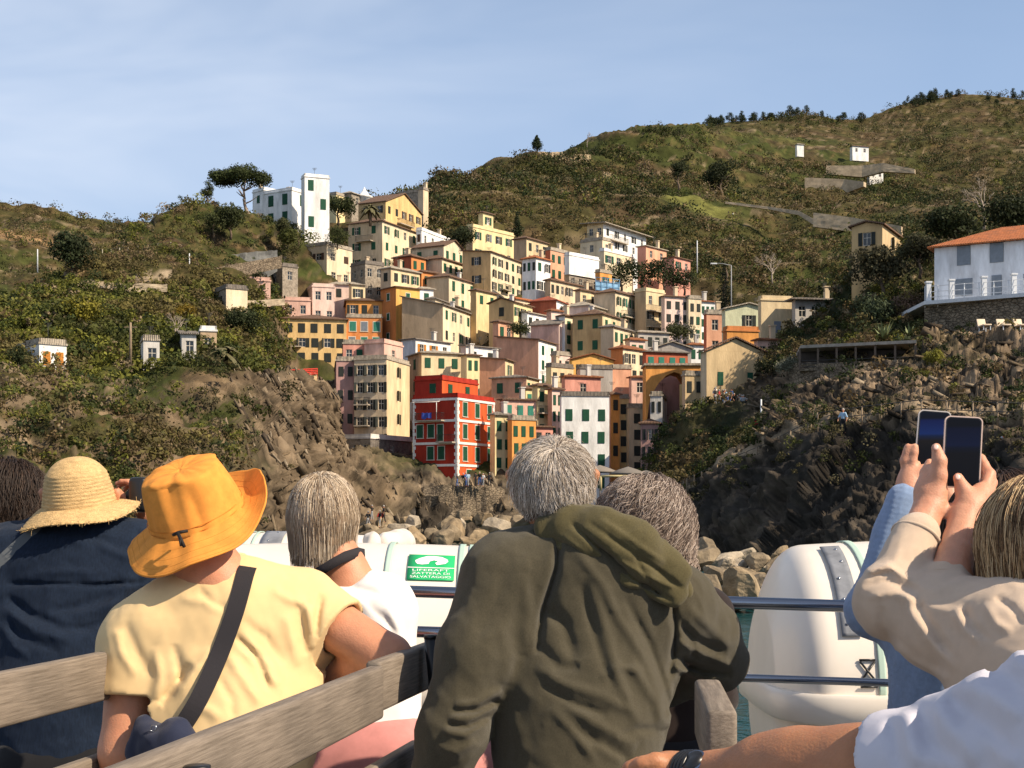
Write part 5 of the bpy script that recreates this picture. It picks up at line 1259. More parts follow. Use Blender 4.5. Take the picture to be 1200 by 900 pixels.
tree('dark cypress like tree beside the tall street lamp', 850, 372, 246, 9, 'cone', wid=3.4, tint=(.022, .026, .014), name='evergreen_tree')
tree('rounded grey green bush in front of the headland veranda house', 1020, 386, 148, 4.4, 'bush', wid=2.7, tint=(.05, .065, .032))
tree('reddish brown bush right of the grey green headland bush', 1062, 384, 148, 3.8, 'bush', wid=2.2, tint=(.10, .065, .045))
tree('dark olive tree hanging below the lone yellow house', 1034, 348, 154, 5.2, 'round', wid=4.2, tint=(.06, .055, .028))
tree('dark shrub left of the white headland house', 1078, 322, 152, 4.6, 'round', wid=2.6, tint=(.045, .045, .022))
tree('dark bushy tree above the roof of the headland house', 1120, 288, 175, 4.5, 'round', wid=4.5, tint=(.03, .038, .014))
tree('tall dark trees mass behind the right end of the headland house', 1190, 280, 180, 5.2, 'round', wid=4.5, tint=(.03, .038, .014))
tree('spiky pale agave clump behind the roofed terrace', 1036, 398, 138, 1.9, 'agave')
tree('spiky agave under the headland house wall', 1066, 396, 138, 1.6, 'agave')
tree('bright yellow green bush on the headland rock face', 1094, 428, 122, 1.4, 'bush', wid=1.1, tint=(.20, .19, .03))
tree('small yellow green bush near the right edge of the headland rock', 1135, 460, 116, 1.1, 'bush', wid=.9, tint=(.19, .18, .03))
tree('white flowering creeper bush beside the tan gable house', 922, 436, 140, 1.5, 'bush', wid=1.5, tint=(.20, .20, .14))
tree('dark climbing shrub at the right foot of the tan gable house', 905, 445, 150, 2.6, 'bush', wid=2.0, tint=(.03, .036, .014))
tree('dry palm on the left terraces below the cream hut', 262, 440, 165, 3.4, 'palm', wid=2.6, r=.2, tint=(.12, .10, .045))
tree('brown thatch like leafless tree on the left terraces', 205, 398, 172, 4.4, 'bare', r=.16)
tree('bright yellow bush on the left terraces', 92, 378, 172, 2.4, 'bush', wid=3.4, tint=(.17, .15, .02))
tree('yellow flowering bush right of the bright yellow one', 217, 372, 185, 1.6, 'bush', wid=1.6, tint=(.22, .15, .02))
tree('dark green bush beside the small white terrace house', 22, 432, 148, 2.4, 'bush', wid=1.7, tint=(.035, .045, .015))
tree('palm like bush below the cream hut terrace wall', 285, 392, 196, 3.0, 'round', wid=3.4, tint=(.035, .045, .016))
tree('planter shrubs on the terrace under the plain pink gable house', 610, 392, 228, 2.0, 'bush', wid=2.2)
tree('rooftop palm tub between the tower row and the grey gable house', 795, 396, 232, 2.6, 'bush', wid=3.2, tint=(.05, .055, .02))
# skyline pines on the right hill: one of each build, copied
def skyline():
    S = SHEETS['far_hill']; rs = np.random.RandomState(5)
    iy = np.argmin(np.abs(S['LV'][:, 0]-4.0))
    protos = []
    for i in range(4):
        r_ = np.random.RandomState(50+i); h = 4.4+i*.5; cl = []
        for k in range(9):
            t = k/8; w = (2.5-.4*(i % 2))*(1-.45*t*t)
            for s in range(2): a = r_.rand()*6.28; cl.append((math.cos(a)*w*.5, math.sin(a)*w*.5, h*(.35+.62*t), w*.55))
        protos.append((crown(cl, 26, (.030, .040, .016), .26, r_), trunk_mesh(h*.8, .16, (0, 0), 0, rs=r_).mesh('trunk', m_bark), h))
    pxs = list(rs.uniform(818, 905, 34))+list(905+80*rs.rand(14)**1.5)+list(rs.normal(1085, 22, 20))+list(rs.uniform(985, 1200, 26)); pxs.sort()
    for px in pxs:
        ix = np.argmin(np.abs(S['PX'][0]-px)); p = Vector([float(q) for q in S['V'][iy-rs.randint(0, 4), ix]])
        c, t, h = protos[rs.randint(4)]
        root = thing('pine_tree', p-Vector((0, 0, .5)), 'small dark pine standing on the skyline of the right hill', 'tree', 'pines along the right skyline')
        s = rs.uniform(.4, .95); root.scale = (s, s, s*rs.uniform(.85, 1.25)); root.rotation_euler = (0, 0, rs.rand()*6)
        a = link('trunk', t, None, root, False); b = link('crown', c, m_leaf, root, False)
skyline()
# ================================================================ implicit-surface modeller for bodies, clothes, hats and hands
def A3(v): return np.array(v, np.float32)
def surf_nets(W, lo, res):
    S = W < 0
    nx, ny, nz = W.shape
    cnt = np.zeros((nx-1, ny-1, nz-1), np.int8)
    offs = [(i, j, k) for i in (0, 1) for j in (0, 1) for k in (0, 1)]
    for i, j, k in offs: cnt += S[i:nx-1+i, j:ny-1+j, k:nz-1+k]
    act = np.argwhere((cnt > 0) & (cnt < 8))
    C = np.stack([W[act[:, 0]+i, act[:, 1]+j, act[:, 2]+k] for i, j, k in offs], 1)
    O = np.array(offs, np.float32)
    acc = np.zeros((len(act), 3), np.float32); n = np.zeros(len(act), np.float32)
    for a in range(8):
        for b in range(a+1, 8):
            if np.abs(O[a]-O[b]).sum() != 1: continue
            m = (C[:, a] < 0) != (C[:, b] < 0)
            t = np.where(m, C[:, a]/(C[:, a]-C[:, b]+1e-12), 0)
            acc += (m[:, None])*(O[a]+(O[b]-O[a])*t[:, None]); n += m
    V = (act+acc/n[:, None])*res+lo
    idm = -np.ones((nx-1, ny-1, nz-1), np.int32); idm[tuple(act.T)] = np.arange(len(act))
    Q = []
    for ax in range(3):
        u, v = (ax+1) % 3, (ax+2) % 3
        sl0 = [slice(None)]*3; sl1 = [slice(None)]*3; sl0[ax] = slice(0, -1); sl1[ax] = slice(1, None)
        d = S[tuple(sl0)] != S[tuple(sl1)]
        e = np.argwhere(d)
        lim = [nx-1, ny-1, nz-1]
        e = e[(e[:, u] > 0) & (e[:, v] > 0) & (e[:, u] < lim[u]) & (e[:, v] < lim[v])]
        ins = S[tuple(e.T)]
        def cell(du, dv):
            q = e.copy(); q[:, u] += du; q[:, v] += dv; return idm[tuple(q.T)]
        q = np.stack([cell(-1, -1), cell(0, -1), cell(0, 0), cell(-1, 0)], 1)
        q[~ins] = q[~ins][:, ::-1]
        Q.append(q)
    Q = np.concatenate(Q); Q = Q[(Q >= 0).all(1)]
    return V, Q
class Sdf:
    """smooth union of tapered capsules and ellipsoids, with folds, cuts and hollows"""
    def __init__(s): s.p = []; s.cuts = []; s.folds = []; s.fns = []
    def cap(s, a, b, ra, rb=None, k=.02, sq=None):
        """tapered capsule; sq = (axis, factor) flattens it along an axis"""
        s.p.append(('c', A3(a), A3(b), ra, ra if rb is None else rb, k, sq)); return s
    def chain(s, pts, rs, k=.01):
        for i in range(len(pts)-1): s.cap(pts[i], pts[i+1], rs[i], rs[i+1], k)
        return s
    def ell(s, c, r, k=.02, R=None):
        s.p.append(('e', A3(c), A3(r), None if R is None else np.array(R, np.float32).reshape(3, 3), None, k, None)); return s
    def cut(s, o, n, k=.004): s.cuts.append(('p', A3(o), A3(Vector(n).normalized()), k)); return s
    def hollow(s, a, b, r, r2=None, k=.004): s.cuts.append(('h', A3(a), A3(b), r, r if r2 is None else r2, k)); return s
    def fold(s, pts, w, amp): s.folds.append((np.array(pts, np.float32), w, amp)); return s
    def noise(s, fn): s.fns.append(fn); return s
    def prim(s, q, X):
        if q[0] == 'c':
            a, b = q[1], q[2]; ba = b-a; pa = X-a; L = float(ba @ ba)+1e-9
            t = np.clip(pa @ ba/L, 0, 1); v = pa-t[:, None]*ba
            if q[6] is not None:
                ax = A3(q[6][0]); c = v @ ax; v = v+(c*(1/q[6][1]-1))[:, None]*ax
                d = np.sqrt((v*v).sum(1))-(q[3]+(q[4]-q[3])*t); return d*min(1, .5+.5*q[6][1])
            return np.sqrt((v*v).sum(1))-(q[3]+(q[4]-q[3])*t)
        v = X-q[1]
        if q[3] is not None: v = v @ q[3]          # into the local frame
        r = q[2]; k0 = np.sqrt(((v/r)**2).sum(1)); k1 = np.sqrt(((v/(r*r))**2).sum(1))+1e-9
        return k0*(k0-1)/k1
    def __call__(s, X):
        d = None
        for q in s.p:
            e = s.prim(q, X)
            if d is None: d = e; continue
            k = q[5]; h = np.maximum(k-np.abs(d-e), 0)/k; d = np.minimum(d, e)-h*h*k*.25
        if s.folds or s.fns:
            m = np.abs(d) < .05
            if m.any():
                Y = X[m]; add = np.zeros(len(Y), np.float32)
                if s.folds:
                    px = 600+F*Y[:, 0]/Y[:, 1]; py = HZ-(Y[:, 2]-ZC)*F/Y[:, 1]
                    U = np.stack([px, py], 1)
                    for pts, w, amp in s.folds:
                        best = np.full(len(U), 1e9, np.float32)
                        tt = np.zeros(len(U), np.float32); n = len(pts)-1
                        for i in range(n):
                            a, b = pts[i], pts[i+1]; ba = b-a; t = np.clip((U-a) @ ba/(ba @ ba+1e-6), 0, 1)
                            e = ((U-a-t[:, None]*ba)**2).sum(1); c = e < best
                            best = np.where(c, e, best); tt = np.where(c, (i+t)/n, tt)
                        prof = np.exp(-best/(w*w))*np.sqrt(np.clip(np.minimum(tt, 1-tt)*5, 0, 1))
                        add += amp*prof
                for f in s.fns: add += f(Y)
                d = d.copy(); d[m] -= add
        for c in s.cuts:
            if c[0] == 'p': e = (X-c[1]) @ c[2]; k = c[3]
            else: e = -s.prim(('c', c[1], c[2], c[3], c[4], 0, None), X); k = c[5]
            h = np.maximum(k-np.abs(d-e), 0)/k; d = np.maximum(d, e)+h*h*k*.25
        return d
    def bounds(s, pad=.03):
        lo = np.full(3, 1e9); hi = -lo
        for q in s.p:
            if q[0] == 'c':
                r = max(q[3], q[4]); lo = np.minimum(lo, np.minimum(q[1], q[2])-r); hi = np.maximum(hi, np.maximum(q[1], q[2])+r)
            else: r = q[2].max(); lo = np.minimum(lo, q[1]-r); hi = np.maximum(hi, q[1]+r)
        return lo-pad, hi+pad
    def mesh(s, name, res=.007, lo=None, hi=None):
        if lo is None: lo, hi = s.bounds()
        lo = np.array(lo, np.float32); hi = np.array(hi, np.float32); B_ = 6
        nb = np.ceil((hi-lo)/(res*B_)).astype(int); n = nb*B_
        cx = [lo[i]+(np.arange(nb[i])+.5)*B_*res-.5*res for i in range(3)]
        G = np.stack(np.meshgrid(*cx, indexing='ij'), -1).reshape(-1, 3).astype(np.float32)
        dc = s(G).reshape(nb)
        act = np.abs(dc) < B_*res*1.25+.03
        W = np.repeat(np.repeat(np.repeat(np.where(dc > 0, 1., -1.).astype(np.float32), B_, 0), B_, 1), B_, 2)
        M = np.repeat(np.repeat(np.repeat(act, B_, 0), B_, 1), B_, 2)
        idx = np.argwhere(M)
        X = (idx*res+lo).astype(np.float32)
        out = np.empty(len(X), np.float32)
        for i in range(0, len(X), 400000): out[i:i+400000] = s(X[i:i+400000])
        W[tuple(idx.T)] = out
        V, Q = surf_nets(W, lo, res)
        return np_mesh(name, V, Q, True)

# ---------------------------------------------------------------- hair made of strands
def hair_mat(name, rough=.55, spec=.35):
    if name in MATS: return MATS[name]
    m = bpy.data.materials.new(name); m.use_nodes = True; nt = m.node_tree; b = nt.nodes['Principled BSDF']
    a = nd(nt, 'ShaderNodeAttribute', attribute_name='tint'); nt.links.new(a.outputs['Color'], b.inputs['Base Color'])
    b.inputs['Roughness'].default_value = rough; b.inputs['Specular IOR Level'].default_value = spec
    MATS[name] = m; return m
def strands(name, c, rad, R, n, length, mask, flow, cols, parent, grav=.25, curl=0, freq=9, hug=.0, lift=.012, step=9, rad_s=.0008, seed=3, clump=40, wave=0.0, spread=.35, lenv=.3, lens=None):
    """c, rad, R: head ellipsoid; mask(local unit dirs) keeps roots; flow(local dirs) gives the combing direction; cols: list of (colour, weight)"""
    rs = np.random.RandomState(seed)
    d = rs.normal(size=(n*4, 3)); d /= np.linalg.norm(d, axis=1)[:, None]
    d = d[mask(d)][:n]; n = len(d)
    Rm = np.array(R, float).reshape(3, 3)
    rad = np.array(rad, float); c = np.array(c, float)
    off = rs.rand(n)*lift
    p = d*rad
    t = flow(d); t -= d*(t*d).sum(1)[:, None]; t /= np.linalg.norm(t, axis=1)[:, None]+1e-9
    v = t+d*spread*(.4+.6*rs.rand(n))[:, None]+rs.normal(size=(n, 3))*.12; v /= np.linalg.norm(v, axis=1)[:, None]
    g = (Rm.T @ np.array([0, 0, -1.0]))
    L = length*(1-lenv+lenv*2*rs.rand(n))
    if lens is not None: L = L*lens(d)
    # clumps share their wobble
    cd = rs.normal(size=(clump, 3)); cd /= np.linalg.norm(cd, axis=1)[:, None]
    ci = np.argmax(d @ cd.T, 1); ph = rs.rand(clump)*6.28; ph = ph[ci]+rs.normal(size=n)*.35
    ax = np.cross(v, rs.normal(size=(clump, 3))[ci]); ax /= np.linalg.norm(ax, axis=1)[:, None]+1e-9; bx = np.cross(v, ax)
    pts = [p.copy()]; q = p.copy()
    for k in range(1, step):
        ds = L/(step-1)
        nn = q/(rad*rad); nn /= np.linalg.norm(nn, axis=1)[:, None]; out_ = np.sqrt(((q/(rad+off[:, None]))**2).sum(1))
        v = v-nn*(hug*np.clip((out_-1)*12, 0, 1)*np.clip(1+q[:, 2]/rad[2]*1.6, 0, 1))[:, None]
        v = v+g*grav/(step-1)*3+rs.normal(size=(n, 3))*wave; v /= np.linalg.norm(v, axis=1)[:, None]
        q = q+v*ds[:, None]
        e = np.sqrt(((q/(rad+off[:, None]))**2).sum(1)); ins = e < 1.0
        q = np.where(ins[:, None], q/np.maximum(e, .3)[:, None], q)
        # keep the direction tangent when it was pushed out
        nn = q/(rad*rad); nn /= np.linalg.norm(nn, axis=1)[:, None]
        dn = (v*nn).sum(1); v = np.where((ins & (dn < 0))[:, None], v-nn*dn[:, None], v)
        w = q
        if curl:
            s_ = k/(step-1); a = ph+freq*s_
            w = q+(ax*np.cos(a)[:, None]+bx*np.sin(a)[:, None])*curl*min(1, s_*2.5)
        pts.append(w.copy())
    Pn = np.stack(pts, 1) @ Rm.T+c
    cu = bpy.data.hair_curves.new(name); cu.add_curves([step]*n)
    cu.position_data.foreach_set('vector', Pn.astype(np.float32).ravel())
    rr = np.linspace(1, .45, step)*rad_s
    at = cu.attributes.get('radius') or cu.attributes.new('radius', 'FLOAT', 'POINT')
    at.data.foreach_set('value', np.tile(rr, n).astype(np.float32))
    C = np.array([x[0] for x in cols], float); w = np.array([x[1] for x in cols], float); w /= w.sum()
    cc = C[np.random.RandomState(seed+1).choice(len(C), clump*3, p=w)]; cd3 = rs.normal(size=(clump*3, 3)); cd3 /= np.linalg.norm(cd3, axis=1)[:, None]
    cj = np.argmax(d @ cd3.T+rs.normal(size=(n, clump*3))*.03, 1)
    col = cc[cj]*(.75+.5*rs.rand(n))[:, None]
    ta = cu.attributes.new('tint', 'FLOAT_COLOR', 'CURVE'); t4 = np.ones((n, 4), np.float32); t4[:, :3] = col; ta.data.foreach_set('color', t4.ravel())
    return link(name, cu, hair_mat('hair_strand'), parent)
# ================================================================ the boat: deck, rail, benches, life rafts
DZ = 2.75
m_deck = mat('deck_paint', (.16, .17, .18), .7, var=.2, scale=3, bump=.2, bscale=40)
b = MB(); b.box((0, 1.4, DZ-.06), (7.0, 6.4, .12)); o = b.build('deck', m_deck); o['kind'] = 'structure'
b = MB(); b.box((0, 1.4, DZ-1.6), (6.6, 6.1, 2.9)); o = b.build('hull', mat('hull_paint', (.72, .72, .70), .5, var=.1)); tag(o, 'white hull of the excursion boat below the deck', 'boat', kind='thing')
def grey_wood():
    m = bpy.data.materials.new('grey_teak'); m.use_nodes = True; nt = m.node_tree; p = nt.nodes['Principled BSDF']; p.inputs['Roughness'].default_value = .75
    tc = nd(nt, 'ShaderNodeTexCoord'); mp = nd(nt, 'ShaderNodeMapping'); mp.inputs['Scale'].default_value = (30, 2.2, 64)
    n = nd(nt, 'ShaderNodeTexNoise'); n.inputs['Scale'].default_value = 4; n.inputs['Detail'].default_value = 8; n.inputs['Roughness'].default_value = .7
    nt.links.new(tc.outputs['Object'], mp.inputs[0]); nt.links.new(mp.outputs[0], n.inputs['Vector'])
    r = nd(nt, 'ShaderNodeValToRGB'); r.color_ramp.elements[0].position = .3; r.color_ramp.elements[1].position = .72
    r.color_ramp.elements[0].color = (.11, .085, .062, 1); r.color_ramp.elements[1].color = (.27, .22, .17, 1)
    nt.links.new(n.outputs['Fac'], r.inputs[0])
    n2 = nd(nt, 'ShaderNodeTexNoise'); n2.inputs['Scale'].default_value = 5; n2.inputs['Detail'].default_value = 4
    nt.links.new(tc.outputs['Object'], n2.inputs['Vector']); mr = nd(nt, 'ShaderNodeMapRange'); mr.inputs['From Min'].default_value = .3; mr.inputs['From Max'].default_value = .7; mr.inputs['To Min'].default_value = .72; mr.inputs['To Max'].default_value = 1.2
    nt.links.new(n2.outputs['Fac'], mr.inputs[0])
    mx = nd(nt, 'ShaderNodeMix', data_type='RGBA', blend_type='MULTIPLY'); mx.inputs['Factor'].default_value = 1
    nt.links.new(r.outputs[0], mx.inputs['A']); nt.links.new(mr.outputs[0], mx.inputs['B']); nt.links.new(mx.outputs['Result'], p.inputs['Base Color'])
    bp = nd(nt, 'ShaderNodeBump'); bp.inputs['Strength'].default_value = .35; bp.inputs['Distance'].default_value = .003
    nt.links.new(n.outputs['Fac'], bp.inputs['Height']); nt.links.new(bp.outputs[0], p.inputs['Normal'])
    return m
m_teak = grey_wood()
m_black = mat('black_steel', (.012, .012, .013), .35, spec=.5)
m_steel = mat('rail_steel', (.42, .43, .46), .22, metal=1.0)
m_railp = mat('rail_polished', (.30, .31, .34), .16, metal=1.0)
def plank(root, a, b_, w, h, top=.02, name='backrest'):
    """board from a to b (centres of its top edge)"""
    d = (b_-a); L = d.length; d.normalize(); up = Vector((0, 0, 1)); s = d.cross(up).normalized(); up = s.cross(d)
    M = Matrix((s, d, up)).transposed()
    mb = MB(); mb.box((0, 0, 0), (w, L, h), bev=.008)
    me = mb.mesh(name)
    o = link(name, me, m_teak, root, False)
    o.matrix_local = Matrix.Translation((a+b_)/2-up*h/2-root.location) @ M.to_4x4()
    return o
def bench(label, a, b_, post_d, seat_side, bottom=.10, name='bench', single=True, wide=.032, drop=0.0):
    root = thing(name, Vector(((a.x+b_.x)/2, (a.y+b_.y)/2, DZ)), label, 'bench')
    plank(root, a, b_, wide, bottom)
    d = (b_-a).normalized(); s = Vector((d.y, -d.x, 0)).normalized()*seat_side
    if single: plank(root, a-Vector((0, 0, .22))+s*.03, b_-Vector((0, 0, .22))+s*.03, .03, .09, name='lower_backrest')
    for k in range(4): plank(root, a-Vector((0, 0, .52))+s*(.10+.105*k), b_-Vector((0, 0, .52))+s*(.10+.105*k), .095, .03, name='seat_slat')
    for t in post_d:
        p = a.lerp(b_, t)
        m = MB(); q = p-s*.035; m.tube([Vector((q.x-s.x*.10, q.y-s.y*.1, DZ)), q+Vector((0, 0, .02-drop))], .016, 12); m.build('post', m_black, root)
        c = MB(); c.tube([q+Vector((0, 0, .018-drop)), q+Vector((0, 0, .026-drop))], .0165, 12); c.build('post_cap', m_black, root)
        g = MB(); g.box(Vector((p.x, p.y, p.z-.55))+s*.2, (.04, .04, .04)); g.tube([Vector((p.x, p.y, p.z-.555)), Vector((p.x, p.y, p.z-.555))+s*.5], .018, 8); g.tube([Vector((p.x, p.y, p.z-.57))+s*.48, Vector((p.x+s.x*.52, p.y+s.y*.52, DZ))], .016, 8); g.build('leg_frame', m_black, root)
    return root
zt = ZC-.29
bench('grey wooden bench back running away in front of the yellow shirt', Pz(126, zt, 1.60), Pz(441, zt, 2.686), (.155, ), -1, drop=.05)
bench('grey wooden bench back end with a black post beside the white top', Pz(437, zt, 2.76), Pz(504, zt, 3.18), (.72,), -1)
bench('grey wooden bench back at the left edge behind the navy shirt', Pz(-190, zt, 2.15), Pz(172, zt, 3.15), (.1, .9), -1)
bench('grey wooden bench back just right of the green jacket', Pz(846, zt, 2.08), Pz(829, zt, 2.47), (), -1, wide=.045)
# ---- rail
rl = thing('railing', Pz(700, DZ, 4.1), 'dark steel boat railing with three tubes in front of the life rafts', 'railing')
def rp(px, py, d): return P(px, py, d)
for pts, r in (([(-150, 678, 4.35), (480, 693, 4.15), (830, 705, 4.05), (1010, 711, 4.0), (1400, 724, 3.9)], .0175),
               ([(-150, 730, 4.35), (480, 740, 4.15), (640, 745, 4.1)], .017),
               ([(640, 786, 4.1), (830, 793, 4.05), (1035, 800, 4.0), (1400, 812, 3.9)], .0115),
               ([(-150, 785, 4.35), (480, 797, 4.15), (640, 802, 4.1)], .012)):
    m = MB(); m.tube([P(*p) for p in pts], r, 14); m.build('tube', m_railp, rl)
for px, d in ((-60, 4.33), (300, 4.2), (700, 4.08), (1120, 3.97)):
    t = P(px, 694+(px-480)*.035, d); m = MB(); m.tube([Vector((t.x, t.y, DZ)), t], .017, 12); m.build('post', m_railp, rl)
# ---- life raft canisters
m_grp = mat('raft_white', (.78, .71, .62), .38, var=.05, scale=2, dirt=(.55, .48, .38), dirt_amt=.35, spec=.4, coat=.15)
m_seal = mat('raft_seal', (.42, .55, .47), .6, var=.1)
m_grey = mat('raft_grey', (.20, .21, .23), .6, var=.3, scale=12)
def raft(label, cx, L, y, zc, R, bands, seals, sticker=None, flange=True, pit=0.0, mark=False):
    """horizontal capsule-shaped container; its axis runs along x; cx = centre"""
    root = thing('life_raft', Vector((cx, y, zc-R)), label, 'life raft', 'white life raft canisters outside the railing')
    def prof(x):            # radius along the axis, squarish ends
        t = abs(x)/(L/2)
        return R*(1-.055*t*t)*max(0.0, 1-max(0, (t-.80)/.20)**2.6*.42) if t < .999 else R*.54
    n = 64; N = 56
    def ring(x, r, a0=0, a1=2*math.pi, m_=n): return [Vector((cx+x, y+r*math.sin(a0+(a1-a0)*k/m_), zc+r*math.cos(a0+(a1-a0)*k/m_))) for k in range(m_+1)]
    for name, a0, a1, sc in (('upper_shell', -math.pi/2, math.pi/2, 1.0), ('lower_shell', math.pi/2, 3*math.pi/2, .93)):
        V, Q = [], []
        xs = [-L/2+L*(.5-.5*math.cos(math.pi*i/N)) for i in range(N+1)]
        m_ = 32
        for x in xs: V += ring(x, prof(x)*sc, a0, a1, m_)
        for i in range(N):
            for k in range(m_): q = i*(m_+1)+k; Q.append((q, q+1, q+m_+2, q+m_+1))
        mb = MB(); mb.add(V, Q, True)
        for e, i0 in ((-1, 0), (1, N)):
            c0 = len(mb.v); rg = V[i0*(m_+1):(i0+1)*(m_+1)]; mb.add(rg+[Vector((cx+e*(L/2+R*.05), y, zc))], [(k, k+1, m_+1) for k in range(m_)], True)
        mb.build(name, m_grp, root)
    if flange:
        f = MB(); hw = L/2+.035
        out = []
        for k in range(48):
            a = 2*math.pi*k/48; sx = math.copysign(abs(math.cos(a))**.35, math.cos(a)); sy = math.copysign(abs(math.sin(a))**.45, math.sin(a)); out.append(Vector((cx+sx*hw, y+sy*(R+.03), zc)))
        V = []; 
        for dz, sc in ((-.05, .985), (-.042, 1.0), (.03, 1.0), (.042, .985)): V += [Vector((cx+(p.x-cx)*sc, y+(p.y-y)*sc, zc+dz)) for p in out]
        Q = [(r*48+k, r*48+(k+1) % 48, (r+1)*48+(k+1) % 48, (r+1)*48+k) for r in range(3) for k in range(48)]
        f.add(V, Q, True); f.add([v for v in V[:48]], [tuple(range(48))]); f.add([v for v in V[-48:]], [tuple(range(48))]); f.build('flange', m_grp, root)
    def strip(name, x0, x1, a0, a1, off, m, th=.004):
        V = []; nn = 36; Q = []
        for i in range(5):
            x = x0+(x1-x0)*i/4
            for k in range(nn+1):
                a = a0+(a1-a0)*k/nn; r = prof(x)+off; V.append(Vector((cx+x, y-r*math.sin(a), zc+r*math.cos(a))))
        for i in range(4):
            for k in range(nn): q = i*(nn+1)+k; Q.append((q, q+nn+1, q+nn+2, q+1))
        mb = MB(); mb.add(V, Q, True); o = mb.build(name, m, root)
        md = o.modifiers.new('thickness', 'SOLIDIFY'); md.thickness = th; md.offset = 1
        return o
    for x, w, a0, a1 in bands:
        strip('grey_band', x-w/2, x+w/2, a0, a1, .006, m_grey)
        sc_ = MB()
        for a in [a0+.08+(a1-a0-.16)*j/4 for j in range(5)]:
            r = prof(x)+.011; c = Vector((cx+x+.012*(1 if int(a*10) % 2 else -1), y-r*math.sin(a), zc+r*math.cos(a))); sc_.lathe([(.005, -.004), (.005, .002), (.003, .004)], c, 8, Matrix.Rotation(a, 3, 'X'))
        sc_.build('rivets', m_steel, root)
    for x, w in seals: strip('seal_strip', x-w/2, x+w/2, -1.2, 1.52, .003, m_seal, .003)
    if sticker:
        x0, x1, a0, a1 = sticker
        st = strip('safety_sticker', x0, x1, a0, a1, .004, mat('sticker_green', (.02, .42, .14), .5), .002)
        # white life raft symbol and lettering wrapped on the curve
        mw = mat('sticker_white', (.85, .85, .83), .5)
        def on(u, v, h=.008):
            x = x0+(x1-x0)*u; a = a1+(a0-a1)*v; r = prof(x)+h; return Vector((cx+x, y-r*math.sin(a), zc+r*math.cos(a)))
        def poly(pts, h=.0075):
            mb.add([on(u, v, h) for u, v in pts], [tuple(range(len(pts)))])
        mb = MB()
        # raft: rounded canopy with a doorway
        can = [(.16, .62), (.15, .70), (.24, .80), (.40, .91), (.55, .92), (.72, .88), (.84, .77), (.86, .68), (.80, .58), (.62, .52), (.58, .60), (.64, .68), (.55, .72), (.46, .66), (.44, .56), (.30, .53), (.2, .55)]
        poly(can)
        poly([(.0, .40), (1.0, .40), (1.0, .425), (.0, .425)])
        mb.build('raft_symbol', mw, root)
        txt = [('LIFERAFT', .285, .78, .62), ('ZATTERA DI', .17, .8, .62), ('SALVATAGGIO', .055, .86, .62)]
        for s_, v0, wfrac, hh in txt:
            cu = bpy.data.curves.new('lettering', 'FONT'); cu.body = s_; cu.size = 1; cu.align_x = 'LEFT'
            tmp = bpy.data.objects.new('tmp', cu); COL.objects.link(tmp); dg = bpy.context.evaluated_depsgraph_get(); me = bpy.data.meshes.new_from_object(tmp.evaluated_get(dg)); bpy.data.objects.remove(tmp); bpy.data.curves.remove(cu)
            xs_ = [v.co.x for v in me.vertices]; w_ = max(xs_)-min(xs_); mn = min(xs_)
            for v in me.vertices:
                u = .5-wfrac/2+(v.co.x-mn)/w_*wfrac; vv = v0+v.co.y*.105; v.co = on(u, vv, .0075)
            me.materials.clear(); link('lettering', me, mw, root)
    if mark:
        mb = MB(); a = 1.32
        def on2(x, a, h=.006): r = prof(x)+h; return Vector((cx+x, y-r*math.sin(a), zc+r*math.cos(a)))
        for (xa, aa), (xb, ab) in (((mark-.022, 1.28), (mark+.022, 1.40)), ((mark+.022, 1.28), (mark-.022, 1.40)), ((mark-.024, 1.27), (mark+.024, 1.27)), ((mark-.024, 1.435), (mark+.026, 1.435))):
            mb.tube([on2(xa, aa), on2((xa+xb)/2, (aa+ab)/2), on2(xb, ab)], .0035, 5)
        mb.build('black_marking', m_black, root)
    cr = MB()
    for s_ in (-.3, .3):
        cr.box((cx+L*s_, y, zc-R-.05), (.06, R*1.7, .1)); cr.box((cx+L*s_, y-R*.8, zc-R+.06), (.06, .05, .25)); cr.box((cx+L*s_, y+R*.8, zc-R+.06), (.06, .05, .25))
    cr.box((cx, y-R*.6, zc-R-.2), (L*.9, .05, .25)); cr.build('cradle', m_railp, root)
    return root
# front left canister: its right end just left of the green jacket
yA, RA = 5.05, .47
zA = ZC-(636-HZ)/F*yA-RA
xr_ = (628-600)/F*yA; LA = 1.45; cA = xr_-LA/2
def xA(px, y=yA): return (px-600)/F*y-cA
raft('white life raft canister with the green safety sticker beside the green jacket', cA, LA, yA, zA, RA,
     [(xA(577), .075, .05, 1.2)], [(xA(543), .02), (xA(553), .012), (xA(462), .02)], sticker=(xA(484), xA(536), .40, .72))
yB, RB = 6.0, .47; zB = ZC-(624-HZ)/F*yB-RB; xrB = (496-600)/F*yB; LB = 1.45; cB = xrB-LB/2
def xB(px): return (px-600)/F*yB-cB
raft('white life raft canister behind the blonde woman and the orange hat', cB, LB, yB, zB, RB, [(xB(327), .085, .1, 1.2), (xB(455), .075, .05, 1.2)], [(xB(296), .02), (xB(358), .02), (xB(306), .01)])
yC, RC_ = 4.75, .50; zC_ = ZC-(632-HZ)/F*yC-RC_; xlC = (891-600)/F*yC; LC = 1.45; cC = xlC+LC/2
def xC(px): return (px-600)/F*yC-cC
raft('white life raft canister with a grey band on the right below the raised phones', cC, LC, yC, zC_, RC_, [(xC(962), .062, .25, 1.12)], [(xC(990), .022)], mark=xC(975), )
# dark recess plate right of the seal on the right canister
b = MB(); b.box((xC(1035)+cC, yC-.475, zC_+.04), (.12, .05, .34), bev=.02); ob = b.build('hatch_cover', m_black); tag(ob, 'black rectangular plate on the side of the right life raft', 'cover', kind='thing')
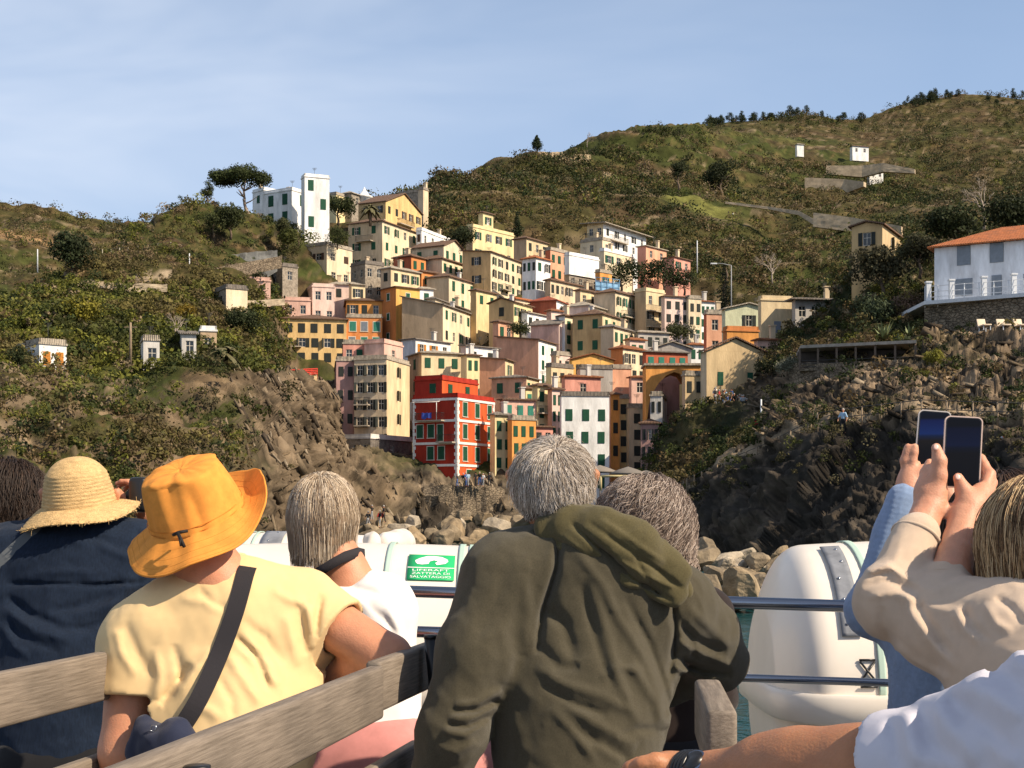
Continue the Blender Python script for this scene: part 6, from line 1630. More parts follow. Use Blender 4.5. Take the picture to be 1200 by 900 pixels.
# grey plastic sheet bundle between the two left canisters
s_ = Sdf(); s_.cap(P(436, 634, 5.3), P(441, 662, 5.2), .035, .018, .02).cap(P(452, 640, 5.4), P(470, 636, 5.5), .05, .055, .03).noise(lambda Y: .006*gnoise(Y[:, 0]*40, Y[:, 1]*40, Y[:, 2]*14))
tag(link('tarpaulin', s_.mesh('tarpaulin', .006), mat('tarp', (.55, .50, .44), .8, var=.2)), 'crumpled pale cover tied between the two left life rafts', 'tarpaulin', kind='thing')
# ---- breakwater boulders
def boulders():
    rs = np.random.RandomState(9); protos = []
    m_b = [mat('boulder_%d' % i, c, .95, var=.5, scale=1.2, dirt=(.36, .29, .19), dirt_amt=.6, bump=.8, bscale=5, detail=7) for i, c in enumerate(((.27, .20, .12), (.20, .155, .10), (.36, .30, .22)))]
    import bmesh
    for i in range(7):
        bm = bmesh.new(); bmesh.ops.create_icosphere(bm, subdivisions=4, radius=1)
        co = np.array([v.co for v in bm.verts]); 
        # facet with random planes to get broken rock
        for k in range(16):
            n = rs.normal(size=3); n /= np.linalg.norm(n); h = rs.uniform(.5, .9); d = co @ n-h; co = co-np.clip(d, 0, None)[:, None]*n*.9
        co *= 1+.16*fbm(co[:, 0]*1.4+i*7, co[:, 1]*1.4, co[:, 2]*1.4, 5)[:, None]
        co *= np.array([1, rs.uniform(.7, 1), rs.uniform(.6, .8)])
        for v, c in zip(bm.verts, co): v.co = c
        me = bpy.data.meshes.new('boulder'); bm.to_mesh(me); bm.free(); me.polygons.foreach_set('use_smooth', [False]*len(me.polygons)); protos.append(me)
    LB_ = ('brown angular boulder in the breakwater heap at the foot of the dark cliff', 'dark boulder in the breakwater heap at the foot of the dark cliff', 'pale boulder in the breakwater heap at the foot of the dark cliff')
    n = 0
    for d, top, bot, cnt in ((74, 644, 672, 34), (68, 656, 684, 34), (62, 668, 700, 34), (57, 684, 708, 26)):
        for k in range(cnt):
            px = 775+(1240-775)*(k+.5)/cnt+rs.uniform(-6, 6); py = rs.uniform(top, bot)
            mi = rs.choice(3, p=(.5, .25, .25)); r = rs.uniform(.45, 1.15)
            q = P(px, py, d+rs.uniform(-2, 2)); o = link('boulder', protos[rs.randint(7)], m_b[mi]); o.location = q; o.scale = (r*1.15, r, r); o.rotation_euler = (rs.uniform(-.5, .5), rs.uniform(-.5, .5), rs.rand()*6.3)
            tag(o, LB_[mi], 'boulder', 'boulders of the breakwater on the right', 'thing'); n += 1
    for k in range(46):
        px = rs.uniform(425, 640); py = rs.uniform(604, 640); q = P(px, py, 158-(py-604)*.4); r = rs.uniform(.7, 2.0); mi = rs.choice(3, p=(.3, .5, .2))
        o = link('boulder', protos[rs.randint(7)], m_b[mi]); o.location = q; o.scale = (r, r, r*1.2); o.rotation_euler = (rs.uniform(-.8, .8), rs.uniform(-.5, .5), rs.rand()*6.3)
        tag(o, ('brown', 'dark', 'pale')[mi]+' shore rock below the quay of the red house', 'rock', 'shore rocks below the red house', 'thing')
boulders()
# ================================================================ people
def skin_mat(name, col):
    m = mat(name, col, .5, var=.12, scale=22, spec=.35, bump=.12, bscale=260, dirt=(col[0]*1.0, col[1]*.72, col[2]*.65), dirt_amt=.35)
    b = m.node_tree.nodes['Principled BSDF']; b.inputs['Subsurface Weight'].default_value = .12; b.inputs['Subsurface Radius'].default_value = (.012, .004, .002); b.inputs['Subsurface Scale'].default_value = .5
    return m
SK = skin_mat('skin', (.56, .255, .145)); SKT = skin_mat('skin_tan', (.42, .185, .09)); SKP = skin_mat('skin_pale', (.60, .30, .19))
def cloth(name, col, rough=.9, var=.1, sc=18, wv=350, ws=.3, sheen=.15, **k):
    if name in MATS: return MATS[name]
    return weave(mat(name, col, rough, var=var, scale=sc, spec=.15, sheen=sheen, **k), wv, ws)
def rot_to(y, z=(0, 0, 1)):
    """matrix whose columns are right, forward (y) and up"""
    y = Vector(y).normalized(); z = Vector(z); x = y.cross(z).normalized(); z = x.cross(y); return Matrix((x, y, z)).transposed()
def head_prims(s, c, r, R, neck, ear=True):
    """skull, jaw, face features and neck added to the body surface; R columns: right, face direction, up"""
    c = Vector(c); f = lambda x, y, z: c+R @ Vector((x*r, y*r, z*r))
    s.ell(c, (r*.80, r*.98, r*.92), .02, R)
    s.cap(f(0, .35, -.55), f(0, .55, -.95), r*.58, r*.34, .03)               # jaw and chin
    s.cap(f(0, .93, .05), f(0, 1.12, -.30), r*.09, r*.15, .02)               # nose
    for e in (-1, 1):
        s.cap(f(.42*e, .88, .22), f(.15*e, .95, .2), r*.10, r*.08, .03)      # brow
        s.ell(f(.33*e, .88, .03), (r*.13, r*.10, r*.10), .008)               # eyeball lid
        s.cap(f(.45*e, .62, -.25), f(.4*e, .7, -.3), r*.22, r*.2, .05)       # cheek
        if ear:
            s.cap(f(.83*e, -.05, .16), f(.93*e, -.16, .2), r*.07, r*.07, .015); s.cap(f(.93*e, -.18, .24), f(.86*e, -.02, -.28), r*.085, r*.06, .012)
            s.cap(f(.93*e, -.16, .26), f(.96*e, .02, .22), r*.05, r*.05, .01)
    s.cap(f(-.16, .93, -.55), f(.16, .93, -.55), r*.07, r*.07, .015); s.cap(f(-.14, .92, -.66), f(.14, .92, -.66), r*.075, r*.075, .015)
    s.cap(f(0, -.12, -.5), neck, r*.52, r*.56, .04)
def hand(s, wrist, d, palm_n, size=.185, curl=(.5, .5, .5, .5), thumb=1, spread=.18, tcurl=.4, k=.006):
    """palm, four jointed fingers and a thumb; d = wrist-to-knuckle direction, palm_n = palm normal, thumb=+1/-1 side"""
    w = Vector(wrist); d = Vector(d).normalized(); n = Vector(palm_n); n = (n-d*n.dot(d)).normalized(); x = d.cross(n)*thumb
    L = size; P_ = lambda a, b, c: w+d*(a*L)+x*(b*L)+n*(c*L)
    s.cap(P_(-.12, 0, 0), P_(.06, 0, 0), L*.155, L*.16, .02, (n, .72))
    for b in (-.14, -.05, .05, .14): s.cap(P_(.05, b*.7, 0), P_(.46, b*1.15, 0), L*.105, L*.075, .018)
    for i, (b, ln, r) in enumerate(((.175, .40, .052), (.06, .45, .054), (-.055, .42, .051), (-.165, .33, .044))):
        a = P_(.46, b, 0); dr = (d+x*b*spread*2).normalized(); c = curl[i]; seg = (ln*.45, ln*.32, ln*.23); ang = 0
        for j, q in enumerate(seg):
            ang += c*(.9, 1.1, .7)[j]; dv = dr*math.cos(ang)+n*math.sin(ang); e = a+dv*(q*L)
            s.cap(a, e, L*r*(1-.08*j), L*r*(.95-.10*j), k); a = e
    a = P_(.06, .13, .05); e = P_(.26, .30, .13); s.cap(a, e, L*.10, L*.066, .02)
    dv = (d*(.9-tcurl*.3)+x*(.30-tcurl*.5)+n*(.25+tcurl*.5)).normalized(); e2 = e+dv*L*.17; s.cap(e, e2, L*.062, L*.055, k)
    dv = (d*(1-tcurl*.2)+x*(.05-tcurl*.5)+n*(.15+tcurl*.4)).normalized(); s.cap(e2, e2+dv*L*.13, L*.055, L*.042, k)
def arm(s, sh, el, wr, r=(.052, .043, .036, .028), k=.02):
    sh, el, wr = Vector(sh), Vector(el), Vector(wr)
    s.cap(sh, el, r[0], r[1], k); m = el.lerp(wr, .3); s.cap(el, m, r[1], r[1]*1.02, k); s.cap(m, wr, r[1]*1.02, r[3], k)
def legs_and_shoes(root, hip, face, mt, spread=.12, col=(.02, .02, .025), seat=3.22, shorts=False, skin=None, z0=DZ, thigh=.42):
    hip = Vector(hip); f = Vector((face[0], face[1], 0)).normalized(); x = Vector((f.y, -f.x, 0))
    h = Vector((hip.x, hip.y, seat+.10)); t = Sdf(); b = Sdf(); sh = Sdf()
    t.cap(hip, h, .135, .15, .06, (f, .8)); t.cap(h-x*.08, h+x*.08, .13, .13, .05)
    for e in (-1, 1):
        k = h+x*e*(spread+.03)+f*thigh+Vector((0, 0, -.03)); a = Vector((k.x, k.y, z0+.10))+f*.04
        t.cap(h+x*e*.09, k if not shorts else (h+x*e*.09).lerp(k, .85), .098, .075 if not shorts else .095, .05)
        if not shorts: t.cap(k, a, .07, .055, .04)
        if skin: b.cap(h+x*e*.09, k, .07, .058, .03); b.cap(k, a, .055, .035, .03)
        s_ = a+Vector((0, 0, -.05)); sh.cap(s_-f*.05, s_+f*.14, .042, .038, .03)
    link('trousers' if not shorts else 'shorts', t.mesh('trousers', .012), mt, root)
    if skin: link('bare_legs', b.mesh('bare_legs', .012), skin, root)
    for e in (-1, 1):
        q = Sdf(); k = h+x*e*(spread+.03)+f*(thigh+.04); s_ = Vector((k.x, k.y, z0+.045)); q.cap(s_-f*.06, s_+f*.13, .045, .04, .02); link('shoe', q.mesh('shoe', .01), mat('shoe_dark', (.03, .03, .035), .7), root)
def wrinkle(amp, fx, fy, fz, seed=0.):
    def f(Y): return amp*(gnoise(Y[:, 0]*fx+seed, Y[:, 1]*fy+seed*2, Y[:, 2]*fz)+.5*gnoise(Y[:, 0]*fx*2.1, Y[:, 1]*fy*2.1+seed, Y[:, 2]*fz*2.1))
    return f
def person(label, loc, group=None): return thing('person', loc, label, 'person', group)

# ------------------------------------------------------------ grey haired man in the olive jacket
def man_green():
    d = 2.95
    root = person('grey haired man in an olive green hooded jacket seen from behind', Vector((P(670, 900, d).x, d, DZ)))
    face = Vector((.10, 1, .02)); R = rot_to(face)
    hc = P(648, 568, d+.02); r = .0955
    nk = P(668, 660, d-.02)
    ShL, ShR = P(588, 676, d-.03), P(796, 712, d+.03)
    ElL, WrL = P(530, 858, d-.10), P(492, 985, d-.05)
    ElR, WrR = P(842, 775, d+.12), P(762, 812, d+.26)
    hip = P(668, 985, d-.10); chest = P(690, 745, d+.02)
    s = Sdf(); head_prims(s, hc, r, R, nk); s.cap(nk, chest, .06, .12, .06, (face, .75)); s.cap(chest, hip, .13, .13, .06, (face, .75))
    s.cap(ShL, ShR, .055, .055, .05); arm(s, ShL, ElL, WrL); arm(s, ShR, ElR, WrR)
    hand(s, WrL, (WrL-ElL), (1, .3, -.2), .185, (.5, .5, .5, .5), 1); hand(s, WrR, (WrR-ElR), (.1, .2, -1), .185, (.4,)*4, 1)
    link('body', s.mesh('body', .006), SKT, root)
    j = Sdf()
    j.cap(P(600, 668, d-.02), P(690, 650, d), .068, .062, .05); j.cap(P(690, 650, d), P(790, 708, d+.03), .062, .066, .06)
    j.cap(P(690, 700, d+.01), P(680, 840, d-.03), .165, .150, .10, (face, .72)); j.cap(P(680, 840, d-.03), P(665, 1000, d-.10), .150, .165, .08, (face, .74))
    j.cap(P(640, 730, d), P(650, 850, d-.05), .11, .10, .06, (face, .8)); j.cap(P(750, 740, d+.02), P(715, 850, d), .10, .09, .06, (face, .8))
    j.cap(ShL, P(556, 765, d-.07), .082, .072, .05); j.cap(P(556, 765, d-.07), ElL, .072, .066, .03); j.cap(ElL, WrL, .064, .05, .03)
    j.cap(ShR, P(824, 742, d+.08), .076, .068, .05); j.cap(P(824, 742, d+.08), ElR, .066, .058, .04); j.cap(ElR, WrR, .058, .047, .03)
    Zf = lambda *q: [(480+x/2.857, 585+y/2.857) for x, y in q]
    for pts, w, a in ((Zf((500, 130), (490, 240), (450, 370), (425, 520)), 4.5, -.016), (Zf((455, 360), (520, 420), (555, 540)), 9, -.013), (Zf((430, 480), (500, 560), (570, 560)), 7, -.010),
                      (Zf((540, 150), (640, 280), (700, 400), (780, 520), (860, 700)), 6, .007), (Zf((600, 250), (650, 420), (700, 600), (770, 760)), 6, .007), (Zf((570, 280), (610, 420), (650, 560), (690, 640)), 5, -.006),
                      (Zf((720, 330), (800, 480), (850, 620), (870, 720)), 5, -.007), (Zf((880, 330), (890, 460), (870, 600)), 4, -.010), (Zf((420, 560), (520, 620), (640, 660), (760, 720)), 7, .009), (Zf((440, 620), (560, 690), (660, 720)), 5, -.008),
                      (Zf((520, 690), (640, 760), (760, 830)), 7, .009), (Zf((540, 760), (660, 830), (740, 880)), 6, -.008), (Zf((740, 550), (830, 680), (855, 770)), 7, .009), (Zf((620, 820), (720, 880)), 6, .007), (Zf((640, 600), (700, 560), (780, 580)), 5, .006),
                      (Zf((700, 800), (760, 770), (830, 770)), 5, -.006), (Zf((470, 700), (560, 790), (620, 880)), 6, .007),
                      (Zf((150, 690), (230, 680), (310, 640)), 5, .008), (Zf((130, 735), (220, 730), (290, 690)), 4.5, .008), (Zf((110, 775), (190, 790), (250, 750)), 5, .009), (Zf((90, 830), (160, 850), (220, 810)), 5, .007), (Zf((140, 712), (230, 706), (300, 668)), 3.5, -.007), (Zf((120, 756), (200, 762), (270, 722)), 3.5, -.007), (Zf((300, 400), (330, 520), (320, 620)), 8, .005), (Zf((380, 250), (400, 380), (380, 520)), 7, .005), (Zf((340, 180), (300, 320), (220, 480)), 8, -.004),
                      (Zf((890, 470), (980, 520), (1090, 560)), 4.5, .008), (Zf((880, 520), (980, 570), (1080, 585)), 4.5, -.009), (Zf((880, 560), (980, 600), (1070, 605)), 4, .007), (Zf((900, 420), (980, 480), (1060, 510)), 4.5, -.006), (Zf((890, 380), (940, 460), (960, 540)), 5, -.007), (Zf((930, 360), (1020, 440), (1080, 500)), 6, .005)):
        j.fold(pts, w, a)
    for sm_ in (Zf((492, 112), (500, 160), (492, 230), (470, 300), (440, 380), (425, 460)), Zf((892, 300), (885, 360), (892, 440), (880, 540)), Zf((400, 110), (440, 118), (492, 112))): j.fold(sm_, 1.7, -.006)
    j.noise(wrinkle(.0035, 11, 11, 7, 3.1)); j.noise(lambda Y: .0045*np.clip(fbm(Y[:, 0]*9+Y[:, 2]*5, Y[:, 1]*6, Y[:, 2]*7-Y[:, 0]*5, 3, True)-.35, 0, 1))
    j.noise(wrinkle(.0016, 30, 30, 18, 7.7))
    jm = cloth('olive_jersey', (.078, .067, .042), .95, .2, 320, 500, .5, .15)
    j.cut(P(665, 1010, d-.1), (0, 0, -1))
    jk = link('jacket', j.mesh('jacket', .0043), jm, root)
    # hood lying on the back
    h = Sdf()
    hp = [(628, 622), (668, 615), (708, 622), (744, 640), (775, 668), (794, 690)]
    dd = [d-.01, d-.075, d-.10, d-.10, d-.08, d-.045]
    hs_ = (Vector((0, 1, -.2)).normalized(), .52)
    for i in range(5): h.cap(P(*hp[i], dd[i]), P(*hp[i+1], dd[i+1]), (.024, .034, .042, .046, .043, .032)[i], (.034, .042, .046, .043, .032, .022)[i], .02, hs_)
    for a, b_, r1, r2 in (((640, 618), (690, 634), .028, .040), ((690, 634), (748, 664), .042, .046), ((748, 664), (788, 694), .046, .03), ((688, 606), (740, 628), .024, .034), ((740, 628), (792, 672), .034, .03)):
        h.cap(P(*a, d-.06), P(*b_, d-.095), r1, r2, .012, hs_)
    h.cap(P(612, 622, d+.02), P(630, 612, d+.05), .022, .024, .02); h.cap(P(688, 606, d-.02), P(700, 616, d+.06), .024, .026, .02)
    for pts, w, a in (([(668, 612), (700, 640), (742, 678), (790, 705)], 3.2, -.014), ([(690, 612), (730, 640), (770, 668), (800, 690)], 3, -.009), ([(640, 626), (690, 655), (730, 690), (770, 712)], 4, -.010), ([(700, 606), (750, 640), (780, 660)], 3, .006), ([(660, 628), (700, 664), (750, 700)], 3.5, .007), ([(720, 655), (760, 676), (790, 690)], 3, .007), ([(745, 652), (752, 668), (775, 700)], 2.5, -.006)):
        h.fold(pts, w, a)
    h.noise(wrinkle(.004, 18, 18, 18, 1.3)); h.noise(lambda Y: .004*np.clip(fbm(Y[:, 0]*8+Y[:, 2]*8, Y[:, 1]*5, (Y[:, 2]-Y[:, 0])*16, 2, True)-.3, 0, 1))
    link('hood', h.mesh('hood', .0042), cloth('olive_hood', (.108, .090, .040), .95, .2, 320, 500, .5, .15), jk)
    tro = cloth('black_twill', (.012, .012, .014), .9)
    legs_and_shoes(root, hip, face, tro)
    # short grey hair
    cp = Sdf(); cp.ell(hc, (r*.83, r*1.0, r*.955), .01, R); cp.cut(hc+R @ Vector((0, r*.45, r*.1)), R @ Vector((0, 1, -.55))); cp.cut(hc+R @ Vector((0, -.4*r, -.68*r)), R @ Vector((0, .35, -1)))
    ha = link('hair', cp.mesh('hair', .005), mat('hair_cap_grey', (.20, .17, .15), .9, var=.3, scale=60), root)
    def mask(q): return (q[:, 1] < .55+.5*q[:, 2])*(q[:, 2] > -.74)*~((np.abs(q[:, 0]) > .66)*(q[:, 2] < .30)*(q[:, 1] > -.42))
    wh = np.array([.10, -.62, .78]); wh /= np.linalg.norm(wh)
    def flow(q):
        v = q-wh; v = v-q*(v*q).sum(1)[:, None]; v /= np.linalg.norm(v, axis=1)[:, None]+1e-6; sw = np.cross(q, v)
        out = v+sw*.55; out[:, 2] -= .5*(q[:, 2] < .2); return out
    strands('hair_strands', hc, (r*.83, r*1.0, r*.955), R, 26000, .036, mask, flow, [((.54, .47, .39), 4), ((.74, .66, .58), 2.6), ((.30, .24, .18), 2.4), ((.15, .11, .085), 1.2)], ha, grav=.25, hug=.25, lift=.009, step=7, rad_s=.0005, spread=.42, clump=420, wave=.07, lenv=.45, curl=.002, freq=4, lens=lambda q: np.clip(1.0+1.1*(q[:, 2]-.1), .25, 1.0))
man_green()

# ------------------------------------------------------------ person in the orange bucket hat
def hat_mesh(c, R, crown_r, crown_h, brim_r, prof_brim, top_r=.8, nphi=160, rows=14, bumps=0.0, sq=(1, 1.12), dent=0.0, edge=0.0, crump=0.0, rnd=.10):
    """crown and brim as one closed sheet with real thickness added by solidify; prof_brim(phi, t)->(radius factor, height)"""
    V = []; prof = []
    for i in range(rows): t = i/(rows-1); prof.append(('top', t))
    nb = 26
    for i in range(1, 30): prof.append(('side', i/29))
    for i in range(1, nb): prof.append(('brim', i/(nb-1)))
    for kind, t in prof:
        for k in range(nphi):
            a = 2*math.pi*k/nphi; ca, sa = math.cos(a), math.sin(a)
            if kind == 'top': rr = crown_r*top_r*t; z = crown_h*(1-rnd*t*t*t)-dent*math.exp(-(t*1.6)**2)
            elif kind == 'side':
                e = t; rr = crown_r*(top_r+(1-top_r)*(e**.75)); z = crown_h*(1-rnd)*(1-e)
                if bumps: rr += bumps*math.sin(t*58)
            else:
                f, z = prof_brim(a, t); rr = crown_r+(brim_r-crown_r)*t*f
                if bumps: z += bumps*.7*math.sin(t*50+math.sin(a*3)*.4)
                if edge and t > .9: rr += edge*math.sin(a*61)*math.sin(a*17)
            if kind != 'brim': rr *= 1+.018*math.sin(a*3+z*30)*(1 if bumps == 0 else .3)
            if crump:
                cr_ = crump*float(fbm(ca*2.1+3, sa*2.1, z*14+t, 2)); pin = math.exp(-((a-4.55)/.28)**2)*.010*(1 if kind == 'top' else (1-t if kind == 'side' else 0))*(t if kind == 'top' else 1)
                rr += cr_*1.6-pin; z += cr_*(1 if kind != 'side' else .3)
            V.append(c+R @ Vector((rr*ca*sq[0], rr*sa*sq[1], z)))
    Q = []
    for i in range(len(prof)-1):
        for k in range(nphi): l = (k+1) % nphi; Q.append((i*nphi+k, (i+1)*nphi+k, (i+1)*nphi+l, i*nphi+l))
    me = np_mesh('hat', [tuple(v) for v in V], Q, True)
    return me
def hat_person():
    d = 3.05
    root = person('person in an orange bucket hat and pale yellow t-shirt with a black cross-body strap', Vector((P(265, 900, d).x, d-.1, DZ)))
    face = Vector((-.12, 1, 0)); R = rot_to(face)
    hc = P(232, 604, d+.06); r = .108; nk = P(252, 690, d-.01)
    ShL, ShR = P(160, 752, d-.03), P(366, 716, d+.05)
    ElL, WrL = P(146, 880, d-.08), P(150, 985, d+.05)
    ElR, WrR = P(454, 772, d-.02), P(368, 800, d+.16)
    chest = P(268, 770, d); hip = P(262, 1010, d-.12)
    s = Sdf(); head_prims(s, hc, r, R, nk); s.cap(nk, chest, .062, .12, .07, (face, .75)); s.cap(chest, hip, .13, .13, .06, (face, .75)); s.cap(ShL, ShR, .055, .055, .05)
    s.cap(P(236, 656, d-.03), P(262, 690, d-.03), .060, .066, .03)
    arm(s, ShL, ElL, WrL, (.056, .05, .042, .031)); arm(s, ShR, ElR, WrR, (.058, .050, .042, .031))
    hand(s, WrL, WrL-ElL, (1, 0, 0), .175, (.5,)*4, 1); hand(s, WrR, WrR-ElR, (0, .2, -1), .175, (.4,)*4, -1)
    s.noise(wrinkle(.0012, 14, 14, 14))
    link('body', s.mesh('body', .006), SK, root)
    t = Sdf()
    t.cap(P(188, 730, d-.01), P(262, 706, d+.02), .074, .064, .05); t.cap(P(262, 706, d+.02), P(352, 708, d+.04), .064, .070, .05)
    t.cap(P(268, 752, d), P(268, 860, d-.05), .168, .160, .10, (face, .74)); t.cap(P(268, 860, d-.05), P(262, 1010, d-.12), .160, .168, .06, (face, .78))
    t.cap(P(200, 770, d-.02), P(205, 870, d-.05), .105, .10, .06, (face, .85)); t.cap(P(325, 750, d+.03), P(316, 860, d-.02), .10, .09, .06, (face, .85))
    eL = ShL.lerp(ElL, .52); eR = ShR.lerp(ElR, .40)
    t.cap(ShL, eL+(eL-ShL)*.35, .080, .074, .05); t.cap(ShR+Vector((-.02, 0, .0)), eR+(eR-ShR)*.35, .078, .074, .04)
    Zf = lambda *q: [(x/3.53, 645+y/3.53) for x, y in q]
    Zw = lambda *q: [(260+x/3.333, 540+y/3.333) for x, y in q]
    for pts, w, a in ((Zf((790, 470), (740, 540), (660, 640)), 5, -.012), (Zf((880, 410), (800, 500), (720, 600)), 5, .007), (Zf((640, 400), (660, 520), (640, 620)), 6, .007), (Zf((720, 390), (740, 470), (750, 560)), 5, -.006), (Zf((970, 350), (1040, 420), (1090, 500), (1110, 580)), 4.5, -.009), (Zf((930, 410), (1000, 520), (1080, 640)), 6, .007),
                      (Zf((980, 390), (1080, 480), (1150, 560)), 5, .006), (Zf((900, 520), (960, 620), (960, 700)), 5, -.006), (Zf((820, 160), (880, 220), (940, 240)), 4, -.005), (Zf((740, 200), (840, 210), (930, 260)), 5, .004), (Zf((480, 330), (500, 420), (560, 520)), 5, .005), (Zf((520, 300), (560, 400), (620, 520)), 6, -.005), (Zf((800, 640), (860, 660), (920, 700)), 6, .006),
                      (Zw((330, 560), (350, 640), (370, 730)), 5, .008), (Zw((300, 560), (310, 650), (330, 760)), 5, -.007), (Zw((250, 600), (270, 700), (300, 800)), 6, .006), (Zw((390, 520), (370, 620), (360, 720)), 4, -.010), (Zw((200, 500), (260, 540), (330, 560)), 5, .004), (Zw((60, 660), (140, 740), (200, 830)), 5, .006), (Zw((80, 620), (170, 690), (240, 790)), 5, -.005)):
        t.fold(pts, w, a)
    t.noise(lambda Y: .0038*np.clip(fbm(Y[:, 0]*9+Y[:, 2]*5, Y[:, 1]*6, Y[:, 2]*7-Y[:, 0]*5, 3, True)-.35, 0, 1)); t.noise(wrinkle(.0045, 9, 9, 6, 2.2)); t.noise(wrinkle(.0016, 26, 26, 16, 4.4))
    ys = cloth('yellow_tee', (.74, .53, .27), .9, .05, 14, 420, .22, .1)
    class Tee(Sdf):
        def __call__(q, X):
            dd = t(X)
            for e, sh, side in ((eL, ShL, -1), (eR, ShR, 1)):
                n = A3((e-sh).normalized()); o = A3(e); pl = (X-o) @ n; vv = (X-o)-pl[:, None]*n
                rr = np.where(pl > -.06, np.sqrt((vv*vv).sum(1))-.10, 1)     # only round the sleeve end
                dd = np.where(rr < 0, np.maximum(dd, pl), dd)
                ho = t.prim(('c', A3(e-(e-sh)*.35), A3(e+(e-sh)*.3), .059, .059, 0, None), X)
                dd = np.where(rr < 0, np.maximum(dd, -ho), dd)
            pl = X[:, 2]-(ZC-(1005-HZ)/F*d); return np.maximum(dd, -pl-0.0)
        def bounds(q, pad=.03): return t.bounds(pad)
    sh_ = link('t_shirt', Tee().mesh('t_shirt', .0055), ys, root)
    mb = MB(); ring = []; c0 = P(250, 690, d+.03)
    for k in range(44):
        a = 2*math.pi*k/44; q = c0+Vector((.069*math.cos(a), .074*math.sin(a), 0)); zz = np.linspace(.10, -.16, 131); X = np.array([[q.x, q.y, q.z+z] for z in zz], np.float32); i = int(np.argmax(t(X) < 0)); ring.append(Vector((q.x, q.y, q.z+zz[i])))
    for it in range(4): ring = [(ring[k-1]+ring[k]*2+ring[(k+1) % 44])/4 for k in range(44)]
    mb.tube(ring, .0048, 8, closed=True); mb.build('collar', ys, sh_)
    legs_and_shoes(root, hip, face, cloth('navy_twill', (.018, .022, .035), .9))
    # hat: tipped back so that its top and rear brim show
    # local frame: x right, y away, z up leaning towards the viewer and a little left
    up = Vector((-.28, -.42, 1)).normalized(); xr = Vector((1, -.02, .28)); xr = (xr-up*xr.dot(up)).normalized(); yf = up.cross(xr)
    RH = Matrix((xr, yf, up)).transposed(); c = P(231, 604, d+.02)
    def brim(a, q):
        rt = math.cos(a); bk = -math.sin(a)          # right side, rear
        h = -.040*q*(.45+.55*max(0, bk))-.018*q*max(0, -rt)
        upturn = max(0, math.cos(a-.55))**1.3
        h += upturn*(.052*q**1.7); f = 1+.03*upturn*q+.14*max(0, bk)*q
        h += .006*math.sin(a*4+1)*q
        return f, h
    hm = cloth('orange_cotton', (.78, .31, .06), .95, .14, 30, 420, .3, .0)
    me = hat_mesh(c, RH, .1035, .118, .163, brim, .76, dent=.012, crump=.0045)
    ho = link('bucket_hat', me, hm, root); md = ho.modifiers.new('thick', 'SOLIDIFY'); md.thickness = .003; md.offset = 1
    m_thread = mat('orange_seam', (.62, .22, .03), .9)
    mb = MB()
    for q, hh in ((1.012, .004), (1.012, .016)): mb.tube([c+RH @ Vector((.1035*q*math.cos(2*math.pi*k/64), .1035*1.12*q*math.sin(2*math.pi*k/64), hh)) for k in range(64)], .0009, 6, closed=True)
    mb.build('stitched_band', m_thread, ho)
    for qq in (.35, .6, .82, .95):
        mb = MB(); ring = []
        for k in range(96):
            a = 2*math.pi*k/96; f, z = brim(a, qq); cr_ = .0045*float(fbm(math.cos(a)*2.1+3, math.sin(a)*2.1, z*14+qq, 2)); rr = .1035+(.163-.1035)*qq*f+cr_*1.6; z += cr_; ring.append(c+RH @ Vector((rr*math.cos(a), rr*1.12*math.sin(a), z+.0032)))
        mb.tube(ring, .0006, 5, closed=True); mb.build('brim_stitching', m_thread, ho)
    # black drawstring with toggle
    dm = mat('black_cord', (.015, .013, .012), .7); o = P(211, 625, d-.123)
    mb = MB(); mb.tube([P(203, 627, d-.115), P(209, 624, d-.125), P(220, 622, d-.118)], .0035, 6); mb.tube([P(208, 624, d-.125), P(212, 632, d-.135), P(216, 641, d-.14)], .0038, 6); mb.tube([P(209, 625, d-.125), P(211, 634, d-.138), P(212, 640, d-.14)], .0025, 6); mb.build('drawstring', dm, ho)
    # bag: strap over the right shoulder and navy pouch at the left hip
    bag = thing('shoulder_bag', P(188, 870, d-.2), 'navy waist bag on a black strap across the yellow t-shirt', 'bag')
    sp = [(291, 664, d+.01), (287, 676, d-.06), (278, 710, d-.118), (266, 745, d-.148), (250, 785, d-.172), (228, 830, d-.19), (206, 862, d-.20)]
    V = []; 
    Ps = [P(*q) for q in sp]
    # resample the strap and lay it just off the shirt
    def smoothline(pts, n):
        out = []
        for i in range(n):
            u = i/(n-1)*(len(pts)-1); k = min(int(u), len(pts)-2); t_ = u-k
            p0, p1, p2, p3 = pts[max(k-1, 0)], pts[k], pts[k+1], pts[min(k+2, len(pts)-1)]
            out.append(.5*((2*p1)+(p2-p0)*t_+(2*p0-5*p1+4*p2-p3)*t_*t_+(3*p1-p0-3*p2+p3)*t_**3))
        return out
    L = smoothline(Ps, 40)
    def onto(p):           # slide along the view axis until just outside the cloth
        ys_ = np.linspace(p.y-.16, p.y+.14, 90); X = np.array([[p.x*y/p.y, y, ZC+(p.z-ZC)*y/p.y] for y in ys_], np.float32)
        dv = t(X); i = np.argmax(dv < .004); return Vector([float(q) for q in X[i]]) if dv[i] < .004 else p
    L = [onto(p) for p in L]
    for it in range(6): L = [L[0]]+[(L[i-1]+L[i]*2+L[i+1])/4+Vector((0, -.0006, 0)) for i in range(1, 39)]+[L[39]]
    mb = MB()
    for i, p in enumerate(L):
        tg = (L[min(i+1, 39)]-L[max(i-1, 0)]).normalized(); n = Vector((0, -1, .1)); w = tg.cross(n).normalized()*.0185
        V += [p-w+n*.003, p+w+n*.003, p+w, p-w]
    Q = [(i*4+k, i*4+(k+1) % 4, i*4+4+(k+1) % 4, i*4+4+k) for i in range(39) for k in range(4)]
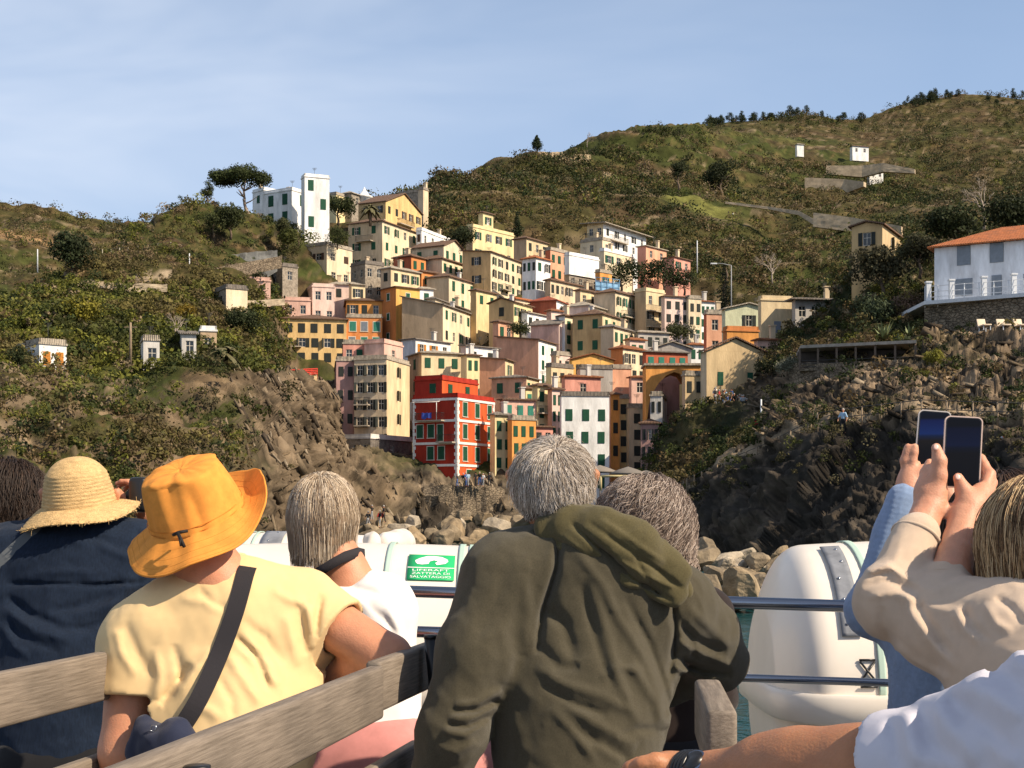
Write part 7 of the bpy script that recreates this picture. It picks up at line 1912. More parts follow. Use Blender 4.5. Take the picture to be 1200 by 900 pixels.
    mb.add(V, Q); mb.build('strap', weave(mat('strap_black', (.035, .032, .036), .8, spec=.2), 700, .4), bag)
    q = Sdf(); q.cap(P(170, 880, d-.15), P(212, 878, d-.20), .040, .045, .03, (Vector((0, 1, 0)), .7)); q.cap(P(172, 850, d-.14), P(186, 872, d-.17), .022, .035, .03); q.cap(P(206, 856, d-.19), P(200, 880, d-.19), .026, .035, .03); q.noise(wrinkle(.005, 20, 20, 20)); link('pouch', q.mesh('pouch', .006), cloth('navy_nylon', (.020, .026, .055), .7), bag)
    mb = MB(); mb.tube([P(176, 856, d-.20), P(178, 850, d-.2), P(183, 851, d-.2), P(182, 858, d-.2)], .0015, 6, closed=True); mb.build('buckle', m_steel, bag)
    # bracelet hidden by the body is left out
hat_person()

# ------------------------------------------------------------ straw hat person in navy
def straw_person():
    d = 3.75
    root = person('person in a straw sun hat and navy shirt with a grey strap, raising a camera', Vector((P(95, 900, d).x, d-.1, DZ)))
    face = Vector((.05, 1, 0)); R = rot_to(face); hc = P(96, 588, d+.05); r = .108; nk = P(98, 650, d)
    ShL, ShR = P(5, 655, d), P(168, 652, d+.02); ElL, WrL = P(-62, 735, d+.05), P(20, 690, d+.25); ElR, WrR = P(212, 668, d+.1), P(176, 604, d+.22)
    chest = P(92, 700, d); hip = P(75, 960, d-.12)
    s = Sdf(); head_prims(s, hc, r, R, nk); s.cap(nk, chest, .062, .12, .07, (face, .75)); s.cap(chest, hip, .13, .13, .06, (face, .75)); s.cap(ShL, ShR, .055, .055, .05)
    arm(s, ShL, ElL, WrL); arm(s, ShR, ElR, WrR)
    hand(s, WrL, WrL-ElL, (0, 1, 0), .175, (.4,)*4, 1); hand(s, WrR, Vector((-.35, .1, 1)), Vector((-1, .2, 0)), .17, (.6, .7, .8, .9), 1)
    link('body', s.mesh('body', .0075), SK, root)
    t = Sdf()
    t.cap(P(16, 656, d), P(98, 646, d+.01), .080, .072, .05); t.cap(P(98, 646, d+.01), P(158, 652, d+.02), .072, .075, .05)
    t.cap(P(92, 690, d), P(80, 800, d-.05), .20, .205, .10, (face, .72)); t.cap(P(80, 800, d-.05), P(75, 960, d-.12), .20, .20, .06, (face, .75)); t.cap(P(10, 700, d), P(5, 800, d-.03), .12, .11, .06); t.cap(P(150, 690, d), P(135, 790, d), .11, .10, .06)
    t.cap(ShL, ElL, .082, .065, .05); t.cap(ElL, WrL, .06, .045, .03); t.cap(ShR, ElR, .078, .064, .05); t.cap(ElR, ElR.lerp(WrR, .55), .062, .05, .02)
    Zf = lambda *q: [(x/3.53, 500+y/3.53) for x, y in q]
    Zg = lambda *q: [(x/3.53, 645+y/3.53) for x, y in q]
    for pts, w, a in ((Zf((20, 650), (200, 650), (400, 655), (620, 640)), 2.5, -.012), (Zf((100, 620), (250, 600), (420, 610)), 5, .006), (Zf((400, 480), (480, 520), (600, 560)), 5, .008), (Zf((300, 420), (400, 460), (500, 500)), 5, -.006), (Zf((560, 620), (480, 700), (420, 820)), 6, .010), (Zf((600, 660), (520, 740), (470, 860)), 6, -.010),
                      (Zf((200, 430), (280, 470), (380, 480)), 5, .006), (Zf((560, 420), (600, 500), (700, 560)), 4, -.008), (Zg((20, 180), (120, 260), (260, 320), (400, 330)), 5, -.010), (Zg((10, 240), (140, 330), (300, 380)), 5, .009), (Zg((30, 310), (140, 380), (260, 420)), 5, -.009), (Zg((300, 270), (400, 250), (520, 200)), 5, .008), (Zg((320, 330), (420, 300), (500, 260)), 4, -.008), (Zg((5, 300), (60, 400), (120, 440)), 5, .009), (Zg((200, 250), (330, 230), (460, 180)), 4, -.006), (Zg((100, 130), (300, 140), (480, 130)), 5, .005)):
        t.fold(pts, w, a)
    t.noise(lambda Y: .007*np.clip(fbm(Y[:, 0]*9+Y[:, 2]*5, Y[:, 1]*6, Y[:, 2]*7-Y[:, 0]*5, 3, True)-.35, 0, 1)); t.noise(wrinkle(.005, 7, 7, 9, 5.2)); t.noise(wrinkle(.002, 20, 20, 24, 1.4)); t.cut(P(75, 945, d-.12), (0, 0, -1))
    nm = cloth('navy_linen', (.010, .018, .036), .9, .3, 60, 260, .35, .05, stretch=(4, 4, .6))
    so = link('shirt', t.mesh('shirt', .0065), nm, root)
    legs_and_shoes(root, hip, face, cloth('black_twill', (.012, .012, .014)))
    up = Vector((-.06, -.16, 1)).normalized(); xr = Vector((1, 0, .13)); xr = (xr-up*xr.dot(up)).normalized(); yf = up.cross(xr); RH = Matrix((xr, yf, up)).transposed(); c = P(93, 592, d-.01)
    def brim(a, q): return 1+.05*math.sin(a*2+.5), -.030*q**1.3+.008*math.sin(a*3+.6)*q+.012*q*math.cos(a)
    sm = mat('straw', (.66, .44, .20), .8, var=.25, scale=60, dirt=(.42, .26, .10), dirt_amt=.5, bump=.5, bscale=260, stretch=(1, 1, 3))
    me = hat_mesh(c, RH, .093, .122, .150, brim, .80, nphi=220, rows=16, bumps=.0012, dent=-.004, edge=.003, rnd=.30)
    hb = link('straw_hat', me, sm, root); md = hb.modifiers.new('thick', 'SOLIDIFY'); md.thickness = .004; md.offset = 0
    # frayed rim fibres
    mb = MB(); rs = np.random.RandomState(2)
    for k in range(220):
        a = rs.rand()*6.283; f, z = brim(a, 1.0); rr = .092+(.148-.092)*f; p = c+RH @ Vector((rr*math.cos(a), rr*1.12*math.sin(a), z)); e = p+RH @ Vector((math.cos(a)*.006+rs.normal()*.005, math.sin(a)*.006+rs.normal()*.005, rs.normal()*.006)); mb.tube([p, e], .0006, 4)
    mb.build('frayed_rim', sm, hb)
    # grey strap across the shoulder
    mb = MB(); sp = [(66, 600), (56, 611), (40, 622), (22, 637), (6, 652), (-14, 672)]; V = []
    for i, (x, y) in enumerate(sp):
        ys_ = np.linspace(d-.3, d+.1, 140); X = np.array([[(x-600)/F*yy, yy, ZC-(y-HZ)/F*yy] for yy in ys_], np.float32); dv = t(X); k = int(np.argmax(dv < .006)); p = Vector([float(q) for q in X[k]]) if dv[k] < .006 else P(x, y, d-.05)
        nx_ = Vector((sp[min(i+1, 5)][0]-sp[max(i-1, 0)][0], 0, -(sp[min(i+1, 5)][1]-sp[max(i-1, 0)][1]))).normalized(); w = Vector((nx_.z, 0, -nx_.x))*.013; V += [p-w, p+w, p+w+Vector((0, .006, 0)), p-w+Vector((0, .006, 0))]
    mb.add(V, [(i*4+k, i*4+(k+1) % 4, i*4+4+(k+1) % 4, i*4+4+k) for i in range(5) for k in range(4)]); mb.build('strap', mat('strap_grey', (.10, .11, .12), .8), so)
    cam = thing('camera', P(160, 585, d+.14), 'black camera held up between the straw hat and the orange hat', 'camera'); b = MB(); b.box(P(165, 580, d+.13), (.05, .08, .095), bev=.012); b.build('camera_body', m_black, cam)
    b = MB(); b.lathe([(.03, 0), (.03, .06), (.026, .065)], P(160, 582, d+.17), 20, Matrix.Rotation(-math.pi/2, 3, 'X')); b.build('lens', m_black, cam)
straw_person()
# ------------------------------------------------------------ dark haired person at the left edge
def left_person():
    d = 4.05; root = person('dark haired person cut off by the left picture edge beside the straw hat', Vector((P(2, 900, d).x, d, DZ)))
    face = Vector((0, 1, 0)); R = rot_to(face); hc = P(6, 588, d); r = .112; nk = P(2, 650, d); hip = P(0, 900, d-.1); ShL, ShR = P(-78, 672, d), P(78, 672, d)
    s = Sdf(); head_prims(s, hc, r, R, nk); s.cap(nk, hip, .11, .13, .06, (face, .75)); s.cap(ShL, ShR, .05, .05, .04); arm(s, ShL, P(-110, 780, d), P(-60, 850, d+.2)); arm(s, ShR, P(100, 780, d), P(60, 850, d+.2)); hand(s, P(-60, 850, d+.2), (.3, .5, -.3), (0, 0, -1)); hand(s, P(60, 850, d+.2), (-.3, .5, -.3), (0, 0, -1), thumb=-1)
    link('body', s.mesh('body', .009), SK, root)
    t = Sdf(); t.cap(ShL, ShR, .07, .07, .05); t.cap(P(2, 690, d), hip, .15, .15, .08, (face, .75)); t.cap(ShL, P(-110, 780, d), .07, .06, .04); t.cap(ShR, P(100, 780, d), .07, .06, .04); t.cap(P(-110, 780, d), P(-60, 850, d+.2), .058, .045, .03); t.cap(P(100, 780, d), P(60, 850, d+.2), .058, .045, .03); t.noise(wrinkle(.005, 8, 8, 8)); link('shirt', t.mesh('shirt', .009), cloth('dark_blue_cotton', (.02, .025, .045)), root)
    legs_and_shoes(root, hip, face, cloth('black_twill', (.012, .012, .014)))
    cp = Sdf(); cp.ell(hc+Vector((0, -.01, .005)), (r*.92, r*1.03, r*1.03), .01, R); cp.cut(hc+Vector((0, r*.4, 0)), Vector((0, 1, -.4))); h = link('hair', cp.mesh('hair', .007), mat('hair_cap_dark', (.018, .012, .009), .7), root)
    strands('hair_strands', hc, (r*.92, r*1.04, r*1.03), R, 6000, .16, lambda q: (q[:, 1] < .5+.4*q[:, 2])*(q[:, 2] > -.8), lambda q: q*0+np.array([0, -.3, -1.0])+q*np.array([.7, .3, 0]), [((.030, .018, .012), 3), ((.055, .032, .02), 1)], h, grav=1.0, hug=.4, lift=.02, step=10, rad_s=.0009, wave=.10, curl=.008, freq=7, clump=90)
left_person()
# ------------------------------------------------------------ woman with blonde bob
def bob_woman():
    d = 3.55; root = person('woman with a blonde grey bob in a white sleeveless top and pink shorts', Vector((P(420, 900, d).x, d-.05, DZ)))
    face = Vector((.25, 1, 0)); R = rot_to(face); hc = P(379, 600, d+.02); r = .0835; nk = P(402, 672, d)
    ShL, ShR = P(352, 712, d+.02), P(462, 706, d-.02); ElL, WrL = P(330, 800, d+.05), P(380, 800, d+.25); ElR, WrR = P(462, 800, d+.10), P(430, 780, d+.32)
    hip = P(432, 920, d-.08); chest = P(418, 740, d)
    s = Sdf(); head_prims(s, hc, r, R, nk); s.cap(nk, chest, .052, .11, .06, (face, .72)); s.cap(chest, hip, .115, .125, .06, (face, .75)); s.cap(ShL, ShR, .045, .045, .045)
    s.cap(P(396, 655, d), P(410, 690, d-.01), .048, .055, .03)
    arm(s, ShL, ElL, WrL, (.045, .04, .034, .026)); arm(s, ShR, ElR, WrR, (.045, .04, .034, .026)); hand(s, WrL, WrL-ElL, (0, 0, -1), .17); hand(s, WrR, WrR-ElR, (0, 0, -1), .17, thumb=-1)
    link('body', s.mesh('body', .0065), SK, root)
    t = Sdf(); t.cap(P(388, 712, d), P(450, 708, d-.01), .058, .062, .05); t.cap(P(420, 735, d-.01), P(428, 830, d-.04), .132, .128, .08, (face, .74)); t.cap(P(428, 830, d-.04), P(432, 880, d-.07), .128, .135, .05, (face, .78)); t.cap(P(450, 720, d-.02), P(458, 800, d-.02), .06, .06, .05); t.cap(P(372, 730, d), P(385, 800, d), .06, .06, .05)
    Zw = lambda *q: [(260+x/3.333, 540+y/3.333) for x, y in q]
    for pts, w, a in ((Zw((470, 480), (540, 500), (620, 520)), 4, -.005), (Zw((430, 520), (520, 540), (600, 600)), 5, .005), (Zw((640, 560), (680, 640), (700, 720)), 5, .006), (Zw((560, 560), (640, 620), (690, 690)), 4, -.005), (Zw((500, 460), (600, 450), (690, 480)), 4, .004)): t.fold(pts, w, a)
    t.noise(wrinkle(.004, 10, 10, 7, 8.2))
    # scooped neckline
    t.cuts.append(('h', A3(P(402, 655, d-.10)), A3(P(408, 668, d+.12)), .062, .060, .006)); t.cut(P(432, 892, d), (0, 0, -1))
    link('tank_top', t.mesh('tank_top', .006), cloth('white_cotton', (.82, .80, .78), .9, .04, 14, 420, .2, .1), root)
    legs_and_shoes(root, hip, face, cloth('pink_linen', (.62, .26, .24), .9, .12, 16), shorts=True, skin=SK, seat=3.27)
    # black lanyard strap round the neck
    mb = MB(); pts = [P(364, 682, d-.02), P(372, 672, d-.07), P(388, 662, d-.085), P(404, 653, d-.07), P(420, 648, d-.03), P(428, 650, d+.02)]; V = []
    for i, p in enumerate(pts): V += [p+Vector((-.002, 0, .014)), p+Vector((0, -.004, -.012)), p+Vector((0, .004, -.012)), p+Vector((-.002, .008, .014))]
    mb.add(V, [(i*4+k, i*4+(k+1) % 4, i*4+4+(k+1) % 4, i*4+4+k) for i in range(5) for k in range(4)], True); tag(mb.build('neck_strap', mat('strap_black', (.035, .032, .036))), 'black strap round the neck of the blonde woman', 'strap', kind='thing')
    cp = Sdf(); cp.ell(hc+R @ Vector((0, -.008, .002)), (r*.93, r*1.06, r*1.06), .01, R); cp.cut(hc+R @ Vector((0, r*.35, 0)), R @ Vector((0, 1, -.5))); cp.cap(hc+R @ Vector((-.03, -.03, -.02)), hc+R @ Vector((-.035, -.035, -.085)), .056, .042, .02); cp.cap(hc+R @ Vector((.025, -.03, -.02)), hc+R @ Vector((.025, -.04, -.07)), .056, .042, .02)
    h = link('hair', cp.mesh('hair', .006), mat('hair_cap_bob', (.22, .155, .10), .7, var=.3, scale=50), root)
    wh = np.array([.02, -.45, .9]); wh /= np.linalg.norm(wh)
    def flow(q): v = q-wh; v[:, 2] -= .6; return v
    strands('hair_strands', hc, (r*.90, r*1.04, r*1.06), R, 26000, .098, lambda q: (q[:, 1] < .34+.75*np.maximum(q[:, 2], -.2))*(q[:, 2] > -.42), flow, [((.50, .39, .27), 3), ((.72, .61, .47), 2.6), ((.26, .185, .12), 2.6), ((.11, .075, .05), 1.2)], h, grav=.9, hug=.5, lift=.014, step=14, rad_s=.0005, spread=.06, clump=300, wave=.012, lenv=.12)
bob_woman()
# ------------------------------------------------------------ woman with curly grey hair
def curly_woman():
    d = 3.6; root = person('person with long curly grey hair in dark clothes beyond the olive jacket', Vector((P(780, 900, d).x, d, DZ)))
    face = Vector((.15, 1, 0)); R = rot_to(face); hc = P(755, 618, d); r = .112; nk = P(768, 700, d); hip = P(785, 940, d-.08); ShL, ShR = P(710, 724, d), P(826, 722, d+.02)
    s = Sdf(); head_prims(s, hc, r, R, nk); s.cap(nk, hip, .10, .12, .06, (face, .75)); s.cap(ShL, ShR, .045, .045, .04); ElL, WrL, ElR, WrR = P(700, 810, d), P(720, 860, d+.25), P(838, 815, d), P(810, 860, d+.25)
    arm(s, ShL, ElL, WrL); arm(s, ShR, ElR, WrR); hand(s, WrL, WrL-ElL, (0, 0, -1), .17); hand(s, WrR, WrR-ElR, (0, 0, -1), .17, thumb=-1); link('body', s.mesh('body', .009), SK, root)
    t = Sdf(); t.cap(ShL, ShR, .065, .062, .05); t.cap(P(770, 740, d), hip, .14, .15, .08, (face, .75)); t.cap(ShL, ElL, .064, .056, .04); t.cap(ShR, ElR, .062, .054, .04); t.cap(ElL, WrL, .054, .042, .03); t.cap(ElR, WrR, .052, .042, .03); t.noise(wrinkle(.005, 9, 9, 9, 3)); link('jumper', t.mesh('jumper', .008), cloth('dark_brown_knit', (.022, .014, .012)), root)
    legs_and_shoes(root, hip, face, cloth('black_twill', (.012, .012, .014)))
    cp = Sdf(); cp.ell(hc+Vector((.0, -.008, -.005)), (r*.98, r*1.04, r*1.04), .01, R); cp.cap(hc+Vector((.02, -.03, -.05)), hc+Vector((.055, -.05, -.14)), .085, .06, .04); cp.cut(hc+R @ Vector((0, r*.4, 0)), R @ Vector((0, 1, -.3))); cp.noise(wrinkle(.006, 30, 30, 30))
    h = link('hair', cp.mesh('hair', .006), mat('hair_cap_curly', (.14, .11, .095), .8, var=.4, scale=60), root)
    strands('hair_strands', hc, (r*.88, r*.98, r*.98), R, 14000, .17, lambda q: (q[:, 1] < .45+.4*q[:, 2])*(q[:, 2] > -.75), lambda q: q*np.array([.8, .6, 0])+np.array([.15, -.1, -.8]), [((.36, .28, .225), 3), ((.52, .43, .36), 1.6), ((.18, .13, .10), 2.5), ((.09, .06, .045), 1.4)], h, grav=1.0, hug=.35, lift=.03, step=26, rad_s=.0007, spread=.3, clump=260, curl=.0115, freq=20, wave=.05, lenv=.35)
curly_woman()
def fing(s, pts, rpx, k=.005):
    P_ = [P(*q) for q in pts]; R_ = [r*q[2]/F for r, q in zip(rpx, pts)]
    for i in range(len(P_)-1): s.cap(P_[i], P_[i+1], R_[i], R_[i+1], k)
def nail(root, p, n, up, w=.0055, h=.0065):
    b = MB(); n = Vector(n).normalized(); up = Vector(up); up = (up-n*up.dot(n)).normalized(); x = up.cross(n)
    b.lathe([(1, -.25), (1, .1), (.7, .3), (0, .36)], (0, 0, 0), 12); vs = [Vector(p)+x*v[0]*w+up*v[1]*h+n*v[2]*.003 for v in b.v]; b.v = [tuple(v) for v in vs]
    return b.build('fingernail', mat('nail', (.72, .45, .38), .3, spec=.5), root)
def phone(label, c, w, h, tilt, yaw, case, screen, pitch=0.0):
    root = thing('phone', c, label, 'phone')
    R = (Matrix.Rotation(yaw, 3, 'Z') @ Matrix.Rotation(tilt, 3, 'Y') @ Matrix.Rotation(pitch, 3, 'X'))
    def rrect(w, h, r, n=6):
        out = []
        for cx, cz, a0 in ((w/2-r, h/2-r, 0), (-w/2+r, h/2-r, math.pi/2), (-w/2+r, -h/2+r, math.pi), (w/2-r, -h/2+r, 1.5*math.pi)):
            for k in range(n+1): a = a0+k*math.pi/2/n; out.append((cx+r*math.cos(a), cz+r*math.sin(a)))
        return out
    def plate(name, w, h, r, y0, y1, m, par=root):
        o = rrect(w, h, r); mb = MB(); n = len(o)
        V = [c+R @ Vector((x, y0, z)) for x, z in o]+[c+R @ Vector((x, y1, z)) for x, z in o]
        mb.add(V, [tuple(range(n)), tuple(range(2*n-1, n-1, -1))]+[(i, (i+1) % n, n+(i+1) % n, n+i) for i in range(n)]); return mb.build(name, m, par)
    plate('case', w, h, .011, -.0045, .0045, mat('phone_case_'+case, (.70, .52, .44) if case == 'pink' else (.62, .56, .52), .5))
    plate('bezel', w-.005, h-.005, .009, -.0052, -.0045, m_black)
    m = bpy.data.materials.new('phone_screen'); m.use_nodes = True; nt = m.node_tree; p = nt.nodes['Principled BSDF']; p.inputs['Base Color'].default_value = (.004, .004, .006, 1); p.inputs['Roughness'].default_value = .3; p.inputs['Specular IOR Level'].default_value = .15
    tc = nd(nt, 'ShaderNodeTexCoord'); sp = nd(nt, 'ShaderNodeSeparateXYZ'); nt.links.new(tc.outputs['Generated'], sp.inputs[0])
    cr = nd(nt, 'ShaderNodeValToRGB'); e = cr.color_ramp.elements
    e[0].position = 0; e[0].color = (.003, .003, .004, 1); e[1].position = 1; e[1].color = (.002, .004, .012, 1)
    for pos, col in ((.30, (.004, .004, .004)), (.48, (.012, .009, .006)), (.56, (.006, .016, .06)), (.60, (.008, .03, .16)), (.84, (.004, .012, .09)), (.88, (.002, .003, .008))):
        q = cr.color_ramp.elements.new(pos); q.color = col+(1,)
    nt.links.new(sp.outputs['Z'], cr.inputs[0]); n = nd(nt, 'ShaderNodeTexNoise'); n.inputs['Scale'].default_value = 60; nt.links.new(tc.outputs['Object'], n.inputs['Vector'])
    nt.links.new(cr.outputs[0], p.inputs['Emission Color']); p.inputs['Emission Strength'].default_value = screen
    plate('screen', w-.009, h-.009, .007, -.0056, -.0052, m)
    k = MB(); k.box(c+R @ Vector((w/2+.0006, 0, h*.2)), (.0018, .004, .016), R); k.build('side_button', m_black, root)
    return root, R
# ------------------------------------------------------------ woman in beige holding up a phone
def beige_woman():
    d = 2.72; root = person('blonde woman in a beige jumper holding up the nearer phone with both hands', Vector((P(1240, 900, d).x, d-.1, DZ)))
    face = Vector((-.30, 1, .08)); R = rot_to(face); hc = P(1226, 634, d-.10); r = .104; nk = P(1232, 705, d-.14)
    ShL, ShR = P(1176, 742, d-.12), P(1330, 770, d-.22); ElL, WrL = P(1040, 706, d+.0), P(1091, 590, d+.11); ElR, WrR = P(1098, 742, d-.08), P(1131, 606, d+.08)
    hip = P(1250, 1030, d-.2); chest = P(1250, 790, d-.18)
    s = Sdf(); head_prims(s, hc, r, R, nk); s.cap(nk, chest, .05, .12, .06, (face, .75)); s.cap(chest, hip, .12, .13, .06, (face, .75)); s.cap(ShL, ShR, .05, .05, .05)
    arm(s, ShL, ElL, WrL, (.045, .042, .04, .0285)); s.cap(ShR, ElR, .05, .042, .03); s.cap(ElR, ElR.lerp(WrR, .4), .043, .041, .02); s.cap(ElR.lerp(WrR, .4), WrR, .041, .027, .02)
    a = d+.10
    # left hand: palm, thumb up the phone's edge, fingers behind it
    fing(s, [(1091, 592, a+.01), (1090, 575, a+.02), (1093, 556, a+.025)], (16, 15.5, 13), .02)
    fing(s, [(1098, 575, a+.005), (1100, 556, a+.0), (1101, 540, a+.0), (1097, 525, a+.005)], (10, 8.5, 7.6, 6.0), .012)
    fing(s, [(1085, 568, a+.02), (1084, 554, a+.03), (1089, 542, a+.035)], (6.5, 5.5, 4.8), .006)
    for i in range(3): fing(s, [(1090+i*2, 562-i*5, a+.04), (1098, 556-i*9, a+.075), (1112, 552-i*10, a+.075), (1120, 550-i*10, a+.068)], (6.5, 6.2, 5.6, 5), .005)
    # right hand
    b = d+.085
    fing(s, [(1131, 606, b), (1139, 592, b+.012), (1150, 578, b+.03)], (16.5, 16, 13), .02)
    fing(s, [(1128, 604, b+.0), (1134, 590, b+.0), (1129, 574, b+.012), (1123, 560, b+.018)], (10, 9.2, 7.6, 6.0), .012)
    for i, (kx, ky, mx, my, tx, ty) in enumerate(((1157, 574, 1160, 556, 1149, 538), (1159, 581, 1162, 566, 1152, 551), (1157, 588, 1160, 577, 1150, 566), (1151, 594, 1154, 587, 1146, 580))):
        fing(s, [(kx-4, ky, b+.03), (mx, my, b+.055), (tx, ty, b+.082), (tx-10, ty+2, b+.086)], (7.2, 6.6, 5.9, 4.8), .0045)
    s.noise(wrinkle(.0008, 60, 60, 60))
    link('body', s.mesh('body', .0042), SKP, root)
    nail(root, P(1097, 524, a-.012), (0, -1, .3), (0, 0, 1)); nail(root, P(1122.5, 559, b-.0), (0, -1, .3), (-.2, 0, 1))
    t = Sdf()
    t.cap(ShL, P(1110, 726, d-.04), .084, .077, .05); t.cap(P(1110, 726, d-.04), ElL, .077, .062, .04); t.cap(ElL, ElL.lerp(WrL, .66), .060, .046, .03)
    t.cap(ShL, ShR, .078, .08, .06); t.cap(P(1240, 800, d-.2), hip, .17, .17, .1); t.cap(P(1195, 800, d-.16), P(1200, 920, d-.2), .11, .11, .06)
    t.cap(ShR, ElR, .08, .062, .04); t.cap(ElR, ElR.lerp(WrR, .42), .060, .045, .02)
    Z8 = lambda *q: [(900+x/3, 600+y/3) for x, y in q]
    for pts, w, am in ((Z8((340, 215), (420, 190), (500, 250)), 4, .010), (Z8((335, 260), (420, 240), (530, 280)), 4, -.009), (Z8((345, 235), (430, 212), (520, 262)), 3, -.006), (Z8((350, 300), (440, 285), (540, 320)), 4.5, .008), (Z8((395, 330), (400, 400), (450, 480)), 5, -.008), (Z8((480, 280), (500, 350), (560, 440), (660, 560)), 6, .009), (Z8((520, 300), (560, 380), (640, 500)), 5, -.008),
                        (Z8((660, 330), (680, 400), (740, 460)), 5, .008), (Z8((690, 330), (720, 400), (780, 450)), 4, -.007), (Z8((760, 320), (800, 390), (860, 420)), 5, .006), (Z8((560, 330), (640, 350), (700, 400)), 5, .004), (Z8((420, 440), (500, 520), (640, 590)), 5, .007), (Z8((800, 300), (860, 340), (900, 400)), 4, -.007), (Z8((470, 60), (460, 130), (440, 190)), 5, .003)): t.fold(pts, w, am)
    t.noise(lambda Y: .004*np.clip(fbm(Y[:, 0]*9+Y[:, 2]*5, Y[:, 1]*6, Y[:, 2]*7-Y[:, 0]*5, 3, True)-.35, 0, 1)); t.noise(wrinkle(.004, 12, 12, 10, 6.6)); t.noise(wrinkle(.0012, 30, 30, 30, 2))
    bj = cloth('beige_knit', (.60, .46, .34), .9, .05, 30, 600, .35, .3)
    jo = link('jumper', t.mesh('jumper', .0055), bj, root)
    for (p0, p1, f_, rr) in ((ElL, WrL, .645, .0475), (ElR, WrR, .40, .0465)):
        c_ = p0.lerp(p1, f_); ax = (p1-p0).normalized(); u = ax.orthogonal().normalized(); w = ax.cross(u); mb = MB()
        mb.tube([c_+(u*math.cos(2*math.pi*k/40)+w*math.sin(2*math.pi*k/40))*rr*.98 for k in range(40)], .0042, 8, closed=True); mb.build('cuff', bj, jo)
    legs_and_shoes(root, hip, Vector((-.1, 1, 0)), cloth('black_twill', (.012, .012, .014)))
    cp = Sdf(); cp.ell(hc+R @ Vector((0, -.006, .004)), (r*.92, r*1.04, r*1.03), .01, R); cp.cap(hc+R @ Vector((-.02, -.05, 0)), hc+R @ Vector((-.03, -.06, -.13)), .066, .045, .03); cp.cap(hc+R @ Vector((.03, -.04, 0)), hc+R @ Vector((.03, -.05, -.12)), .066, .045, .03); cp.cut(hc+R @ Vector((0, r*.42, 0)), R @ Vector((0, 1, -.35)))
    h = link('hair', cp.mesh('hair', .006), mat('hair_cap_blonde', (.24, .15, .075), .7, var=.3, scale=40), root)
    strands('hair_strands', hc, (r*.90, r*1.03, r*1.03), R, 26000, .28, lambda q: (q[:, 1] < .38+.6*np.maximum(q[:, 2], -.3))*(q[:, 2] > -.65), lambda q: q*np.array([.8, .5, 0])+np.array([0, -.3, -.7]), [((.52, .35, .18), 3), ((.70, .52, .30), 2), ((.22, .125, .055), 3), ((.10, .055, .028), 1.6)], h, grav=1.1, hug=.42, lift=.024, step=16, rad_s=.00055, spread=.06, clump=220, wave=.03, curl=.005, freq=6, lenv=.4)
    phone('nearer phone with a dark screen and pale case held by the woman in beige', P(1127.5, 530, d+.145), .0745, .145, math.radians(3.5), math.radians(-6), 'pink', .10, math.radians(-4))
beige_woman()
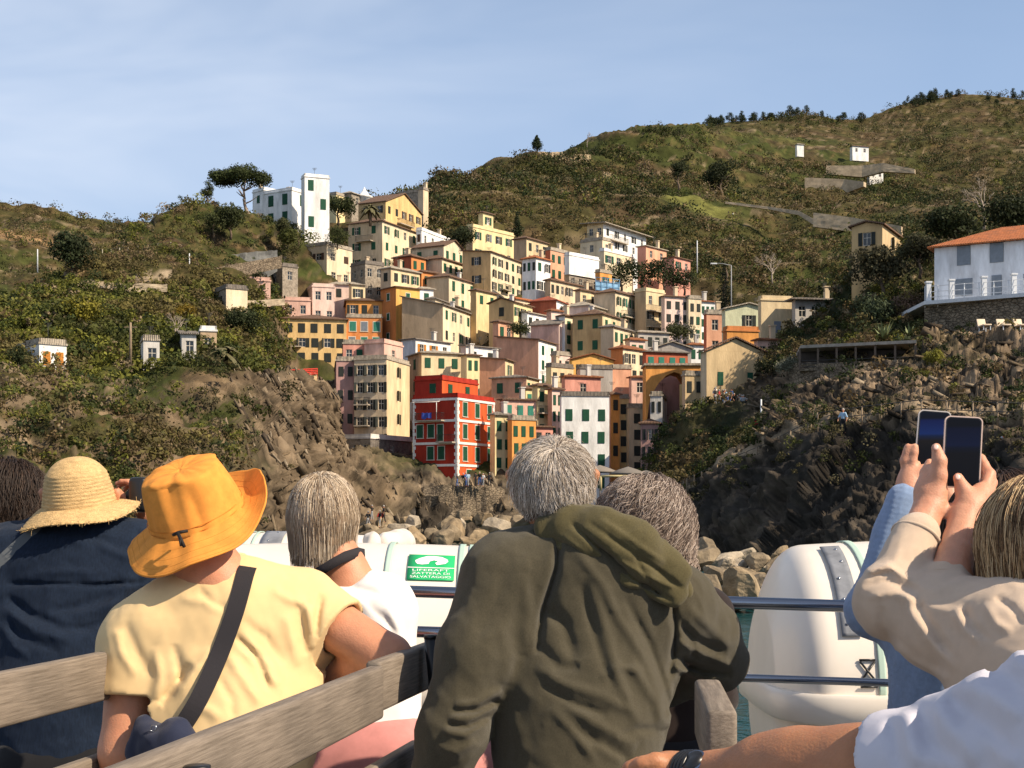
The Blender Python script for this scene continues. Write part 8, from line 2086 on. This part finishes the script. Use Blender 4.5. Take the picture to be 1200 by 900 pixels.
# ------------------------------------------------------------ person in pale blue with the farther phone
def blue_person():
    d = 3.08; root = person('dark haired person in a pale blue knit jumper holding up the farther phone', Vector((P(1170, 900, d).x, d-.05, DZ)))
    face = Vector((-.3, 1, .05)); R = rot_to(face); hc = P(1176, 618, d-.04); r = .108; nk = P(1182, 690, d-.06); ShL, ShR = P(1098, 728, d-.04), P(1262, 735, d-.12)
    ElL, WrL = P(1022, 716, d+.02), P(1064, 574, d+.06); ElR, WrR = P(1098, 716, d+.05), P(1108, 594, d+.10); hip = P(1160, 1000, d-.12); chest = P(1175, 780, d-.08)
    s = Sdf(); head_prims(s, hc, r, R, nk); s.cap(nk, chest, .05, .11, .06, (face, .75)); s.cap(chest, hip, .12, .13, .06, (face, .75)); s.cap(ShL, ShR, .05, .05, .05)
    arm(s, ShL, ElL, WrL, (.045, .04, .036, .024)); arm(s, ShR, ElR, WrR, (.045, .04, .036, .024)); a = d+.06
    fing(s, [(1064, 576, a), (1067, 562, a+.01), (1068, 550, a+.015)], (12.5, 12.5, 10.5), .02)
    for x0, x1, x2, y2, q in ((1061, 1060, 1063, 524, .012), (1069, 1069, 1071, 524, .006)): fing(s, [(x0+2, 554, a+q), (x1, 540, a+q), (x2, y2+6, a+q), (x2+1, y2, a+q)], (6, 5.6, 5.2, 4.6), .004)
    for i in range(2): fing(s, [(1070, 556-i*6, a+.03), (1078, 548-i*9, a+.062), (1092, 544-i*9, a+.062)], (5.8, 5.4, 4.8), .005)
    fing(s, [(1072, 566, a), (1079, 556, a-.004), (1084, 548, a+.0)], (7, 6, 5), .01)
    b = d+.10; fing(s, [(1108, 596, b), (1110, 582, b), (1112, 566, b+.01)], (11.5, 12, 10), .02)
    for i in range(4): fing(s, [(1112, 572-i*7, b+.02), (1116, 562-i*8, b+.04), (1106, 556-i*9, b+.052)], (5.8, 5.4, 4.8), .005)
    fing(s, [(1106, 582, b-.005), (1100, 570, b-.005), (1097, 560, b-.0)], (7, 6, 5), .01)
    link('body', s.mesh('body', .0048), SKP, root)
    t = Sdf(); t.cap(ShL, ElL, .072, .055, .04); t.cap(ElL, ElL.lerp(WrL, .90), .054, .042, .03); t.cap(ShR, ElR, .07, .055, .04); t.cap(ElR, ElR.lerp(WrR, .92), .052, .034, .03); t.cap(ShL, ShR, .07, .07, .06)
    t.cap(P(1150, 780, d-.08), P(1150, 940, d-.12), .17, .165, .08, (face, .8)); t.cap(P(1100, 770, d-.04), P(1085, 900, d-.06), .09, .09, .06)
    t.noise(wrinkle(.004, 12, 12, 8, 9.1)); t.noise(lambda Y: .0007*np.sin((Y[:, 2]+.25*Y[:, 0])*520)); t.noise(lambda Y: .0005*np.sin((Y[:, 0]-.3*Y[:, 2])*330))
    link('jumper', t.mesh('jumper', .0048), cloth('pale_blue_knit', (.25, .35, .54), .95, .12, 60, 420, .5, .3), root)
    legs_and_shoes(root, hip, Vector((-.1, 1, 0)), cloth('denim', (.05, .10, .21), .9, .2, 30))
    cp = Sdf(); cp.ell(hc+Vector((0, -.008, .004)), (r*.94, r*1.04, r*1.04), .01, R); cp.cap(hc+R @ Vector((0, -.05, 0)), hc+R @ Vector((0, -.06, -.12)), .095, .07, .03); cp.cut(hc+R @ Vector((0, r*.4, 0)), R @ Vector((0, 1, -.3)))
    h = link('hair', cp.mesh('hair', .007), mat('hair_cap_brown', (.035, .020, .013), .7), root)
    strands('hair_strands', hc, (r*.97, r*1.07, r*1.06), R, 6000, .22, lambda q: (q[:, 1] < .4+.5*q[:, 2])*(q[:, 2] > -.6), lambda q: q*np.array([.6, .3, 0])+np.array([0, -.3, -1.0]), [((.055, .03, .018), 3), ((.10, .055, .03), 1)], h, grav=1.1, hug=.5, lift=.014, step=11, rad_s=.0009, spread=.2, clump=120, wave=.04, curl=.005, freq=6)
    phone('farther phone showing blue sky on its screen, held by the person in pale blue', P(1093, 515, d+.105), .0715, .130, math.radians(5), math.radians(-6), 'grey', .45, math.radians(-3))
blue_person()
# ------------------------------------------------------------ man in white with outstretched arm
def white_man():
    d = 1.78; root = person('man in a white t-shirt reaching his tanned arm along the bottom edge', Vector((P(1500, 900, 1.45).x, 1.4, DZ)))
    face = Vector((-.15, 1, 0)); R = rot_to(face); hc = P(1500, 560, 1.35); r = .112; nk = P(1510, 660, 1.36); ShL, ShR = P(1275, 876, 1.56), P(1900, 830, 1.4)
    ElL, WrL = P(1012, 908, 1.78), P(806, 910, 1.98); ElR, WrR = P(1960, 1150, 1.5), P(1800, 1250, 1.75); chest = P(1560, 900, 1.36); hip = P(1560, 1400, 1.3)
    s = Sdf(); head_prims(s, hc, r, R, nk); s.cap(nk, chest, .06, .13, .07); s.cap(chest, hip, .14, .15, .06, (face, .75)); s.cap(ShL, ShR, .06, .06, .06)
    s.cap(ShL, P(1110, 895, 1.69), .062, .055, .03); s.cap(P(1110, 895, 1.69), ElL, .055, .049, .03); m = ElL.lerp(WrL, .32); s.cap(ElL, m, .049, .0495, .03); s.cap(m, WrL, .0495, .0315, .03)
    s.cap(P(1010, 900, 1.78), P(900, 900, 1.88), .050, .044, .03); arm(s, ShR, ElR, WrR)
    a = 2.0
    fing(s, [(806, 912, 1.98), (782, 908, 2.0), (758, 910, 2.02)], (23, 24, 19), .02)
    for i, (y, tx) in enumerate(((896, 726), (906, 716), (917, 720), (928, 730))): fing(s, [(764, 900+i*7, a+.02), (748, y, a+.03), (738, y+4, a+.032), (tx+8, y+12, a+.03)], (9.5, 9, 8.2, 7), .005)
    fing(s, [(790, 896, 1.99), (768, 893, 1.975), (752, 896, 1.975), (742, 900, 1.98)], (11, 10, 8.6, 7.2), .01)
    hand(s, WrR, WrR-ElR, (0, 0, -1), .185)
    s.noise(wrinkle(.0012, 20, 20, 20)); link('body', s.mesh('body', .0052), SKT, root)
    t = Sdf(); t.cap(ShL+Vector((.02, 0, 0)), P(1040, 908, 1.745), .104, .076, .06); t.cap(ShL, P(1420, 805, 1.46), .103, .10, .08); t.cap(P(1420, 790, 1.46), P(1700, 760, 1.4), .10, .10, .06); t.cap(P(1700, 760, 1.4), ShR, .10, .10, .05); t.cap(ShR, ShR.lerp(ElR, .5), .10, .09, .04)
    t.cap(P(1560, 980, 1.36), hip, .21, .2, .1, (face, .75)); t.cap(P(1340, 960, 1.45), P(1360, 1200, 1.42), .12, .11, .08)
    Z8 = lambda *q: [(900+x/3, 600+y/3) for x, y in q]
    for pts, w, am in ((Z8((480, 700), (500, 800), (520, 900)), 6, .012), (Z8((430, 730), (450, 820), (470, 900)), 5, -.010), (Z8((540, 690), (560, 790), (620, 880)), 6, -.010), (Z8((580, 670), (640, 760), (740, 880)), 7, .012), (Z8((620, 650), (720, 720), (860, 850)), 7, -.010), (Z8((680, 600), (780, 640), (900, 720)), 8, .012), (Z8((760, 560), (840, 580), (900, 620)), 6, -.009), (Z8((700, 740), (800, 820), (880, 900)), 7, .009), (Z8((860, 460), (880, 520), (900, 560)), 6, .008), (Z8((500, 660), (600, 640), (700, 600)), 6, .006), (Z8((560, 850), (640, 900), (700, 920)), 6, .008)): t.fold(pts, w*1.7, am*.8)
    t.noise(lambda Y: .003*np.clip(fbm(Y[:, 0]*9+Y[:, 2]*5, Y[:, 1]*6, Y[:, 2]*7-Y[:, 0]*5, 3, True)-.35, 0, 1)); t.noise(wrinkle(.006, 8, 8, 6, 4.4)); t.noise(wrinkle(.002, 22, 22, 18, 1.4))
    n = A3((P(1012, 908, 1.78)-ShL).normalized()); 
    t.cut(P(1046, 905, 1.735), Vector([float(q) for q in n])+Vector((0, 0, -.12))); t.hollow(P(1000, 912, 1.775), P(1085, 898, 1.715), .069, .066)
    link('t_shirt', t.mesh('t_shirt', .0058), cloth('shaded_white_cotton', (.60, .58, .64), .9, .03, 14, 420, .2, .1), root)  # white dimmed to lavender, partial shade put into the cloth colour
    legs_and_shoes(root, hip, Vector((0, 1, 0)), cloth('navy_twill', (.018, .022, .035)))
    cp = Sdf(); cp.ell(hc, (r*.84, r*1.0, r*.96), .01, R); cp.cut(hc+R @ Vector((0, r*.45, 0)), R @ Vector((0, 1, -.5))); link('hair', cp.mesh('hair', .007), mat('hair_cap_dark', (.018, .012, .009)), root)
    w = bpy.data.objects.new('wristwatch', None); COL.objects.link(w); w.parent = root; w.location = P(797, 893, 1.95)-root.location
    ax = (ElL-WrL).normalized(); c = WrL.lerp(ElL, .04)+Vector((-.004, 0, .0)); u = Vector((0, 0, 1)); u = (u-ax*u.dot(ax)).normalized(); v = ax.cross(u); mb = MB()
    for off in (-.009, -.003, .003, .009): mb.tube([c+ax*off+(u*math.cos(2*math.pi*k/36)+v*math.sin(2*math.pi*k/36))*.0335 for k in range(36)], .0038, 6, closed=True)
    mb.build('watch_band', m_black, w); mb = MB(); n_ = (u*.62-Vector((0, 1, 0))*.75).normalized(); q = n_.cross(ax).normalized(); M = Matrix((ax, q, n_)).transposed()
    mb.lathe([(.0195, -.004), (.0205, 0), (.0205, .005), (.018, .0075)], c+n_*.034, 28, M); mb.build('watch_case', mat('watch_metal', (.16, .19, .26), .25, metal=.9), w)
    mb = MB(); mb.lathe([(.0165, .0076), (.0165, .0084), (.001, .0085)], c+n_*.034, 28, M); mb.build('watch_face', m_black, w)
white_man()

# ------------------------------------------------------------ tiny people of the crowd on shore
def crowd():
    rs = np.random.RandomState(21)
    def poses(i):
        ph = (.0, .22, -.15, .3)[i]; body = Sdf(); sh = Sdf(); tr = Sdf(); V3 = Vector
        body.ell((0, 0, 1.62), (.085, .10, .12), .02); body.cap((0, 0, 1.5), (0, 0, 1.35), .055, .09, .03); body.cap((0, .09, 1.6), (0, .12, 1.58), .02, .02, .02)
        for e in (-1, 1):
            el = (e*.28, .02+ph*.3*e, 1.13); wr = (e*.27, .12+ph*.5*e, .90) if i != 3 else (e*.14, .28, 1.30)
            body.cap((e*.19, 0, 1.40), el, .05, .042, .03); body.cap(el, wr, .04, .03, .02); body.cap(wr, (wr[0], wr[1]+.03, wr[2]-.09 if i != 3 else wr[2]+.05), .038, .025, .02)
            sh.cap((e*.18, 0, 1.40), el, .065, .055, .03)
            k = (e*.10, ph*.5*e+.02, .50); a = (e*.11, ph*.8*e-.03, .07); tr.cap((e*.09, 0, .92), k, .10, .07, .04); tr.cap(k, a, .065, .05, .03); body.cap(a, (a[0], a[1]+.14, .04), .045, .035, .02)
        sh.cap((-.15, 0, 1.40), (.15, 0, 1.40), .07, .07, .05); sh.cap((0, 0, 1.28), (0, 0, .98), .15, .15, .08, ((0, 1, 0), .7)); tr.cap((0, 0, .98), (0, 0, .88), .15, .14, .05, ((0, 1, 0), .75))
        ha = Sdf(); ha.ell((0, -.012, 1.645), (.095, .105, .115), .01); ha.cut((0, .05, 1.6), (0, 1, -.6))
        return [q.mesh(n_, .03) for q, n_ in ((body, 'body'), (sh, 'shirt'), (tr, 'trousers'), (ha, 'hair'))]
    PR = [poses(i) for i in range(4)]
    cols = {'white': (.75, .74, .72), 'black': (.02, .02, .022), 'blue': (.06, .12, .3), 'red': (.5, .04, .04), 'grey': (.3, .3, .3), 'tan': (.45, .34, .2), 'pale blue': (.35, .5, .65), 'orange': (.7, .25, .04)}
    hcs = [(.02, .015, .01), (.08, .05, .03), (.3, .2, .1), (.35, .33, .3)]
    def put(px, py, d, where, group):
        c = list(cols)[rs.choice(len(cols), p=(.24, .26, .14, .06, .1, .08, .08, .04))]; tc = ('black', 'blue', 'grey', 'tan')[rs.randint(4)]
        q = P(px, py, d); r = thing('person', q, 'tiny person in a %s top %s' % (c, where), 'person', group); r.rotation_euler = (0, 0, rs.rand()*6.28); s = rs.uniform(.92, 1.06); r.scale = (s, s, s)
        ms = PR[rs.randint(4)]
        for me, n_, m in zip(ms, ('body', 'shirt', 'trousers', 'hair'), (SK, mat('crowd_'+c.replace(' ', '_'), cols[c], .9), mat('crowd_'+tc, cols[tc], .9), mat('crowd_hair_%d' % rs.randint(4), hcs[rs.randint(4)], .9))):
            if len(me.materials) == 0: me.materials.append(m)
            o = bpy.data.objects.new(n_, me); COL.objects.link(o); o.parent = r; o.material_slots[0].link = 'OBJECT'; o.material_slots[0].material = m
    for k in range(26): t = rs.rand(); put(833+56*t+rs.normal()*3, 473+22*max(0, t-.2)+rs.normal()*1.5, 160-12*t, 'in the crowd by the tan gable house', 'crowd on the ramp by the tan gable house')
    for k in range(10): put(895+rs.rand()*75, 480+rs.rand()*18, 140-rs.rand()*8, 'beside the rough stone wall', 'people beside the rough stone wall')
    for k in range(9): put(527+rs.rand()*52, 569+rs.rand()*1.5, 184.5, 'at the foot of the red house', 'people on the quay below the red house')
    for k in range(9): t = rs.rand(); put(800+110*t, 585-45*t+rs.normal()*2, 129-15*t, 'on the lower path across the dark cliff', 'people on the lower cliff path')
    for k in range(5): put(430+rs.rand()*25, 606+rs.rand()*16, 150, 'on the rocks below the beige tower', 'people on the shore rocks')
    put(988, 508, 103.5, 'alone on the cliff path left of the phones', None)
crowd()
